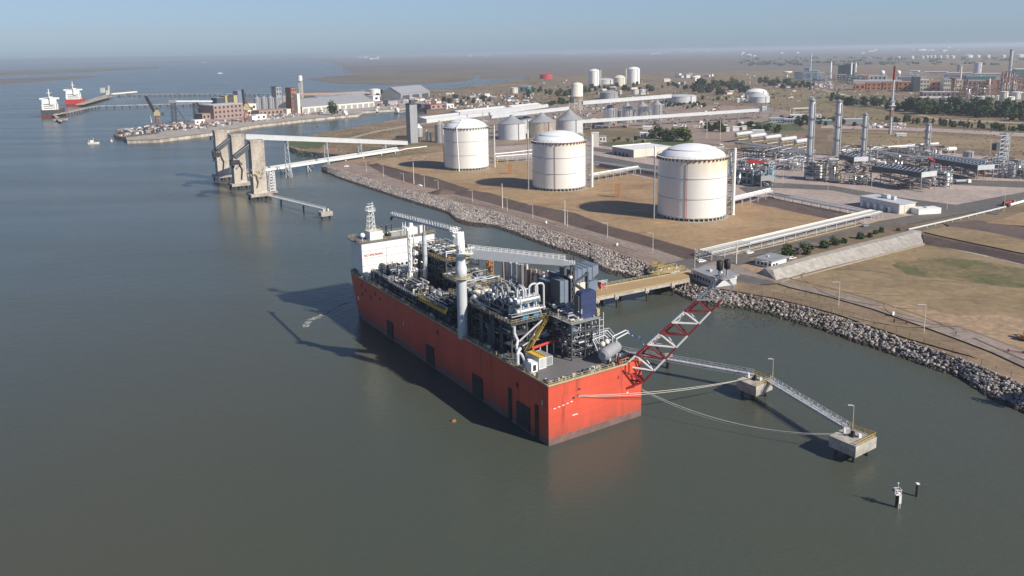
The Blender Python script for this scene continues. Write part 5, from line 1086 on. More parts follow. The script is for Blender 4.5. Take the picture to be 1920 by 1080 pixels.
BU = [(1473,484,22,1,1.5,'leftmost of the row of round bushes, right behind the gatehouse'),(1490,482,15,5,2.0,'grey leafless looking bush in the row behind the gatehouse'),(1511,479,21,1,1.5,'widest green bush in the row behind the gatehouse'),(1545,466,14,0,1.7,'round green bush left of its twin, in the middle of the bush row'),(1565,461,15,1,1.6,'round green bush right of its twin, in the middle of the bush row'),(1582,457,10,0,1.6,'small dark bush after the pair in the middle of the bush row'),(1613,449,12,0,1.6,'round dark bush standing alone right of a gap in the row'),(1631,446,9,0,1.5,'small bush directly right of the lone round one in the row'),(1641,440,8,0,1.4,'very small bush, third from the right end of the row'),(1652,437,10,0,1.3,'last full bush at the right end of the roadside row'),(1684,434,6,0,1.6,'tiny low shrub beyond the right end of the bush row')]
for x, y, h_, k, wd_, lb in BU: tree(x, y, h_, k, lb, 'bushes along the cross road', 'bush', 'bush', wd_)
def grove(n, x0, x1, f0, f1, h0, h1, kinds, label, grp, jit=None, wd_=1.3, nm='tree'):
    r_ = random.Random(int(x0 * 7 + n))
    for i in range(n):
        t = (i + r_.random()) / n; x = x0 + (x1 - x0) * t; y = f0(t) + (f1(t) - f0(t)) * r_.random()
        tree(x, y, r_.uniform(h0, h1), r_.choice(kinds), label, grp, nm, nm, wide=wd_ * r_.uniform(.85, 1.25))
lin = lambda a, b: (lambda t: a + (b - a) * t)
grove(42, 1560, 1925, lin(186, 224), lin(196, 232), 11, 17, (0, 2, 0, 4, 1), 'dark green tree in the long belt of trees in front of the refinery', 'trees of the refinery belt', wd_=1.25)
grove(22, 1700, 1930, lin(205, 216), lin(214, 226), 18, 25, (0, 1, 2), 'dark green tree in the thick wood at the right end of the refinery belt', 'trees of the refinery belt')
grove(28, 1660, 1925, lin(225, 246), lin(229, 250), 7, 12, (0, 1, 4), 'low green tree in the hedge row between the dry fields and the plant', 'trees of the hedge row')
grove(28, 1305, 1402, lin(158, 162), lin(175, 182), 11, 16, (0, 2, 1), 'dark tree in the dense grove behind the conveyors, right of the far white tanks', 'trees of the dense grove')
grove(12, 1240, 1330, lin(158, 158), lin(166, 168), 6, 10, (0, 2), 'small dark tree among the far white houses', 'trees among the far houses')
grove(16, 1425, 1530, lin(155, 164), lin(164, 170), 8, 13, (0, 2, 1), 'dark tree left of the blue refinery units', 'trees left of the blue units')
grove(18, 985, 1105, lin(172, 170), lin(184, 182), 8, 12, (0, 2, 1), 'dark tree in the grove around the cream water tower', 'trees around the water tower')
grove(10, 1012, 1075, lin(198, 190), lin(202, 197), 7, 11, (0, 2), 'dark tree between the warehouse roofs and the water tower', 'trees in front of the water tower')
grove(14, 1105, 1225, lin(158, 160), lin(172, 172), 7, 11, (0, 2), 'dark tree around the two tall far white tanks', 'trees around the far white tanks')
grove(10, 830, 925, lin(186, 186), lin(195, 195), 7, 11, (0, 1, 2), 'dark tree in the row behind the port sheds', 'trees behind the port sheds')
grove(9, 700, 800, lin(176, 168), lin(184, 178), 5, 9, (0, 2), 'small dark tree beside the far grey shed', 'trees beside the far shed')
grove(8, 1222, 1292, lin(258, 262), lin(266, 270), 17, 24, (0, 1, 3), 'large green tree right behind the nearest big tank', 'trees behind the nearest tank', wd_=1.2)
grove(5, 1326, 1358, lin(238, 240), lin(248, 252), 9, 14, (0, 0), 'dark round tree left of the horizontal gas tanks', 'trees left of the gas tanks')
grove(14, 1380, 1465, lin(236, 242), lin(244, 250), 7, 11, (0, 1, 0), 'dark tree behind the horizontal gas tanks', 'trees behind the gas tanks')
grove(12, 1465, 1565, lin(222, 228), lin(232, 238), 6, 9, (0, 1, 3), 'tree around the low houses left of the tall steel columns', 'trees around the low houses')
grove(5, 1300, 1400, lin(184, 186), lin(192, 192), 5, 8, (0, 2), 'tree on the rise behind the grey flat tank', 'trees on the rise')
grove(6, 1148, 1215, lin(262, 262), lin(268, 270), 5, 8, (0, 3), 'small tree beside the white workshop', 'trees beside the workshop')
grove(7, 1050, 1110, lin(232, 236), lin(240, 242), 5, 8, (0, 1), 'small tree between the silos and the houses', 'trees between silos and houses')
tree(623, 216, 23, 1, 'single large round tree standing alone on the port quay', None, wide=1.0)
tree(1300, 172, 7, 0, 'small tree left of the dense grove', None)

# lamp posts and masts on the tank side
LP = [(687,323,302,1,'lamp post by the shore road end nearest the river inlet'),(719,332,309,1,'second lamp post from the left end of the shore road'),(757,342,325,1,'short lamp post on the shore road below the tall pole'),(796,352,328,1,'lamp post left of the dark gravel heap on the shore road'),(822,361,338,1,'lamp post on the shore road in front of the farthest big tank'),(886,380,357,1,'lamp post beyond the stone bulge of the shore'),(951,397,370,1,'lamp post directly right of the tall pole in front of the middle tank'),(999,411,384,1,'lamp post on the embankment foot in front of the middle tank'),(1064,426,394,1,'lamp post directly right of the tall pole behind the crane'),(1139,447,418,1,'lamp post with a horizontal arm above the shore bend'),(1224,473,437,1,'white lamp post in front of the nearest big tank'),(1302,520,465,0,'tall bare pole beside the shore control building'),(1439,514,490,1,'lamp post right in front of the gatehouse'),(1572,574,529,1,'lamp post at the left end of the dry field'),(1732,622,571,1,'lamp post on the road beside the dry field, nearest the viewer')]
for x, y, yt, arm, lb in LP: lamp('lamp_post', lb, W(x, y), HT(x, y, yt), .13, 2.0 if arm else 0, 0, 'cream', 'lamp posts along the shore road', 'lamp post')
for x, y, yt, lb in ((776,345,304,'tall pale pole on the shore road in front of the farthest big tank'),(942,391,344,'tall pale pole in front of the middle big tank'),(1059,422,375,'tall pale pole on the embankment behind the crane'),(1325,260,222,'tall white pole behind the nearest tank, left one of two'),(1350,262,224,'tall white pole behind the nearest tank, right one of two'),(1380,496,455,'slim white pole beside the roadside pipe rack')):
    lamp('mast', lb, W(x, y), HT(x, y, yt), .26, 0, 0, 'cream', 'tall bare poles', 'pole')
for i, (x, y, yt, lb) in enumerate(((1210,300,262,'slim pole left of the nearest big tank roof'),(1187,290,260,'slim pole above the white workshop'),(1605,330,290,'slim pale pole in front of the tall steel columns'),(1682,300,262,'slim pale pole behind the cooler banks'),(1855,305,262,'slim pale pole in the plain on the right'),(1695,405,378,'lamp post at the substation corner'),(1634,352,335,'lamp post in front of the nearest cooler bank'),(1552,360,342,'lamp post on the bend of the plant road'),(1775,395,368,'slim lamp post right of the small white building'),(1882,396,362,'lamp post beside the parked lorry at the right edge'),(1468,345,320,'slim post beside the light blue frame'),(1604,222,196,'slim post left of the flare stack'),(1448,272,240,'slim post among the gas tanks'))):
    lamp('lamp_post', lb, W(x, y), HT(x, y, yt), .12, 1.5, 0, 'cream', 'slim poles in the plant', 'lamp post')
# fence along the shore
def fence(label, pts, h_=2.2, st=4):
    P = [W(a, b) for a, b in pts]; t = thing('wire_fence', label, 'fence', P[0], 0, 'wire fences'); o = P[0]; Q = [p - o for p in P]; q = MB()
    for a, b in zip(Q, Q[1:]):
        k = max(1, int((b - a).length / st))
        for i in range(k): c = a.lerp(b, i / k); q.bar(c, c + Vector((0, 0, h_)), .1)
    q.build('post', 'dgrey', t)['kind'] = 'stuff'; q = MB()
    for a, b in zip(Q, Q[1:]):
        for z in (h_ * .33, h_ * .66, h_): q.bar(a + Vector((0, 0, z)), b + Vector((0, 0, z)), .035)
    q.build('wire', 'dgrey', t); return t
fence('thin wire fence along the rocks below the dry field', [(1385, 549), (1450, 558), (1520, 576), (1600, 599), (1680, 627), (1760, 655), (1840, 686), (1925, 722)])
fence('thin wire fence along the rocks on the tank side of the bridge', [(1195, 487), (1130, 461), (1060, 438), (980, 410), (900, 386), (840, 370)], 1.8, 5)

# yellow valve station at the bridge foot
vs_ = thing('valve_station', 'yellow railed valve platform with pipes at the shore end of the bridge', 'valve station', W(1250, 512), ang(W(1225, 515), W(1290, 500))); q = MB().box(0, 0, 1.2, 17, 6, .15)
for x in (-8, -4, 0, 4, 8):
    for y in (-2.8, 2.8): q.bar((x, y, 0), (x, y, 1.2), .2)
q.box(-4.5, 1, 3.6, 4, 4, .15)
for x in (-6.4, -2.6):
    for y in (-.9, 2.9): q.bar((x, y, 1.2), (x, y, 3.6), .2)
q.build('platform', 'palegold', vs_); MB().rail([(-8.5, -3, 1.35), (8.5, -3, 1.35), (8.5, 3, 1.35), (-8.5, 3, 1.35), (-8.5, -3, 1.35)], 1.1, 1.2, .08).rail([(-6.5, -1, 3.75), (-2.5, -1, 3.75), (-2.5, 3, 3.75), (-6.5, 3, 3.75), (-6.5, -1, 3.75)], 1.1, 1, .08).build('railing', 'yellow', vs_)
q = MB(); rr = random.Random(2)
for i in range(9): q.tube((-8 + i * 2, rr.uniform(-2, 2), .6), (-6 + i * 2, rr.uniform(-2, 2), 1.9), .3, 8, m=i % 2)
q.htank((-2, -4.4, 1), (3, -4.4, 1), .7, 10, 0); q.build('pipework', ['lgrey', 'grey'], vs_)

# vehicles
def car(label, px_, py_, rz, m='white', truck=False):
    t = thing('parked_car', label, 'car', W(px_, py_), rz, 'cars on the roads'); q = MB(); pr = [(-2.1, .35), (2.1, .35), (2.15, .85), (1.2, 1.0), (.6, 1.5), (-1.2, 1.55), (-2.0, 1.0), (-2.15, .8)]
    vs = [(x, -.85, z) for x, z in pr] + [(x, .85, z) for x, z in pr]; q.add(vs, [tuple(range(8)), tuple(range(15, 7, -1))] + [(i, 8 + i, 8 + (i + 1) % 8, (i + 1) % 8) for i in range(8)], 0); q.build('body', m, t)
    MB().box(-.3, 0, 1.05, 1.9, 1.72, .36).build('window', 'window', t)
    for x in (-1.35, 1.35):
        for y in (-.82, .82): MB().tube((x, y - .1, .34), (x, y + .1, .34), .34, 12).build('wheel', 'black', t)
for lb, x, y, rz, m in (('white car parked beside the leftmost bush behind the gatehouse', 1484, 486, .4, 'white'), ('white car at the left end of the roadside pipe rack', 1315, 492, .5, 'white'), ('white vehicle near the middle of the roadside pipe rack', 1405, 476, .5, 'white'), ('grey vehicle at the far end of the roadside pipe rack', 1622, 425, .5, 'grey'), ('white vehicle at the start of the shore road by the inlet', 650, 313, .3, 'white'), ('white car in front of the farthest big tank', 787, 350, -.4, 'white'), ('white car in the yard behind the conveyors', 1352, 272, .3, 'white'), ('white car on the pink gravel at the right edge', 1916, 335, .3, 'white')): car(lb, x, y, rz, m)
def lorry(label, px_, py_, rz, tank='lgrey', cab='white', L=9, name='lorry'):
    t = thing(name, label, 'lorry', W(px_, py_), rz, 'lorries in the plant'); MB().htank((-L / 2, 0, 2.2), (L / 2 - 2.4, 0, 2.2), 1.15, 14).build('tank', tank, t)
    MB().box(L / 2 + .2, 0, .7, 2.2, 2.4, 2.4).box(L / 2 + 1.2, 0, .7, .6, 2.3, 1.2).build('cab', cab, t); MB().box(L / 2 + 1.32, 0, 2.0, .06, 2, .8).build('windscreen', 'window', t); MB().box(0, 0, .8, L, 1.2, .25).build('chassis', 'black', t)
    for x in (-L / 2 + 1, -L / 2 + 2.3, L / 2 - .2, L / 2 + .9):
        for y in (-1.05, 1.05): MB().tube((x, y - .15, .5), (x, y + .15, .5), .5, 12).build('wheel', 'black', t)
lorry('grey tank lorry with a white cab parked right of the cooler banks', 1803, 345, .15, 'grey', 'white', 10)
lorry('dark red lorry standing on the road at the far right beside the white pipeline', 1890, 386, .5, 'darkred', 'rust', 9)
# excavator at the right edge
ex_ = thing('excavator', 'brown tracked excavator at the right edge of the dry field', 'excavator', W(1925, 640), .6); q = MB().box(0, -1.3, 0, 4.2, .6, .9).cut().box(0, 1.3, 0, 4.2, .6, .9); q.build('track', 'black', ex_)
MB().box(-.3, 0, 1, 3.6, 2.6, 1.3).build('body', 'orange', ex_); MB().box(.9, .7, 2.3, 1.5, 1.1, 1.2).build('cab', 'rust', ex_); MB().bar((1.2, -.4, 1.9), (4.2, -.4, 4.4), .45).bar((4.2, -.4, 4.4), (6.2, -.4, 2), .35).box(6.3, -.4, 1, .9, 1.1, 1).build('arm', 'orange', ex_)
# person walking by the road
def person(label, px_, py_, rz):
    t = thing('person', label, 'person', W(px_, py_), rz); me = bpy.data.meshes.new('body')
    J = [(0, 0, .95, .15, .11), (0, 0, 1.2, .15, .11), (0, 0, 1.42, .19, .1), (0, 0, 1.52, .06, .06), (0, 0, 1.62, .09, .1), (0, 0, 1.72, .085, .09), (-.1, .02, .86, .1, .1), (-.12, .12, .48, .07, .07), (-.12, .02, .1, .05, .05), (-.12, .16, .05, .045, .04), (.1, 0, .86, .1, .1), (.12, -.02, .48, .07, .07), (.12, -.22, .12, .05, .05), (.12, -.1, .04, .045, .04), (-.2, 0, 1.42, .06, .06), (-.27, -.05, 1.15, .045, .045), (-.27, .08, .9, .035, .035), (.2, 0, 1.42, .06, .06), (.27, .06, 1.15, .045, .045), (.27, .2, .95, .035, .035)]
    E_ = [(0, 1), (1, 2), (2, 3), (3, 4), (4, 5), (0, 6), (6, 7), (7, 8), (8, 9), (0, 10), (10, 11), (11, 12), (12, 13), (2, 14), (14, 15), (15, 16), (2, 17), (17, 18), (18, 19)]
    me.from_pydata([j[:3] for j in J], E_, []); o = bpy.data.objects.new('body', me); link(o, t); sk = o.modifiers.new('skin', 'SKIN'); o.modifiers.new('sub', 'SUBSURF').levels = 1; o.modifiers['sub'].render_levels = 1
    if not me.skin_vertices: 
        lay = me.attributes
    try:
        for i, j in enumerate(J): me.skin_vertices[0].data[i].radius = (j[3], j[4])
        me.skin_vertices[0].data[0].use_root = True
    except Exception: pass
    dg_ = bpy.context.evaluated_depsgraph_get(); m2 = bpy.data.meshes.new_from_object(o.evaluated_get(dg_)); o.modifiers.clear(); o.data = m2
    m2.materials.clear(); m2.materials.append(MT['cloth']); m2.materials.append(MT['skin'])
    for p in m2.polygons: p.material_index = 1 if p.center.z > 1.5 else 0
person('person in dark clothes walking at the roadside by the corner of the dry field', 1792, 629, .5)
for x, y, lb in ((1674, 593, 'small white cabinet on a post beside the dry field road'), (1157, 462, 'small white round-topped cabinet by the shore bend'), (1024, 420, 'small white box on the rail-like tracks behind the crane')):
    t = thing('roadside_cabinet', lb, 'cabinet', W(x, y), .4, 'small white roadside boxes'); MB().box(0, 0, .5, .9, .5, 1.2).build('box', 'white', t); MB().box(0, 0, 0, .3, .3, .5).build('post', 'grey', t)
for x, y, lb in ((1688, 605, 'low rusty road barrier by the nearest lamp post of the dry field'), (1904, 663, 'low rusty barrier on the road at the right edge')):
    t = thing('road_barrier', lb, 'barrier', W(x, y), -.5, 'road barriers'); MB().bar((-2, 0, .8), (2, 0, .8), .2).build('rail', 'rust', t)
    for s in (-2, 2): MB().box(s, 0, 0, .5, .5, 1.1).build('post', 'darkred', t)
ob = tree(1965, 748, 34, 1, 'large tree at the shore just outside the right edge', None, wide=1.2)

# ================================================================ GRAIN LOADER, PORT, SILOS
ld = []
for i, (x, y, yt, lb) in enumerate(((421, 337, 244, 'farthest of the three tall concrete loader towers in the water'), (453, 353, 252, 'middle one of the three tall concrete loader towers in the water'), (490, 373, 263, 'nearest of the three tall concrete loader towers in the water'))):
    p = W(x, y, 0); h_ = HT(x, y, yt, 0); t = thing('loader_tower', lb, 'loader tower', p, BR, 'concrete grain loader towers'); ld.append((p, h_, t))
    MB().box(0, 4, 4, 9.4, 8, h_ - 4).box(0, 4, h_ - 1.2, 10, 8.6, 1.21).box(0, 4, h_ * .48, 9.7, 8.3, .5).build('shaft', 'oldconcrete', t)
    MB().box(0, 4, 2.2, 15, 14, 1.8).build('platform', 'oldconcrete', t)
    for a in (-6, 0, 6):
        for b in (-2, 9): MB().tube((a, b, -2), (a, b, 2.2), .7, 10).build('pile', 'wetpile', t)
    q = MB()
    for k in range(10): q.box(-4.72, 1 + (k % 2) * 2, 8 + k * 3.2, .05, 1.2, 1.6).cut()
    q.build('window', 'window', t)
    if i: 
        q = MB(); q.bar((-4.7, 3, h_ - 3.5), (-16, 2, h_ - 11), 3.0, 3.2, 0); q.bar((-4.7, 3, h_ - 1.9), (-16, 2, h_ - 9.4), 3.4, .3, 1); q.build('spout_gallery', ['dgrey', 'grey'], t); rr = random.Random(i); q = MB()
        for k in range(26): a = Vector((rr.uniform(-19, -12), rr.uniform(-.5, 3), h_ - rr.uniform(10, 19))); q.bar(a, a + Vector((rr.uniform(-2, 2), rr.uniform(-1, 1), rr.uniform(-3, 3))), rr.uniform(.2, .7))
        q.pipe([Vector((-14, 1, h_ - 14)), Vector((-11.5, 1, h_ - 20)), Vector((-12.5, 1, h_ - 27))], .6, 8); q.bx(-19, -13, -.5, 3, h_ - 16, h_ - 13); q.build('loading_spout', 'black', t)  # shade on the gallery and spout is put into their dark colours
    else:
        MB().box(-6, 4, h_ - 8, 3, 5, 3).build('side_house', 'dgrey', t)
    if i == 2:
        q = MB(); rr = random.Random(8)
        for k in range(30): a = Vector((rr.uniform(-9, 3), -1.5 + rr.uniform(-1, 1), h_ * .45 + rr.uniform(-2, 2) - 0)); q.bar(a, a + Vector((rr.uniform(-2, 2), rr.uniform(-1, 1), rr.uniform(-2, 2))), rr.uniform(.2, .5))
        q.pipe([Vector((-2, -1.5, h_ * .42)), Vector((-1, -1.5, h_ * .3)), Vector((-2, -1.5, h_ * .22))], .5, 8); q.build('loading_spout', 'palegold', t)
p = W(511, 364, 0); t = thing('stair_tower', 'white lattice stair tower beside the nearest loader tower', 'stair tower', p, BR); q = MB()
for a, b in ((-2, -2), (2, -2), (2, 2), (-2, 2)): q.bar((a, b, 2), (a, b, 17), .3)
for k in range(7):
    z = 3 + k * 2.1; q.bar((-2, -2, z), (2, -2, z + 1.4), .3).bar((2, -2, z), (2, 2, z), .3).bar((-2, -2, z), (-2, 2, z + 1.5), .25).bar((-2, -2, z), (2, -2, z), .3)
q.build('lattice', 'white', t); MB().box(0, 0, 1.2, 7, 6, .9).build('platform', 'oldconcrete', t); MB().tube((0, 0, -2), (0, 0, 1.2), .8, 10).build('pile', 'wetpile', t)
t = catwalk('catwalk', 'pale catwalk on dark piles from the nearest loader tower to its small dolphin', (506, 367), (609, 392), 4.6, pm='white'); t['group'] = 'catwalks to the dolphins'
for x, y in ((537, 383), (577, 394)): q = W(x, y, 0); q2 = t.matrix_basis.inverted() @ q; L0 = MB().tube((q2.x, 0, -2), (q2.x, 0, 3.6), .55, 10).build('pile', 'wetpile', t)
pq = W(610, 396, 4.3); t = thing('mooring_dolphin', 'small pale concrete dolphin at the end of the loader catwalk', 'dolphin', (pq.x, pq.y, 0), BR, 'concrete mooring dolphins')
MB().box(0, 0, 1.6, 7.4, 6, 2.7).build('cap', 'concrete', t); MB().box(-1, 0, 4.3, 1, 1, 1).cut().box(2, .5, 4.3, .8, .8, 1.4).build('bollard', 'cream', t)
for a in (-2.5, 2.5): MB().tube((a, 0, -2), (a, 0, 1.6), .6, 10).build('pile', 'wetpile', t)

def gallery(label, A, B, w_=3, h_=3, sup=(), mt='lgrey', under='grey', z0=None, name='conveyor_gallery', legw=2.4, thin=.3):
    A = Vector(A); B = Vector(B); t = thing(name, label, 'conveyor', (A.x, A.y, 0), ang(A, B), 'conveyor galleries'); L = (B - A).to_2d().length
    MB().bar((0, 0, A.z), (L, 0, B.z), w_, h_).build('housing', mt, t); q = MB(); q.bar((0, 0, A.z + h_ / 2 + .12), (L, 0, B.z + h_ / 2 + .12), w_ + .5, .22).build('roof', 'white', t)
    q = MB(); q.bar((0, -w_ / 2 - .02, A.z - h_ / 2 - .15), (L, -w_ / 2 - .02, B.z - h_ / 2 - .15), .3, .3); q.build('girder', under, t)
    for s in sup:
        x = L * s; z = A.z + (B.z - A.z) * s - h_ / 2; zb = LZ if z0 is None else z0; q = MB(); n = max(2, int((z - zb) / 4))
        for y in (-legw / 2, legw / 2): q.bar((x, y * 1.6, zb), (x, y, z), thin)
        for k in range(n):
            a = zb + (z - zb) * k / n; b = zb + (z - zb) * (k + 1) / n; q.bar((x, -legw / 2 * 1.3, a), (x, legw / 2 * 1.3, b), thin * .6); q.bar((x, -legw / 2 * 1.2, b), (x, legw / 2 * 1.2, b), thin * .6)
        if zb < 1: q.bar((x + 5, 0, zb), (x, 0, z), thin * 1.2)
        q.build('trestle', under, t)
    return t
pa = ld[1][0] + BX * 5 + Vector((0, 0, ld[1][1] - 2)); pb = W(762, 268, 7)
gallery('long pale covered conveyor sloping down from the loader towers to the grey tower', pa, pb, 3.4, 3.6, (.2, .42, .64, .82), 'lgrey', 'lgrey', 0, legw=3, thin=.5)
pc = W(496, 319, 7); pd = W(746, 281, 7)
gallery('lower narrow conveyor on short piles below the long sloping one', pc, pd, 2.2, 1.5, (.03, .15, .28, .42, .56, .7, .85, .97), 'white', 'lgrey', -1, legw=1.4, thin=.5)
gallery('second low conveyor line right beside the lower narrow one', W(497, 315, 7), W(744, 277, 6), 1.5, 1.1, (.1, .3, .5, .7, .9), 'lgrey', 'grey', -1, legw=1.2, thin=.4)
# grey elevator tower and hopper silo
p = W(777, 268); h_ = HT(777, 268, 196); t = thing('elevator_tower', 'tall narrow grey elevator tower left of the farthest big tank', 'tower', p, R(36)); MB().box(0, 4, 0, 9, 9, h_).build('shaft', 'grey', t); MB().box(0, 4, h_ + .01, 9.8, 9.8, 1.2).cut().box(1, 4, h_ + 1.3, 5, 4, 3.4).build('roof', 'dgrey', t)
q = MB()
for k in range(9): q.box(4.52, 4, 5 + k * 4, .06, 2, 1.2).cut()
q.build('window', 'window', t)
def silo(label, xl, xr, yb, ye, ya, m='galv', rm='grey', grp='grey silos', legs=0, rings=7, name='silo', cone=True, z=LZ):
    c, Rr = front(xl, xr, yb, z); f = ((xl + xr) / 2, yb); H = HT(f[0], f[1], ye, z); A_ = max(.3, (ye - ya) * MP(f[0], f[1], z) * 1.02 if cone else .5)
    t = thing(name, label, 'silo' if cone else 'tank', c, 0, grp); q = MB().lathe(0, 0, [(Rr, legs), (Rr, H)], 40)
    if legs: q.lathe(0, 0, [(.5, legs * .35), (Rr, legs)], 40)
    q.build('shell', m, t)
    if rings:
        q = MB()
        for k in range(rings): zz = legs + (H - legs) * (k + .5) / rings; q.lathe(0, 0, [(Rr, zz - .1), (Rr + .12, zz), (Rr, zz + .1)], 40)
        q.build('hoop', m, t)['kind'] = 'stuff'
    q = MB().lathe(0, 0, [(Rr * 1.03, H), (Rr * .5, H + A_ * .5), (Rr * .12, H + A_)], 40).lathe(0, 0, [(Rr * .12, H + A_), (Rr * .12, H + A_ + .8), (0, H + A_ + .9)], 12)
    q.build('roof', rm, t)
    if legs:
        for k in range(6): a = k * math.pi / 3; MB().bar((Rr * .9 * math.cos(a), Rr * .9 * math.sin(a), 0), (Rr * .9 * math.cos(a), Rr * .9 * math.sin(a), legs + 1), .4).build('leg', 'grey', t)
    q = MB()
    if Rr > 5:
        va = math.atan2(-c.y, -c.x) + .5; x, y = (Rr + .4) * math.cos(va), (Rr + .4) * math.sin(va); q.bar((x, y, 0), (x, y, H + .5), .5); q.build('ladder', 'rust', t)
    return t
silo('small grey hopper silo on legs at the foot of the grey elevator tower', 779, 793, 267, 240, 234, 'galv', 'white', legs=6)
silo('dark grey silo half hidden behind the left side of the farthest big tank', 816, 834, 268, 234, 228, 'grey', 'grey')
silo('leftmost of the three broad cone roofed silos between the big tanks', 934, 986, 263, 233, 219, 'lgrey', 'grey', 'broad grey silos', rings=10)
silo('brownish middle one of the three broad cone roofed silos, behind the middle big tank', 991, 1042, 259, 230, 215, 'oldconcrete', 'grey', 'broad grey silos', rings=10)
silo('rightmost of the three broad cone roofed silos, right behind the middle big tank', 1043, 1093, 254, 226, 209, 'lgrey', 'grey', 'broad grey silos', rings=10)
silo('broad silo just behind the left one of the three, mostly hidden', 958, 1000, 250, 225, 214, 'lgrey', 'grey', 'broad grey silos', rings=6)
for i, (a, b, yb, ye, ya) in enumerate(((1130, 1157, 235, 206, 196), (1165, 1186, 231, 203, 194), (1193, 1215, 228, 200, 192), (1221, 1242, 225, 197, 189))):
    silo('%s of the four shiny metal silos under the high conveyor' % ('widest and leftmost', 'second from the left', 'third from the left', 'rightmost')[i], a, b, yb, ye, ya, 'silver', 'galv', 'shiny metal silos')
for i, (a, b) in enumerate(((1158, 1164), (1187, 1192), (1216, 1221))): silo('slim metal bin squeezed in after silo pair, %s of three' % ('left one', 'middle one', 'right one')[i], a, b, 229, 208, 205, 'galv', 'galv', 'slim metal bins', rings=0)
for x0, x1, yb, yt, lb in ((798, 803, 266, 246, 'thin'), (806, 810, 265, 250, 'short')): silo('%s pale bin beside the grey hopper silo' % lb, x0, x1, yb, yt, yt - 2, 'lgrey', 'lgrey', 'thin bins by the hopper', rings=0)
def gal2(label, a, b, w_=3, h_=3, ns=5, **k):
    A = W(a[0], a[1]); B = W(b[0], b[1]); A.z = LZ + HT(*a); B.z = LZ + HT(*b); return gallery(label, A, B, w_, h_, [(i + .5) / ns for i in range(ns)], **k)
gal2('pale conveyor gallery right above the tops of the broad cone roofed silos', (921, 257, 219), (1066, 243, 203), 3.2, 3.6, 4)
gal2('pale conveyor gallery behind the first one above the broad silos', (918, 247, 214), (1027, 238, 198), 3.2, 3.4, 4)
gal2('leftmost pale conveyor gallery, starting behind the farthest big tank', (862, 243, 213), (976, 236, 202), 3.2, 3.2, 4)
gal2('high conveyor gallery on tall thin legs over the shiny metal silos', (1092, 240, 193), (1257, 228, 180), 3.2, 4.2, 6, legw=3, thin=.4)
gal2('long low conveyor gallery in front of the shiny metal silos, reaching far to the right', (1091, 245, 228), (1426, 222, 206), 3.2, 3.6, 11, legw=2, thin=.45)
t = thing('transfer_tower', 'small grey lattice head tower at the right end of the long low conveyor', 'tower', W(1432, 222), .2); q = MB(); h_ = HT(1432, 222, 196)
for a, b in ((-5, -4), (5, -4), (5, 4), (-5, 4)): q.bar((a, b, 0), (a, b, h_), .5)
for k in range(4): z = h_ * k / 4; q.bar((-5, -4, z), (5, -4, z + h_ / 4), .35).bar((5, -4, z), (5, 4, z + h_ / 4), .35).bar((-5, -4, z + h_ / 4), (5, -4, z + h_ / 4), .4)
q.build('lattice', 'grey', t); MB().box(-1, 0, h_ * .6, 7, 6, h_ * .3).build('machine_house', 'lgrey', t)

def shed(label, fl, fr, depth, he, hr, wall='lgrey', roof='lgrey', name='shed', grp=None, z=LZ, bays=0, cat='shed', end=None):
    A, B = W(*fl, z), W(*fr, z); L = (B - A).length; t = thing(name, label, cat, A, ang(A, B), grp); D = depth
    q = MB().bx(0, L, 0, D, 0, he); q.add([(0, 0, he), (0, D, he), (0, D / 2, hr), (L, 0, he), (L, D, he), (L, D / 2, hr)], [(0, 2, 1), (3, 4, 5)]); q.build('wall', wall, t)
    q = MB(); o = .6; q.add([(-o, -o, he), (L + o, -o, he), (L + o, D / 2, hr + .3), (-o, D / 2, hr + .3), (L + o, D + o, he), (-o, D + o, he)], [(0, 1, 2, 3), (3, 2, 4, 5)]); q.build('roof', roof, t)
    for i in range(bays): x = L * (i + .5) / bays; w2 = L / bays * .35; MB().bx(x - w2, x + w2, -.12, -.003, .2, he * .7).build('door', end or 'dgrey', t)
    return t
shed('low white warehouse roof behind the farthest big tank, longest one', (800, 231), (935, 214), 26, 6, 8, 'lgrey', 'white')
shed('second low white warehouse roof just behind the longest one', (862, 218), (955, 208), 22, 6, 8, 'lgrey', 'white')
shed('small white warehouse roof in front of the water tower', (962, 209), (1015, 203), 20, 7, 9, 'lgrey', 'white')
# water tower
def lattice_tower(label, px_, yb, yt, tank_h, r, m='cream', grp=None, name='water_tower'):
    p = W(px_, yb); H = HT(px_, yb, yt); t = thing(name, label, 'water tower', p, 0, grp); q = MB(); zb = H - tank_h; n = max(2, int(zb / 5))
    for k in range(6):
        a = k * math.pi / 3; b = a + math.pi / 3; P = lambda an, z: (r * .9 * math.cos(an), r * .9 * math.sin(an), z); q.bar(P(a, 0), P(a, zb), .6)
        for j in range(n): q.bar(P(a, zb * j / n), P(b, zb * (j + 1) / n), .35); q.bar(P(a, zb * (j + 1) / n), P(b, zb * (j + 1) / n), .4)
    q.build('lattice', 'cream', t); MB().lathe(0, 0, [(r * .5, zb - 2), (r, zb + 1), (r * 1.12, zb + 1.2), (r, zb + 1.5), (r, H - r * .45), (r * .75, H - r * .15), (0, H)], 28).build('tank', m, t); return t
lattice_tower('cream domed water tower on a lattice stand behind the silos', 1082, 207, 154, 24, 9.6)
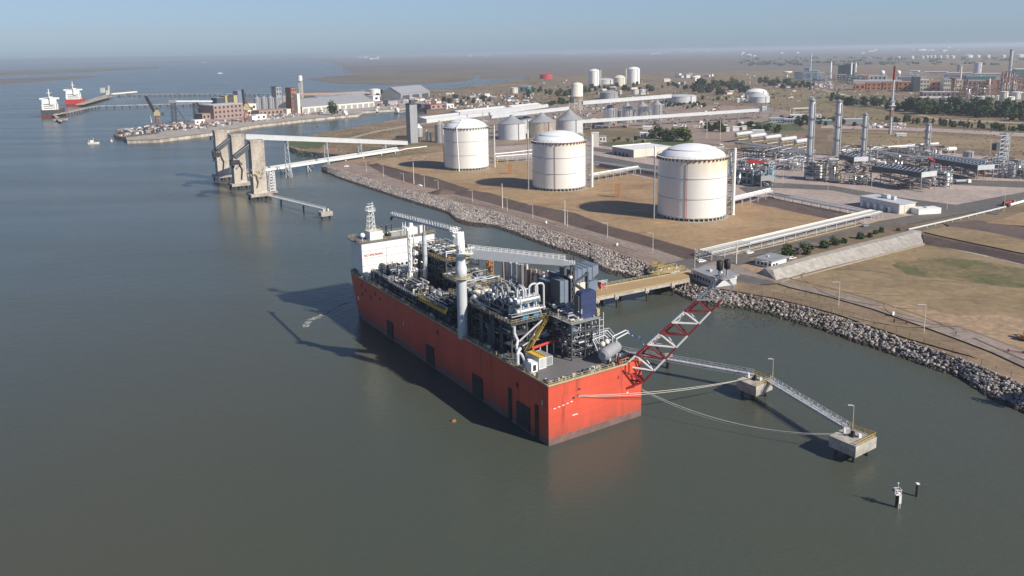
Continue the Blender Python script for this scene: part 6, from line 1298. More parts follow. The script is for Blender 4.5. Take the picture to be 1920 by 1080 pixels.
# tanks further back
def tank(label, xl, xr, yb, ye, ya=None, m='white', rm=None, grp='far storage tanks', name='storage_tank', z=LZ):
    c, Rr = front(xl, xr, yb, z); H = HT((xl + xr) / 2, yb, ye, z); A_ = ((ye - ya) if ya else .8) * MP((xl + xr) / 2, yb, z); t = thing(name, label, 'storage tank', c, 0, grp)
    MB().lathe(0, 0, [(Rr, 0), (Rr, H)], 32).build('shell', m, t); MB().lathe(0, 0, [(Rr, H), (Rr * .8, H + A_ * .5), (Rr * .4, H + A_ * .9), (0, H + A_)], 32).lathe(0, 0, [(Rr + .5, H - .4), (Rr + .5, H - .1), (Rr, H)], 32).build('roof', rm or m, t)
    va = math.atan2(-c.y, -c.x) + .7; x, y = (Rr + .3) * math.cos(va), (Rr + .3) * math.sin(va); MB().bar((x, y, 0), (x, y, H + 1), max(.3, Rr * .05)).build('stair', 'grey', t); return t
tank('tall white far tank with a thin pillar on its right, left one of two', 1104, 1123.5, 161, 133, 129.5, grp='tall far white tanks')
tank('tall white far tank with a domed roof, right one of two', 1176, 1199, 157, 129.5, 125.5, grp='tall far white tanks')
for x, yb, yt, lb in ((1126, 163, 131, 'pillar right of the left tall far tank'), (1173.5, 158, 129, 'pillar left of the right tall far tank')): t = thing('pipe_tower', 'thin pale ' + lb, 'pipe tower', W(x, yb), 0, 'thin far pillars'); MB().tube((0, 0, 0), (0, 0, HT(x, yb, yt)), 1.5, 8).build('column', 'cream', t); MB().tube((0, 0, 0), (0, 0, 2), 2.2, 8).build('foot', 'concrete', t)
tank('bright red round tank near the water beyond the port trees', 1012, 1036, 148, 140, 138.5, 'red')
for a in ((957, 971, 175, 165, 164, 'cream', 'small cream tank left of the water tower'), (1125, 1158, 186, 174, 170, 'grey', 'wide grey domed tank right of the water tower'), (1160, 1166, 177, 170, 169, 'cream', 'tiny pink cream tank right of the wide grey domed one'), (1184, 1197, 177, 168, 167, 'lgrey', 'small grey tank behind the high conveyor, left of its twin'), (1198, 1210, 176, 168, 167, 'lgrey', 'small grey tank behind the high conveyor, right of its twin'), (1251, 1304, 193, 181, 178.5, 'lgrey', 'very wide flat grey tank right of the high conveyor'), (1405, 1441, 193, 182, 176, 'lgrey', 'wide low grey tank beside the dry ridge, in front of its partner'), (1400, 1436, 182, 172, 167, 'white', 'wide low white tank behind the grey one beside the dry ridge'), (1380, 1386.5, 192, 185, 184, 'white', 'tiny white tank left of the wide low ones, left of a pair'), (1389, 1397, 192, 185, 184, 'white', 'tiny white tank left of the wide low ones, right of a pair'), (1118, 1150, 158, 150, 147, 'lgrey', 'low grey tank behind the trees between the two tall far tanks'), (1150, 1172, 161, 146, 141, 'cream', 'pale round tank among the trees between the two tall far tanks'), (693, 713, 178, 168, 166.5, 'white', 'white tank at the right end of the long port shed'), (1827, 1838, 137, 117.5, 117, 'lgrey', 'tall grey cylinder tower on the refinery skyline'), (1795, 1801, 137, 121, 120, 'grey', 'slim grey cylinder left of the tall grey one on the refinery skyline')):
    tank(a[6], a[0], a[1], a[2], a[3], a[4], a[5])
tx = [(1821, 1827, 188, 180), (1829, 1836, 189, 181), (1838, 1845, 189, 181), (1847, 1855, 189, 180.5), (1858, 1863, 187, 180), (1867, 1874, 187, 180), (1875, 1887, 190, 172), (1888, 1900, 190, 182), (1898, 1913, 186, 173), (1914, 1925, 186, 174)]
for i, (a, b, yb, ye) in enumerate(tx): tank('%s tank from the left in the upper row of white tanks behind the refinery trees' % ('first second third fourth fifth sixth seventh eighth ninth tenth'.split()[i]), a, b, yb, ye, ye - 1, 'white' if i % 3 else 'cream', grp='white refinery tanks')
tx = [(1752, 1763, 206, 195, 'teal'), (1768, 1775, 202, 193, 'white'), (1776, 1791, 207, 195, 'teal'), (1795, 1806, 206, 195, 'grey'), (1806, 1818, 206, 194, 'teal'), (1814, 1822, 202, 192, 'white'), (1826, 1833, 203, 193, 'white'), (1836, 1846, 205, 195, 'lgrey')]
for i, (a, b, yb, ye, m) in enumerate(tx): tank('%s round tank, %s from the left in the lower row among the trees' % ({'teal': 'green', 'white': 'white', 'grey': 'dark grey', 'lgrey': 'light grey'}[m], 'first second third fourth fifth sixth seventh eighth'.split()[i]), a, b, yb, ye, ye - 1, m, grp='lower refinery tanks')
for i, (x, y, w_) in enumerate(((1685, 110.5, 4), (1710, 110, 6), (1730, 110, 4), (1738, 109, 4), (1745, 109, 4), (1752, 109, 4), (1763, 109, 4), (1775, 108.5, 4), (1786, 109, 6), (1815, 108, 13), (1833, 108, 7), (1852, 108, 6), (1881, 108, 6), (1911, 107, 11))): tank('white tank in the row on the far plain near the skyline', x - w_ / 2, x + w_ / 2, y, y - 4.5, y - 5.2, 'white', grp='white tanks on the far plain')
p = W(1475, 144); t = thing('water_tower', 'white mushroom shaped water tower left of the blue units', 'water tower', p); H = HT(1475, 144, 133.5); MB().lathe(0, 0, [(4, 0), (4, H * .55), (17, H * .8), (17, H * .95), (0, H)], 24).build('tank', 'white', t); MB().lathe(0, 0, [(5, 0), (5, 1.5), (0, 1.6)], 12).build('base', 'concrete', t)
for x, y in ((1654, 143), (1684, 143)): t = thing('gas_sphere', 'white gas sphere on the refinery skyline, %s of the flare stack' % ('left' if x < 1670 else 'right'), 'gas tank', W(x, y), 0, 'white gas spheres'); r = MP(x, y) * 4; MB().ball((0, 0, r * 1.5), r, 20, 12).build('sphere', 'white', t); [MB().bar((r * .8 * math.cos(k), r * .8 * math.sin(k), 0), (r * .9 * math.cos(k), r * .9 * math.sin(k), r * 1.4), 1).build('leg', 'lgrey', t) for k in range(6)]

# stacks and columns
def column(label, px_, yb, yt, wpx, m='galv', name='steel_column', cat='column', grp='tall steel columns', rings=4, plat=True, pipe=True, base=1.25, z=LZ):
    p = W(px_, yb, z); H = HT(px_, yb, yt, z); r = wpx / 2 * MP(px_, yb, z); t = thing(name, label, cat, p, 0, grp); MB().lathe(0, 0, [(r * base, 0), (r * base, H * .12), (r, H * .16), (r, H * .97), (r * .75, H * .99), (0, H)], 24).build('shell', m, t)
    if plat:
        for k in range(rings): zz = H * (.3 + .68 * k / max(1, rings - 1)) - .5; q = MB().lathe(0, 0, [(r, zz), (r * 1.45, zz), (r * 1.45, zz + .15), (r, zz + .15)], 20, 0, False); n = 12; q.rail([(r * 1.4 * math.cos(2 * math.pi * i / n), r * 1.4 * math.sin(2 * math.pi * i / n), zz + .15) for i in range(n + 1)], 1.1, 3, .07); q.build('platform', 'grey', t)
    if pipe: a = math.atan2(-p.y, -p.x); x, y = (r * 1.25) * math.cos(a + .9), (r * 1.25) * math.sin(a + .9); MB().tube((x, y, 0), (x, y, H * .93), r * .14, 8).tube((x * 1.02, y * 1.02, H * .93), (0, 0, H * 1.01), r * .14, 8).build('side_pipe', 'lgrey', t); MB().bar((-x, y, 0), (-x, y, H * .9), .4).build('ladder', 'grey', t)
    return t
column('tallest-looking and leftmost steel column of the process plant', 1516, 335, 184, 11)
column('second steel column from the left, topped by a square platform', 1568, 292, 187, 10.5)
column('third steel column from the left, left of the flare stack', 1617, 312, 212, 8.5)
column('short bright steel column right of the flare stack', 1737, 290, 231, 8.5)
column('thick scaffolded steel column at the right side of the plant', 1879, 322, 250, 12, rings=6)
t = thing('scaffold', 'dark scaffold clinging to the thick column at the right', 'scaffold', W(1873, 324), .3); q = MB(); h_ = HT(1873, 324, 254)
for a in (-3.5, 3.5):
    for b in (-2, 3): q.bar((a, b, 0), (a, b, h_), .3)
for k in range(9): z = h_ * k / 9; q.bar((-3.5, -2, z), (3.5, -2, z + h_ / 9), .25).bar((-3.5, -2, z + h_ / 9), (3.5, -2, z + h_ / 9), .3).box(0, 0, z + h_ / 9, 6.6, 4.6, .12)
q.build('frame', 'lgrey', t); MB().box(-5, 0, h_ * .62, 4, 4, 5).build('platform_house', 'dgrey', t)
# flare stack
p = W(1669, 252); H = HT(1669, 252, 124); t = thing('flare_stack', 'tall thin flare stack with a dark red tip and a platform halfway up', 'flare stack', p); q = MB()
q.tube((0, 0, 0), (0, 0, H * .8), 1.0, 12, m=0).tube((0, 0, H * .8), (0, 0, H), 1.1, 12, m=1).tube((0, 0, H * .26), (0, 0, H * .36), 1.15, 12, m=1); q.build('stack', ['lgrey', 'darkred'], t); q = MB()
for k in range(3):
    a = k * 2.1; P = lambda z: Vector((2.2 * math.cos(a), 2.2 * math.sin(a), z)); P2 = lambda z: Vector((2.2 * math.cos(a + 2.1), 2.2 * math.sin(a + 2.1), z)); q.bar(P(0), P(H * .52), .35)
    for j in range(12): q.bar(P(H * .52 * j / 12), P2(H * .52 * (j + 1) / 12), .3)
q.build('lattice', 'grey', t); MB().box(0, 0, H * .42, 6, 6, .8).box(0, 0, H * .49, 5.5, 5.5, .4).box(.5, 0, H * .43, 3.2, 3.2, 4).build('platform', 'lgrey', t)
# further stacks on the skyline
for a in ((1893, 140, 92, 5, 'grey', 'tallest grey chimney on the refinery skyline at the right'), (1557, 147, 115, 2.6, 'white', 'white chimney left of the dark blue boiler block'), (1595, 151, 117, 2.8, 'white', 'white chimney in front of the dark blue boiler block'), (1604, 135, 117, 2.2, 'white', 'thin white chimney right of the dark blue boiler block'), (1519, 150, 96, 1.6, 'lgrey', 'very thin mast above the blue units'), (1800, 160, 122, 2.4, 'cream', 'thin white chimney in the middle of the refinery'), (1853, 180, 146, 3, 'cream', 'cream column in front of the rust coloured units'), (1622, 152, 137, 2.5, 'orange', 'short ochre column left of the flare stack'), (1628, 152, 138, 2.5, 'orange', 'short ochre column right next to its twin'), (1877, 172, 136, 3, 'rust', 'leftmost rust coloured column of the refinery cluster'), (1884, 174, 133, 3, 'rust', 'second rust coloured column of the refinery cluster'), (1890, 172, 136, 3, 'rust', 'third rust coloured column of the refinery cluster'), (1897, 174, 134, 3.2, 'rust', 'fourth rust coloured column of the refinery cluster'), (1904, 172, 142, 3, 'rust', 'rightmost rust coloured column of the refinery cluster'), (1788, 178, 146, 4, 'rust', 'brown column in the middle of the refinery'), (1812, 180, 148, 3, 'dgrey', 'dark column right of the thin white chimney')):
    column(a[5], a[0], a[1], a[2], a[3], a[4], 'chimney', 'chimney', 'refinery chimneys and columns', rings=2, pipe=False)

# generic blocks
def bld(label, x0, x1, yb, yt, dpx=0, m='lgrey', rm=None, name='building', cat='building', grp=None, z=LZ, depth=None, flat=True, rz=None, win=0, slant=0):
    A = W(x0, yb, z); B = W(x1, yb + slant, z); L = (B - A).length; D = depth or L * .6; H = HT((x0 + x1) / 2, yb, yt, z); t = thing(name, label, cat, A, ang(A, B), grp); MB().bx(0, L, 0, D, 0, H).build('wall', m, t)
    q = MB()
    if flat: q.bx(-.3, L + .3, -.3, D + .3, H + .01, H + .5)
    else: q.add([(-.4, -.4, H), (L + .4, -.4, H), (L + .4, D + .4, H), (-.4, D + .4, H), (-.4, D / 2, H * 1.35), (L + .4, D / 2, H * 1.35)], [(0, 1, 5, 4), (2, 3, 4, 5), (1, 2, 5), (3, 0, 4)])
    q.build('roof', rm or m, t)
    if win:
        q = MB(); nr = max(1, int(H / 7))
        for i in range(win):
            for j in range(nr): x = L * (i + .3) / win; q.bx(x, x + L / win * .4, -.25, -.01, H * (j + .3) / nr, H * (j + .72) / nr).cut()
        q.build('window', 'window', t)
    return t
BB = [
 ('white flat roofed hall left of the orange refinery buildings', 1600, 1690, 158, 151, 'lgrey', 'white', 30, 0),
 ('orange brick block left of the flare stack, lowest and leftmost', 1603, 1622, 169, 157, 'brickorange', 'brickorange', 40, 2), ('orange brick block left of the flare stack, middle one', 1624, 1652, 169, 156, 'brickorange', 'rust', 40, 3), ('orange brick block right at the flare stack', 1655, 1680, 169, 155, 'brickorange', 'rust', 40, 3), ('orange brick block right of the flare stack', 1683, 1711, 169, 154, 'brickorange', 'brickorange', 40, 3),
 ('dark purple grey tower block among the orange buildings', 1712, 1724, 172, 144, 'dgrey', 'grey', 40, 0), ('cream panelled block with dark window strips in the refinery', 1725, 1742, 171, 150, 'cream', 'cream', 40, 3), ('bright orange block right of the cream panelled one', 1744, 1767, 170, 154, 'brickorange', 'orange', 40, 2), ('pale block full of small openings in the refinery', 1768, 1782, 172, 148, 'cream', 'grey', 40, 4), ('brown tall frame building in the refinery', 1783, 1792, 172, 146, 'rust', 'rust', 30, 2), ('pale cream block right of the brown frame building', 1793, 1803, 170, 150, 'cream', 'cream', 30, 2),
 ('purple pink hall in the refinery right of the cream blocks', 1814, 1848, 170, 152, 'brick', 'brick', 50, 4), ('orange block behind the cream column at the right', 1856, 1872, 172, 151, 'brickorange', 'rust', 40, 3), ('rust block under the tall grey chimney', 1886, 1925, 168, 152, 'rust', 'rust', 50, 4),
 ('long low pink building in front of the orange blocks', 1730, 1800, 181, 173, 'brick', 'lgrey', 30, 8), ('long low white roofed building behind the tree belt', 1728, 1795, 187, 183, 'grey', 'white', 25, 0), ('small grey roofed house behind the tree belt', 1776, 1800, 197, 189, 'lgrey', 'lgrey', 25, 3),
 ('dark blue boiler block on the left of the refinery skyline', 1570, 1581, 149, 122, 'dgrey', 'grey', 40, 0), ('second dark blue boiler block right of the first', 1583, 1600, 149, 121, 'dgrey', 'navy', 40, 0), ('teal process unit left of the boiler blocks', 1507, 1516, 153, 128, 'blueduct', 'teal', 40, 0), ('low teal process unit right next to the taller teal one', 1517, 1533, 153, 133, 'teal', 'lblue', 40, 0), ('grey blue unit left of the teal ones', 1489, 1506, 148, 135, 'blueduct', 'blueduct', 40, 0),
 ('low grey building right of the boiler blocks', 1606, 1626, 152, 141, 'grey', 'lgrey', 40, 3), ('pale building in front of the white gas spheres', 1630, 1662, 151, 142, 'lgrey', 'lgrey', 40, 4), ('dark grey block right of the flare stack tip', 1682, 1712, 152, 145, 'blueduct', 'grey', 40, 0), ('teal hall at the far right edge of the refinery', 1902, 1930, 152, 130, 'teal', 'white', 60, 0),
 ('long thin white roof on the refinery skyline, leftmost', 1704, 1722, 135, 133, 'lgrey', 'white', 40, 0), ('long thin white roof on the refinery skyline, middle one', 1732, 1775, 137, 134.5, 'lgrey', 'white', 40, 0), ('long thin white roof on the refinery skyline, right of the middle', 1778, 1822, 140, 136.5, 'lgrey', 'white', 40, 0), ('long thin white roof on the refinery skyline, under the grey cylinder', 1826, 1890, 141, 138, 'lgrey', 'white', 40, 0), ('green roofed low halls behind the refinery', 1812, 1868, 149, 144, 'teal', 'teal', 50, 0), ('long dark roof left of the green halls', 1770, 1812, 148, 142, 'grey', 'dgrey', 50, 0),
 ('grey flat roofed shed in front of the tree line, left of the flare stack', 1583, 1621, 233, 224, 'grey', 'lgrey', 16, 0), ('blue grey long low house left of the second steel column', 1470, 1497, 231, 224, 'blueduct', 'lgrey', 12, 5), ('white end house of the long low blue grey one', 1443, 1468, 229, 222, 'lblue', 'lgrey', 12, 5), ('low white roofed house near the left steel column', 1482, 1520, 221, 216, 'lgrey', 'white', 14, 4), ('small white house between the columns', 1525, 1540, 221, 215, 'white', 'lgrey', 12, 2), ('dark green low house right of the left steel column', 1531, 1560, 232, 226, 'teal', 'lgrey', 12, 0),
 ('green grey house in the port town, right of the cream tank', 974, 991, 173, 162, 'teal', 'lgrey', 25, 2), ('white house with a grey lean-to behind the middle big tank', 1109, 1122, 275, 250, 'cream', 'white', 8, 0), ('small white gabled house beside the lawn behind the middle big tank', 1124, 1136, 266, 256, 'white', 'grey', 9, 2), ('low white roofed house behind the workshop', 1205, 1222, 243, 238, 'lgrey', 'white', 12, 0), ('low white house left of the green trees', 1200, 1220, 258, 250, 'lgrey', 'white', 12, 3), ('long dark low shed on the port land by the inlet scrub', 742, 764, 262, 256, 'dgrey', 'dgrey', 8, 0),
 ('white canopy roof in the plain below the flare stack', 1681, 1700, 256, 251, 'lgrey', 'white', 6, 0), ('pale flat canopy behind the gas tanks', 1411, 1433, 252, 245, 'lgrey', 'white', 10, 0), ('white hut cluster left of the dark trees, left one', 1362, 1368, 247, 240, 'white', 'white', 6, 0), ('white hut cluster left of the dark trees, middle one', 1374, 1386, 246, 238, 'white', 'white', 6, 0), ('white hut cluster left of the dark trees, right one', 1392, 1400, 244, 237, 'white', 'white', 6, 0), ('white hut right of the dark trees', 1411, 1416, 242, 235, 'white', 'white', 6, 0),
]
for b in BB: bld(b[0], b[1], b[2], b[3], b[4], m=b[5], rm=b[6], depth=b[7], win=b[8], grp='far buildings')
# small far houses, nothing tells them apart
rr = random.Random(31)
def houses(n, x0, x1, ya, yb, w0, w1, h0, h1, label, grp, mats=('white', 'cream', 'lgrey', 'brick'), roofs=('white', 'lgrey', 'grey', 'brick')):
    for i in range(n):
        x = rr.uniform(x0, x1); y = ya + (yb - ya) * rr.random(); w_ = rr.uniform(w0, w1); bld(label, x, x + w_, y, y - rr.uniform(h0, h1), m=rr.choice(mats), rm=rr.choice(roofs), grp=grp, flat=rr.random() < .5, slant=rr.uniform(-.6, .2), name='house', cat='house')
houses(16, 835, 960, 178, 192, 5, 11, 2.5, 4.5, 'small house or shed in the port town behind the quay', 'houses of the port town')
houses(16, 1245, 1330, 140, 160, 5, 10, 3, 5.5, 'small pale house among the far trees', 'far pale houses')
houses(10, 1060, 1240, 166, 178, 6, 12, 2.5, 4, 'small pale building behind the high conveyor', 'small buildings behind the high conveyor')
houses(8, 1330, 1430, 168, 186, 6, 12, 3, 5, 'small house among the trees right of the flat grey tank', 'houses right of the flat tank')
houses(9, 1440, 1560, 158, 168, 5, 12, 2, 4, 'low shed near the blue units', 'sheds near the blue units')
houses(12, 1270, 1440, 228, 246, 5, 10, 3, 5, 'low shed in the yard behind the gas tanks', 'sheds behind the gas tanks')
houses(10, 720, 840, 186, 198, 6, 12, 2.5, 4.5, 'small building beside the inner port basin', 'buildings by the port basin')
houses(10, 860, 1000, 190, 200, 5, 9, 2, 3.5, 'small hut in the gravel yards of the port', 'port yard huts')
def specks(n, x0, x1, dy0, dy1, w0, w1, label, grp):
    for i in range(n):
        x = rr.uniform(x0, x1); yh = 97 - (x - 960) * .0167; y = yh + rr.uniform(dy0, dy1); A = W(x, y, 2); d = A.length; k = d / F_PX; t = thing('building', label, 'building', A, rr.uniform(0, 1), grp); s = rr.uniform(w0, w1) * k; MB().box(0, 0, -2, s, s * .5, k * rr.uniform(1.2, 2.6)).build('wall', rr.choice(['white', 'white', 'lgrey', 'cream']), t)
specks(16, 660, 940, 5.5, 8, 3, 9, 'tiny pale building of the town on the far shore', 'far shore buildings')
specks(14, 1030, 1330, 5.5, 9, 3, 10, 'tiny pale building on the horizon behind the tall far tanks', 'horizon buildings in the middle')
specks(26, 1380, 1900, 7, 16, 3, 12, 'tiny pale building on the plain before the horizon', 'buildings on the far plain')
specks(5, 680, 710, 9, 9.6, 3, 6, 'tiny white roof on the far marsh', 'marsh roofs')
ft = MB(); r4 = random.Random(44)
for i in range(150):
    x = r4.uniform(1380, 1925); c = W(x, r4.uniform(107, 122)); k = MP(x, 112) * r4.uniform(.6, 1.6)
    for j in range(5): ft.ball((c.x + r4.uniform(-3, 3) * k, c.y + r4.uniform(-3, 3) * k, LZ + k * .6), k * r4.uniform(.8, 1.4), 6, 4)
o = ft.build('far_trees', 'leaf1'); tag(o, 'strips of tiny dark trees far out on the plain near the horizon', 'trees')['kind'] = 'stuff'
grove(12, 1716, 1925, lin(192, 190), lin(206, 208), 6, 9, (0, 1, 2), 'tree between the refinery tanks', 'trees between the refinery tanks')
grove(16, 1240, 1320, lin(196, 194), lin(206, 204), 4, 7, (0, 2), 'low bush in front of the wide flat grey tank', 'bushes by the flat tank', wd_=1.6, nm='bush')
grove(18, 1480, 1610, lin(225, 228), lin(236, 238), 7, 11, (0, 1), 'tree at the foot of the dry ridge near the columns', 'trees below the ridge')

# ---------------------------------------------------------------- process plant
def unit(label, x0, x1, yb, yt, depth, seed, fm='grey', pm='lgrey', lev=2, np_=30, nv=4, roof=None, z=LZ, grp='process units'):
    A = W(x0, yb, z); B = W(x1, yb + (x1 - x0) * .08, z); L = (B - A).length; H = HT((x0 + x1) / 2, yb, yt, z); t = thing('process_unit', label, 'process unit', A, ang(A, B), grp); r = random.Random(seed); D = depth; q = MB(); nx = max(1, int(L / 6))
    for i in range(nx + 1):
        for y in (0, D): q.bar((L * i / nx, y, 0), (L * i / nx, y, H), .4)
        for k in range(lev): q.bar((L * i / nx, 0, H * (k + 1) / lev), (L * i / nx, D, H * (k + 1) / lev), .4)
    for k in range(lev):
        for y in (0, D): q.bar((0, y, H * (k + 1) / lev), (L, y, H * (k + 1) / lev), .45)
    q.build('frame', fm, t); q = MB()
    for _ in range(np_):
        k = r.randrange(lev + 1); zz = H * k / lev + r.uniform(.5, 2.5); y = r.uniform(0, D); x = r.uniform(0, L); x2 = min(L, x + r.uniform(4, L * .7)); c = r.random()
        if c < .55: q.tube((x, y, zz), (x2, y, zz), r.choice([.2, .3, .5]), 6, m=r.choice([0, 1, 2, 3]))
        elif c < .8: q.tube((x, 0, zz), (x, D, zz), r.choice([.2, .3]), 6, m=r.choice([0, 1, 2]))
        else: q.tube((x, y, 0), (x, y, H * r.uniform(.6, 1.25)), r.choice([.3, .5, .8]), 8, m=r.choice([0, 1, 1]))
    q.build('piping', [pm, 'lgrey', 'dgrey', 'rust'], t)['kind'] = 'stuff'; q = MB()
    for _ in range(nv):
        x, y = r.uniform(2, max(2.1, L - 2)), r.uniform(1, D - 1); zz = H * r.randrange(lev + 1) / lev + 1.8
        if r.random() < .6: q.htank((x - 3, y, zz), (x + 3, y, zz), r.uniform(.9, 1.5), 12, r.choice([0, 1]))
        else: q.lathe(x, y, [(1.2, 0), (1.2, H * .8), (0, H * .85)], 12, r.choice([0, 1]))
        q.cut()
    q.build('vessel', ['silver', 'white'], t)
    if roof: MB().bx(-.5, L + .5, -.5, D + .5, H + .3, H + .7).build('roof', roof, t)
    return t
UN = [('pipe-filled unit between the gas tanks and the leftmost column', 1380, 1450, 296, 280, 22, 'dgrey', 'grey', None), ('low unit under the small red roof', 1372, 1425, 318, 303, 18, 'dgrey', 'lgrey', None), ('light blue steel frame with pipes right of the red roofed shelter', 1427, 1446, 346, 312, 8, 'lblue', 'lblue', None), ('pipe unit left of the leftmost column base', 1452, 1505, 318, 300, 20, 'lgrey', 'lgrey', None), ('pipework rows behind the leftmost column', 1448, 1510, 298, 285, 20, 'grey', 'lgrey', None), ('yellowish tall frame right of the leftmost column base', 1548, 1570, 342, 305, 8, 'palegold', 'cream', None), ('dense dark unit at the base of the leftmost column', 1508, 1546, 338, 305, 14, 'dgrey', 'grey', None), ('dense grey unit behind the second column base', 1572, 1645, 300, 278, 20, 'grey', 'lgrey', None), ('long pipe unit right of the third column', 1625, 1700, 296, 281, 18, 'dgrey', 'grey', None), ('pipe unit around the short bright column', 1700, 1762, 298, 276, 18, 'grey', 'lgrey', None), ('pipes and frames in front of the short bright column', 1652, 1742, 312, 297, 14, 'dgrey', 'lgrey', None), ('low pipe unit between the cooler banks', 1615, 1680, 322, 308, 12, 'grey', 'lgrey', None), ('frame with ducts at the right end of the nearest cooler bank', 1744, 1780, 350, 318, 8, 'lgrey', 'lblue', None), ('pipework at the foot of the thick scaffolded column', 1852, 1912, 332, 305, 14, 'grey', 'lgrey', None), ('low pipe unit behind the thick scaffolded column', 1838, 1905, 312, 298, 12, 'dgrey', 'grey', None), ('pipe unit on the far right gravel', 1905, 1950, 335, 320, 12, 'dgrey', 'dgrey', None), ('small unit under the nearest cooler bank front', 1575, 1625, 345, 325, 10, 'palegold', 'grey', None), ('dark low unit left of the light blue frame', 1373, 1426, 346, 322, 12, 'teal', 'grey', None)]
for i, u in enumerate(UN): unit(u[0], u[1], u[2], u[3], u[4], u[5], 300 + i, u[6], u[7], 3 if u[3] - u[4] > 24 else 2, 46, 4, u[8])
def cooler(label, fl, fr, H, D, n, end='lgrey', m='dgrey'):
    A, B = W(*fl), W(*fr); L = (B - A).length; t = thing('air_cooler', label, 'air cooler', A, ang(A, B), 'air cooler banks'); MB().bx(0, L, 0, D, H - 3.2, H).build('fin_casing', m, t); q = MB()
    for i in range(n): x = L * (i + .5) / n; q.lathe(x, D * .28, [(L / n * .34, H), (L / n * .34, H + .7), (L / n * .28, H + .7)], 14).lathe(x, D * .72, [(L / n * .34, H), (L / n * .34, H + .7), (L / n * .28, H + .7)], 14)
    q.build('fan_ring', 'blueduct', t)['kind'] = 'stuff'; MB().bx(L + .01, L + .4, -.2, D + .2, H - 3.3, H + .1).build('end_panel', end, t); q = MB()
    for i in range(n + 1): q.bx(L * i / n - .12, L * i / n + .12, -.15, D + .15, H + .02, H + .3)
    q.build('header_beam', 'blueduct', t)['kind'] = 'stuff'; q = MB(); k = max(2, int(L / 7))
    for i in range(k + 1):
        for y in (.3, D - .3): q.bar((L * i / k, y, 0), (L * i / k, y, H - 3.2), .4)
    for i in range(k): q.bar((L * i / k, .3, 0), (L * (i + 1) / k, .3, H - 3.4), .25)
    q.build('leg_frame', 'grey', t); r = random.Random(int(L)); q = MB()
    for _ in range(60): x = r.uniform(0, L - 6); y = r.uniform(1, D - 1); z = r.uniform(1, H - 4); q.tube((x, y, z), (x + r.uniform(3, 12), y, z), r.choice([.2, .4, .6]), 7, m=r.choice([0, 1, 2]))
    q.build('piping', ['lgrey', 'grey', 'rust'], t)['kind'] = 'stuff'; return t
cooler('nearest and largest dark fan cooler bank, behind the substation', (1632, 345), (1725, 360), 13, 15, 12)
cooler('dark fan cooler bank farther right, with a red roof on its left', (1740, 322), (1831, 339), 11, 14, 14)
cooler('short dark fan cooler bank left of the nearest one', (1572, 318), (1600, 324), 12, 12, 4)
cooler('low green dark cooler bank left of the light blue frame', (1376, 340), (1426, 352), 8, 10, 6, 'grey')
def redroof(label, a, b, H, D): 
    A, B = W(*a), W(*b); L = (B - A).length; t = thing('shelter', label, 'shelter', A, ang(A, B), 'red roofed shelters'); MB().add([(-1, -1, H), (L + 1, -1, H), (L + 1, D / 2, H + 1.6), (-1, D / 2, H + 1.6), (L + 1, D + 1, H), (-1, D + 1, H)], [(0, 1, 2, 3), (3, 2, 4, 5), (0, 3, 5), (1, 4, 2)]) if 0 else None
    q = MB(); q.add([(-1, -1, H), (L + 1, -1, H), (L + 1, D / 2, H + 1.6), (-1, D / 2, H + 1.6), (L + 1, D + 1, H), (-1, D + 1, H)], [(0, 1, 2, 3), (3, 2, 4, 5), (0, 3, 5), (1, 4, 2)]); q.build('roof', 'red', t); q = MB()
    for x in (0, L / 2, L):
        for y in (0, D): q.bar((x, y, 0), (x, y, H), .35)
    q.build('frame', 'lgrey', t)
redroof('open shelter with a pinkish red roof left of the leftmost column', (1400, 324), (1431, 328), 8.5, 10)
redroof('open shelter with a dark red roof beside the farther cooler bank', (1750, 325), (1777, 322), 9.5, 9)
for i, (x, y) in enumerate(((1378, 262), (1404, 266), (1432, 269), (1461, 273), (1489, 277))):
    A = W(x, y + 6); B = W(x + 31, y + 1.5); L = (B - A).length; t = thing('gas_tank', 'long horizontal white gas tank on a yellow frame, %s of five from the left' % ('first second third fourth fifth'.split()[i]), 'gas tank', A, ang(A, B), 'horizontal gas tanks'); MB().htank((1.5, 0, 8.6), (L - 1.5, 0, 8.6), 2.0, 18).build('tank', 'lgrey', t); q = MB()
    for k in range(4):
        xx = L * (k + .5) / 4
        for s in (-1.6, 1.6): q.bar((xx, s, 0), (xx, s, 7.2), .4)
        q.bar((xx, -2, 6.5), (xx, 2, 6.5), .5)
    for s in (-1.6, 1.6): q.bar((0, s, 6.2), (L, s, 6.2), .4)
    q.build('frame', 'palegold', t); r_ = random.Random(i); MB().tube((2, -2.5, 3), (L - 2, -2.5, 3), .35, 8).tube((L * .4, 0, 10.4), (L * .4, 0, 12), .3, 6).build('pipe', 'lgrey', t)
for i, a in enumerate((('white pipe bridge from the leftmost column to the left', (1459, 316), (1498, 311), 5), ('long pipe rack with a thick white pipe behind the third column', (1577, 300), (1758, 286), 7), ('dark pipe rack in front of the middle of the plant', (1650, 300), (1745, 315), 6), ('pipe rack along the back of the farther cooler bank', (1745, 305), (1850, 318), 6), ('pipe rack running right from the gas tanks', (1380, 280), (1510, 296), 6), ('low pipe rack behind the nearest tank towards the gas tanks', (1370, 300), (1372, 345), 5))):
    rack('pipe_rack', a[0], W(*a[1]), W(*a[2]), 6, a[3], 9, 7, 'lgrey' if i != 2 else 'grey', 'grey', big=.8 if i < 2 else .4)
for i, (x0, x1, yb, yt, m, lb) in enumerate(((1806, 1822, 305, 285, 'grey', 'short round grey tank between the farther cooler bank and the thick column'), (1698, 1711, 283, 272, 'lgrey', 'low tank behind the long white pipe rack'))): tank(lb, x0, x1, yb, yt, yt - 2, m, grp='plant tanks')
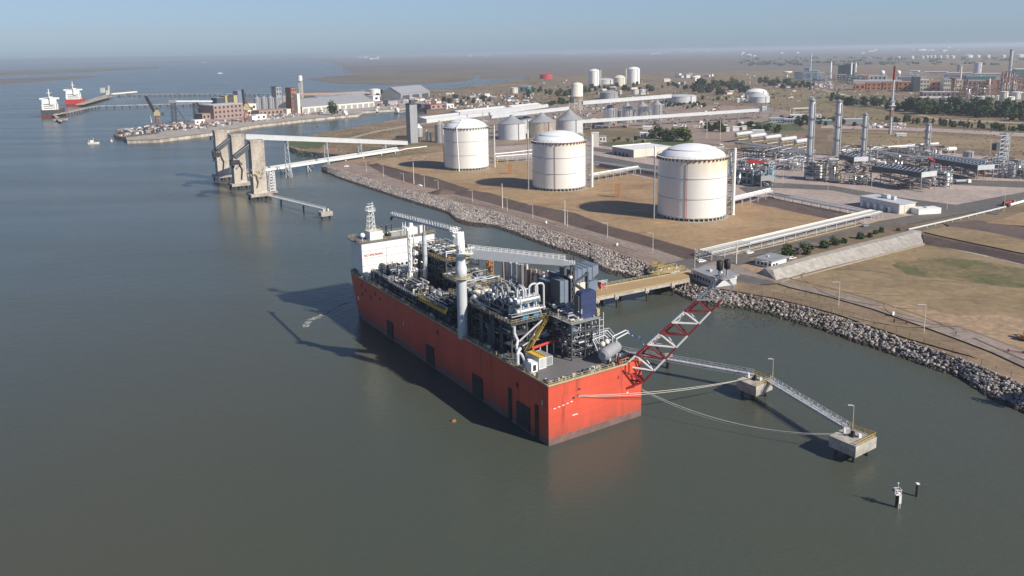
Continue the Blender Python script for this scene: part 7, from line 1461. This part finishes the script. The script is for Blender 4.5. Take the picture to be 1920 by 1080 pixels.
A = W(1773, 288); t = thing('gas_tank', 'single horizontal white tank standing apart behind the farther cooler bank', 'gas tank', A, .1, 'horizontal gas tanks'); MB().htank((0, 0, 4), (9, 0, 4), 1.9, 16).build('tank', 'white', t); MB().box(1.5, 0, 0, .8, 3, 2.6).cut().box(7.5, 0, 0, .8, 3, 2.6).build('saddle', 'concrete', t)
t = thing('portal_frame', 'large pale open portal frame on the dry grass left of the columns', 'frame', W(1488, 217), .25); q = MB(); L = 34; H = 10
for x in (0, L):
    for y in (0, 8): q.bar((x, y, 0), (x, y, H), .5)
q.bar((0, 0, H), (L, 0, H), .6).bar((0, 8, H), (L, 8, H), .6).bar((0, 0, H), (0, 8, H), .5).bar((L, 0, H), (L, 8, H), .5); q.build('frame', 'cream', t); MB().bar((0, 0, H * .5), (L, 0, H * .5), .3).build('brace', 'cream', t)
rr = random.Random(66); q = MB()
for i in range(160): c = W(rr.uniform(1626, 1698), rr.uniform(232, 241)); q.box(c.x, c.y, LZ, rr.uniform(1, 5), rr.uniform(1, 3), rr.uniform(.5, 2.2), rr.uniform(0, 3), rr.choice([0, 1, 2, 3]))
o = q.build('scrap_pile', ['white', 'cream', 'lgrey', 'rust']); tag(o, 'heap of pale scrap and containers at the foot of the flare stack', 'scrap')['kind'] = 'stuff'
rr = random.Random(67); q = MB()
for i in range(240): c = W(rr.uniform(1508, 1560), rr.uniform(154, 166)); q.box(c.x, c.y, LZ, rr.uniform(2, 9), rr.uniform(2, 6), rr.uniform(1, 6), rr.uniform(0, 3), rr.choice([0, 1, 2, 3]))
o = q.build('scrap_pile', ['white', 'brick', 'lgrey', 'rust']); tag(o, 'jumble of pink and white plant clutter below the teal units', 'clutter')['kind'] = 'stuff'
# gravel heap on the shore road
q = MB(); c = W(828, 366); vs = [(0, 0, 3.4)] + [(math.cos(a) * rr.uniform(9, 12), math.sin(a) * rr.uniform(8, 11), 0) for a in [k * .45 for k in range(14)]]; q.add(vs, [(0, i, i % 14 + 1) for i in range(1, 15)]); o = q.build('gravel_heap', 'bank', loc=(c.x, c.y + 8, LZ + .05)); tag(o, 'low dark gravel heap at the foot of the embankment', 'heap')['kind'] = 'stuff'

for i, a in enumerate((('rust coloured refinery unit in front of the brown frame building', 1783, 1812, 182, 162, 24, 'rust', 'rust'), ('rust coloured refinery unit left of the cream column', 1815, 1848, 182, 160, 26, 'rust', 'brick'), ('rust and orange refinery unit right of the cream column', 1858, 1876, 178, 150, 30, 'rust', 'orange'), ('tall dark refinery unit under the rust columns', 1876, 1908, 180, 146, 30, 'rust', 'rust'), ('dark refinery unit at the right edge behind the white tanks', 1906, 1935, 176, 150, 30, 'dgrey', 'rust'), ('grey refinery unit between the orange block and the pale one', 1755, 1782, 168, 146, 24, 'grey', 'brick'), ('grey pipework unit behind the white gas spheres', 1690, 1720, 148, 136, 30, 'grey', 'lgrey'), ('teal grey pipework unit around the teal towers', 1496, 1540, 156, 136, 30, 'blueduct', 'lblue'), ('dark pipework unit at the foot of the boiler blocks', 1560, 1606, 153, 140, 30, 'dgrey', 'grey'), ('grey pipework unit behind the green halls', 1870, 1900, 150, 134, 40, 'grey', 'lgrey'))): unit(a[0], a[1], a[2], a[3], a[4], a[5], 700 + i, a[6], a[7], 3, 60, 5, grp='refinery units')

# ================================================================ PORT PENINSULA, SHIPS, PIERS
def harbour_crane(label, px_, yb, yt, s, lean):
    p = W(px_, yb); H = HT(px_, yb, yt); t = thing('harbour_crane', label, 'crane', p, .2, 'dark harbour cranes'); q = MB(); b = H * .3
    for x in (-5, 5):
        for y in (-5, 5): q.bar((x, y, 0), (x * .4, y * .4, b), 1.0)
    for x in (-5, 5): q.bar((x, -5, 2.5), (x, 5, 2.5), .8)
    for y in (-5, 5): q.bar((-5, y, 2.5), (5, y, 2.5), .8)
    q.tube((0, 0, b - 1), (0, 0, b + 3), 2.2, 12); q.build('portal', 'rust', t)
    MB().box(1, 0, b + 3, 8, 6, H * .13).box(1, 0, b + 3 + H * .13, 5, 5, H * .06).build('cabin', 'palegold', t); MB().bx(-3.1, -3.02, -2, 2, b + 4, b + 7).build('window', 'window', t)
    q = MB(); a0 = Vector((-3, 0, b + 6)); a1 = Vector((-3 - lean, 0, H)); q.truss(a0, a1, 3.2, 2.2, 4, .8, nb=9); q.build('jib', 'black', t); q = MB(); top = Vector((1, 0, b + H * .34)); q.bar((3, 0, b + 8), top, 1).bar((-1, 0, b + 8), top, .8).bar(top, a1, .3).bar(top, (7, 0, b + 5), .8).box(8, 0, b + 3, 3, 4, 4); q.build('counterweight', 'dgrey', t); return t
harbour_crane('dark harbour crane with an ochre cabin near the left tip of the quay', 296, 238, 181, 1, 10)
harbour_crane('dark harbour crane with a steep jib in front of the brick warehouse', 463, 228, 168, 1, 1)
t = thing('mast', 'thin white mast among the junk near the left harbour crane', 'mast', W(286, 238)); MB().tube((0, 0, 0), (-1.5, 0, HT(286, 238, 215)), .6, 8).build('pole', 'white', t); MB().box(0, 0, 0, 2, 2, 1).build('foot', 'concrete', t)
for x, yb, yt, lb in ((327, 228, 187, 'left one'), (369, 223, 187, 'right one')):
    p = W(x, yb); H = HT(x, yb, yt); t = thing('conveyor_tower', 'dark lattice conveyor tower on the quay left of the brick warehouse, ' + lb, 'tower', p, .1, 'dark conveyor towers'); q = MB()
    for a in (-3, 3):
        for b in (-3, 3): q.bar((a, b, 0), (a, b, H), .7)
    n = 7
    for k in range(n): z = H * k / n; z2 = H * (k + 1) / n; q.bar((-3, -3, z), (3, -3, z2), .5).bar((-3, 3, z), (3, 3, z2), .5).bar((-3, -3, z2), (3, -3, z2), .5).bar((3, -3, z), (3, 3, z2), .5)
    q.bar((3, 0, H * .72), (15, 0, H * .1), 1.0); q.build('lattice', 'dgrey', t); MB().box(0, 0, H * .86, 9, 8, H * .14).build('head_house', 'grey', t)
gal2('thin conveyor between the two dark lattice towers on the quay', (327, 228, 190), (400, 221, 190), 2.4, 2.4, 1, mt='lgrey', under='dgrey')
PB = [('pinkish brick warehouse on the quay behind the steep harbour crane', 402, 462, 224, 198, 'brick', 'lgrey', 38, 8), ('low brick annex left of the pinkish brick warehouse', 380, 402, 225, 214, 'brick', 'brick', 20, 3), ('beige warehouse end right of the brick warehouse', 463, 482, 218, 196, 'cream', 'white', 40, 2), ('low long brick building in front of the grey port silos', 486, 538, 218, 208, 'brick', 'brick', 18, 7), ('grey boxy tower on top of the port warehouses', 448, 459, 205, 171, 'blueduct', 'grey', 12, 0), ('ochre elevator block behind the brick warehouse', 424, 436, 206, 180, 'palegold', 'palegold', 14, 0), ('second ochre elevator block just right of the first', 440, 447, 206, 179, 'palegold', 'orange', 14, 0), ('dark low block left of the ochre elevator blocks', 408, 422, 208, 184, 'dgrey', 'grey', 14, 0), ('dark tall elevator tower right of the grey port silos', 520, 530, 208, 163, 'grey', 'dgrey', 12, 2), ('tall rust and cream elevator tower left of the long shed', 548, 559, 213, 165, 'rust', 'dgrey', 14, 3), ('narrow cream stair block beside the rust elevator tower', 559, 564, 213, 176, 'cream', 'cream', 10, 0), ('small white building on the quay right of the steep crane', 480, 500, 225, 216, 'white', 'white', 12, 2), ('small white building on the quay left of the brick annex', 366, 384, 233, 226, 'white', 'white', 12, 2), ('white shed directly beside the steep harbour crane', 473, 484, 226, 218, 'white', 'lgrey', 12, 0), ('pale hut between the silos and the rust tower', 538, 546, 216, 205, 'cream', 'lgrey', 8, 0), ('white building behind the round quay tree', 700, 712, 190, 180, 'white', 'white', 14, 1), ('dark low hut left of the fishing vessels', 728, 746, 196, 189, 'grey', 'dgrey', 14, 0), ('long red roofed market by the basin', 808, 836, 205, 197, 'brick', 'red', 16, 3), ('white market hall right of the red roofed one', 838, 851, 203, 196, 'white', 'white', 16, 2), ('dark building at the head of the basin', 790, 806, 203, 195, 'dgrey', 'grey', 14, 0)]
for b in PB: bld(b[0], b[1], b[2], b[3], b[4], m=b[5], rm=b[6], depth=b[7], win=b[8], grp='port buildings', slant=-(b[2] - b[1]) * .09)
for i in range(5): silo('grey port silo in the row on the quay, %s from the left' % ('first second third fourth fifth'.split()[i]), 478 + i * 12.5, 490 + i * 12.5, 211 - i, 185 - i * .4, 181 - i * .4, 'grey', 'grey', 'grey port silos', rings=0)
lattice_tower('distant lattice tower with a pale top behind the port elevators', 565, 184, 141, 14, 5, 'lgrey', name='lattice_tower')
MBr = gal2('brown roofed conveyor from the port elevators to the long shed', (535, 206, 178), (694, 188, 174), 3, 2.6, 6, mt='brick', under='grey')
shed('longest grey gabled port shed behind the round quay tree', (567, 212), (702, 200), 62, 10, 22, 'cream', 'grey', bays=12, end='grey')
shed('pale gabled shed at the right end of the port, beyond the basin', (752, 187), (806, 181), 50, 12, 26, 'grey', 'grey', bays=3)
shed('low grey shed behind the dark elevator tower', (598, 188), (690, 177), 30, 6, 9, 'grey', 'grey')
# junk at the tip of the quay
rr = random.Random(88); q = MB()
for i in range(420):
    x = rr.uniform(222, 345); f_ = (x - 222) / 123; yb = 256 - f_ * 14 - rr.random() * (8 + 4 * f_); c = W(x, yb); q.box(c.x, c.y, LZ, rr.uniform(1.5, 7), rr.uniform(1, 4), rr.uniform(.8, 4.5), rr.uniform(0, 3), rr.choice([0, 1, 2, 3, 4, 5, 5]))
o = q.build('quay_clutter', ['cream', 'brick', 'lgrey', 'rust', 'grey', 'dgrey']); tag(o, 'clutter of crates and machines piled at the left tip of the quay', 'clutter')['kind'] = 'stuff'
rr = random.Random(89); q = MB()
for i in range(260):
    x = rr.uniform(345, 640); c = W(x, interp([(345, 246), (480, 229), (640, 209)], x) - rr.uniform(0, 9)); q.box(c.x, c.y, LZ, rr.uniform(1.5, 6), rr.uniform(1.5, 3), rr.uniform(.8, 3), rr.uniform(0, 3), rr.choice([0, 1, 2, 3, 4, 5]))
o = q.build('quay_clutter', ['cream', 'brick', 'lgrey', 'rust', 'grey', 'dgrey']); tag(o, 'parked cars, crates and sheds scattered along the port quay', 'clutter')['kind'] = 'stuff'
rr = random.Random(90); q = MB()
for i in range(260):
    x = rr.uniform(700, 1000); c = W(x, rr.uniform(178, 206) - (x - 700) * .01); q.box(c.x, c.y, LZ, rr.uniform(2, 9), rr.uniform(2, 5), rr.uniform(1, 4), rr.uniform(0, 3), rr.choice([0, 1, 2, 3, 4, 5]))
o = q.build('yard_clutter', ['cream', 'brick', 'lgrey', 'rust', 'grey', 'dgrey']); tag(o, 'vehicles and stored goods in the yards behind the port basin', 'clutter')['kind'] = 'stuff'
rr = random.Random(91); q = MB()
for i in range(700):
    x = rr.uniform(1000, 1900); y = rr.uniform(150, 240) if x < 1350 else rr.uniform(140, 190); c = W(x, y); q.box(c.x, c.y, LZ, rr.uniform(2, 8), rr.uniform(2, 5), rr.uniform(.8, 3), rr.uniform(0, 3), rr.choice([0, 1, 2, 3, 4, 5]))
o = q.build('yard_clutter', ['cream', 'brick', 'lgrey', 'rust', 'grey', 'dgrey']); tag(o, 'scattered vehicles and stored goods on the plain behind the tanks', 'clutter')['kind'] = 'stuff'
# scrub tufts over the dry land
sv = MB(); rr = random.Random(17)
def tufts(n, x0, x1, y0, y1, s0, s1):
    for i in range(n):
        c = W(rr.uniform(x0, x1), rr.uniform(y0, y1)); s = rr.uniform(s0, s1); a = rr.uniform(0, 3)
        sv.add([(c.x + s * math.cos(a), c.y + s * math.sin(a), LZ), (c.x - s * math.sin(a), c.y + s * math.cos(a), LZ), (c.x - s * math.cos(a), c.y - s * math.sin(a), LZ), (c.x + s * math.sin(a), c.y - s * math.cos(a), LZ), (c.x, c.y, LZ + s * .9)], [(0, 1, 4), (1, 2, 4), (2, 3, 4), (3, 0, 4)], rr.choice([0, 0, 1]))
tufts(700, 1320, 1925, 165, 235, .8, 2.6); tufts(400, 545, 800, 238, 300, .5, 1.5); tufts(900, 830, 1320, 150, 205, 1, 3.2); tufts(500, 1345, 1560, 525, 600, .15, .45); tufts(260, 1480, 1925, 440, 640, .12, .4); tufts(500, 1550, 1925, 240, 300, .5, 1.4)
sv.v, sv.f, sv.m, sv.sm = sv.v, sv.f, sv.m, sv.sm
o = sv.build('scrub', ['leaf2', 'leafbare']); tag(o, 'low scrub and tufts of grass dotted over the dry ground', 'scrub')['kind'] = 'stuff'

# piers
def pier(label, pts, w_=6, z=5, m='oldconcrete', sp=14, name='pier', top=None):
    P = [W(a, b, z) for a, b in pts]; o = Vector((P[0].x, P[0].y, 0)); t = thing(name, label, 'pier', o, 0, 'long thin port piers'); Q = [p - o for p in P]; q = MB()
    for a, b in zip(Q, Q[1:]): q.bar(a - Vector((0, 0, .7)), b - Vector((0, 0, .7)), w_, 1.4)
    q.build('deck', m, t); q = MB()
    for a, b in zip(Q, Q[1:]):
        k = max(1, int((b - a).length / sp))
        for i in range(k): c = a.lerp(b, i / k); q.tube((c.x, c.y, -2), (c.x, c.y, z - 1.4), .9, 6)
    q.build('pile', 'wetpile', t)['kind'] = 'stuff'; return t
pier('nearer long pier running left from the quay to the moored ships', [(400, 193), (300, 195), (185, 198), (165, 201), (140, 207), (104, 214)], 8, 6)
pier('farther long pier crossing the water behind the port', [(545, 176), (460, 175), (300, 176), (205, 177), (185, 182), (160, 190)], 9, 6)
pier('short side pier with a pale landing near the left ship', [(101, 214), (113, 226)], 5, 4)
pier('broad mooring platform between the two far ships', [(150, 195), (168, 190), (186, 185), (206, 180)], 16, 6)
t = thing('landing', 'pale square landing at the end of the short side pier', 'landing', W(114, 227, 0)); MB().box(0, 0, 1, 18, 12, 3).build('deck', 'concrete', t); [MB().tube((x, 0, -2), (x, 0, 1), 1, 8).build('pile', 'wetpile', t) for x in (-6, 6)]
t = thing('ship_loader', 'small pale ship loader tower at the bend of the farther pier', 'ship loader', W(202, 178, 6)); MB().box(0, 0, 0, 6, 6, 12).box(-12, 0, 6, 10, 5, 12).bar((3, 0, 2), (5, 0, 24), 3).build('tower', 'cream', t); MB().box(-12, 0, 18, 11, 6, 1).build('roof', 'lgrey', t)
gallery('white loading conveyor lying on the farther pier by the loader tower', W(210, 176, 11), W(256, 172, 11), 4, 3, (.1, .5, .9), 'white', 'lgrey', 0)

def ship(label, px_, py_, rz, L=170, B=28, hull='red', name='cargo_ship', s=1.0, hh=13, low='darkred', stern=False):
    p_ = W(px_, py_, 0) + (Vector((math.cos(rz), math.sin(rz), 0)) * L * .5 * s if stern else Vector()); t = thing(name, label, 'ship', p_, rz, 'moored cargo ships'); t.scale = (s, s, s); q = MB(); out = lambda f, k: [(-L * .5 * f, -B / 2 * k), (-L * .5 * f, B / 2 * k), (L * .3, B / 2 * k), (L * .44 * f, B * .3 * k), (L * .5 * f, 0), (L * .44 * f, -B * .3 * k), (L * .3, -B / 2 * k)]
    vs = []; zs = [(-1, .96), (3, .98), (3.01, .98), (hh, 1)]
    for z, k in zs: vs += [(x, y, z) for x, y in out(.97 + .03 * z / hh, k)]
    for k in range(3): q.add(vs, [(k * 7 + i, (k + 1) * 7 + i, (k + 1) * 7 + (i + 1) % 7, k * 7 + (i + 1) % 7) for i in range(7)], 1 if k == 0 else 0)
    q.add(vs, [tuple(range(27, 20, -1))], 2); q.build('hull', [hull, low, 'rust'], t)
    x0 = -L * .4; MB().box(x0, 0, hh, 18, B * .82, 9).box(x0, 0, hh + 9, 16, B * .74, 9).box(x0, 0, hh + 18, 12, B * .6, 3).box(x0 + 2, 0, hh + 18, 6, B * 1.05, 2.6).build('superstructure', 'white', t)
    q = MB()
    for k in range(3): q.box(x0 - 9.1, 0, hh + 2.5 + k * 3.5, .1, B * .6, 1)
    q.box(x0 - 6.05, 0, hh + 19, .1, B * .5, 1.2); q.build('window', 'window', t)
    MB().tube((x0, 0, hh + 21), (x0, 0, hh + 36), .8, 8).bar((x0, -4, hh + 29), (x0, 4, hh + 29), .7).build('mast', 'white', t); MB().box(x0 - 8, -4, hh + 9, 6, 5, 14).build('funnel', 'white', t)
    MB().tube((x0 - 7, B * .38, hh), (x0 - 7, B * .38, hh + 18), .8, 8).cut().tube((x0 - 10, -B * .42, hh), (x0 - 10, -B * .42, hh + 13), .8, 8).build('deck_crane', 'white', t)
    q = MB()
    for k in range(5): q.box(x0 + 26 + k * L * .14, 0, hh, L * .1, B * .6, 1.5).cut()
    q.build('hatch', 'rust', t); return t
ship('white and dark hulled ship farthest left, seen from the stern beside the pier', 95, 220, R(112), 95, 29, 'dgrey', stern=True)
ship('red hulled white ship moored right of the dark hulled one', 139, 198, R(112), 85, 33, 'red', s=1.05, stern=True)
t = ship('small red tug with white house moored at the quay right of the round tree', 655, 219, ang(W(640, 222, 0), W(672, 217, 0)), 100, 26, 'hullred', 'tug_boat', s=.36, hh=10); t['group'] = 'boats in the basin'
t = ship('grey fishing vessel moored at the head of the basin', 751, 212, ang(W(740, 213, 0), W(765, 209, 0)), 100, 24, 'grey', 'fishing_boat', s=.32, hh=10, low='dgrey'); t['group'] = 'boats in the basin'
t = ship('dark low barge moored left of the grey fishing vessel', 712, 210, ang(W(700, 211, 0), W(725, 208, 0)), 120, 32, 'dgrey', 'barge', s=.22, hh=8, low='dgrey'); t['group'] = 'boats in the basin'
def boat(label, px_, py_, L, m='cream', hh=2.2, name='fishing_boat'):
    t = thing(name, label, 'boat', W(px_, py_, 0), .3, 'small boats'); q = MB(); P = [(-L / 2, -L * .16), (L * .2, -L * .16), (L / 2, 0), (L * .2, L * .16), (-L / 2, L * .16)]; vs = [(x * .85, y * .8, -.5) for x, y in P] + [(x, y, hh) for x, y in P]; q.add(vs, [(i, (i + 1) % 5, 5 + (i + 1) % 5, 5 + i) for i in range(5)] + [(5, 6, 7, 8, 9)]); q.build('hull', m, t)
    MB().box(-L * .15, 0, hh, L * .25, L * .2, 2.4).build('cabin', 'white', t); MB().tube((0, 0, hh), (0, 0, hh + L * .4), .2, 6).bar((-L * .4, 0, hh), (-L * .38, 0, hh + L * .3), .25).build('mast', 'cream', t)
boat('small cream fishing boat afloat in the open water left of the quay', 176, 270, 13)
boat('tiny white motor boat far out in the bay', 413, 138, 30, 'white', 4); boat('tiny white ship near the far shore of the bay', 383, 117.5, 70, 'white', 8)
t = thing('buoy', 'small pale buoy between the fishing boat and the quay tip', 'buoy', W(209, 266, 0)); MB().ball((0, 0, .8), 1.5, 12, 8).build('float', 'cream', t); MB().tube((0, 0, 2), (0, 0, 4), .25, 6).build('top_mark', 'white', t)

# ---------------------------------------------------------------- haze
def haze(density):
    m = bpy.data.materials.new('haze'); m.use_nodes = True; n = m.node_tree.nodes; l = m.node_tree.links; n.clear()
    v = n.new('ShaderNodeVolumePrincipled'); out = n.new('ShaderNodeOutputMaterial'); v.inputs['Color'].default_value = (.68, .78, .9, 1)
    v.inputs['Density'].default_value = density; v.inputs['Anisotropy'].default_value = .2
    l.new(v.outputs[0], out.inputs['Volume']); MT['haze'] = m
    b = MB().bx(-46000, 46000, -3500, 91000, -3, 112).build('haze', 'haze'); b['kind'] = 'stuff'
haze(8.5e-5)
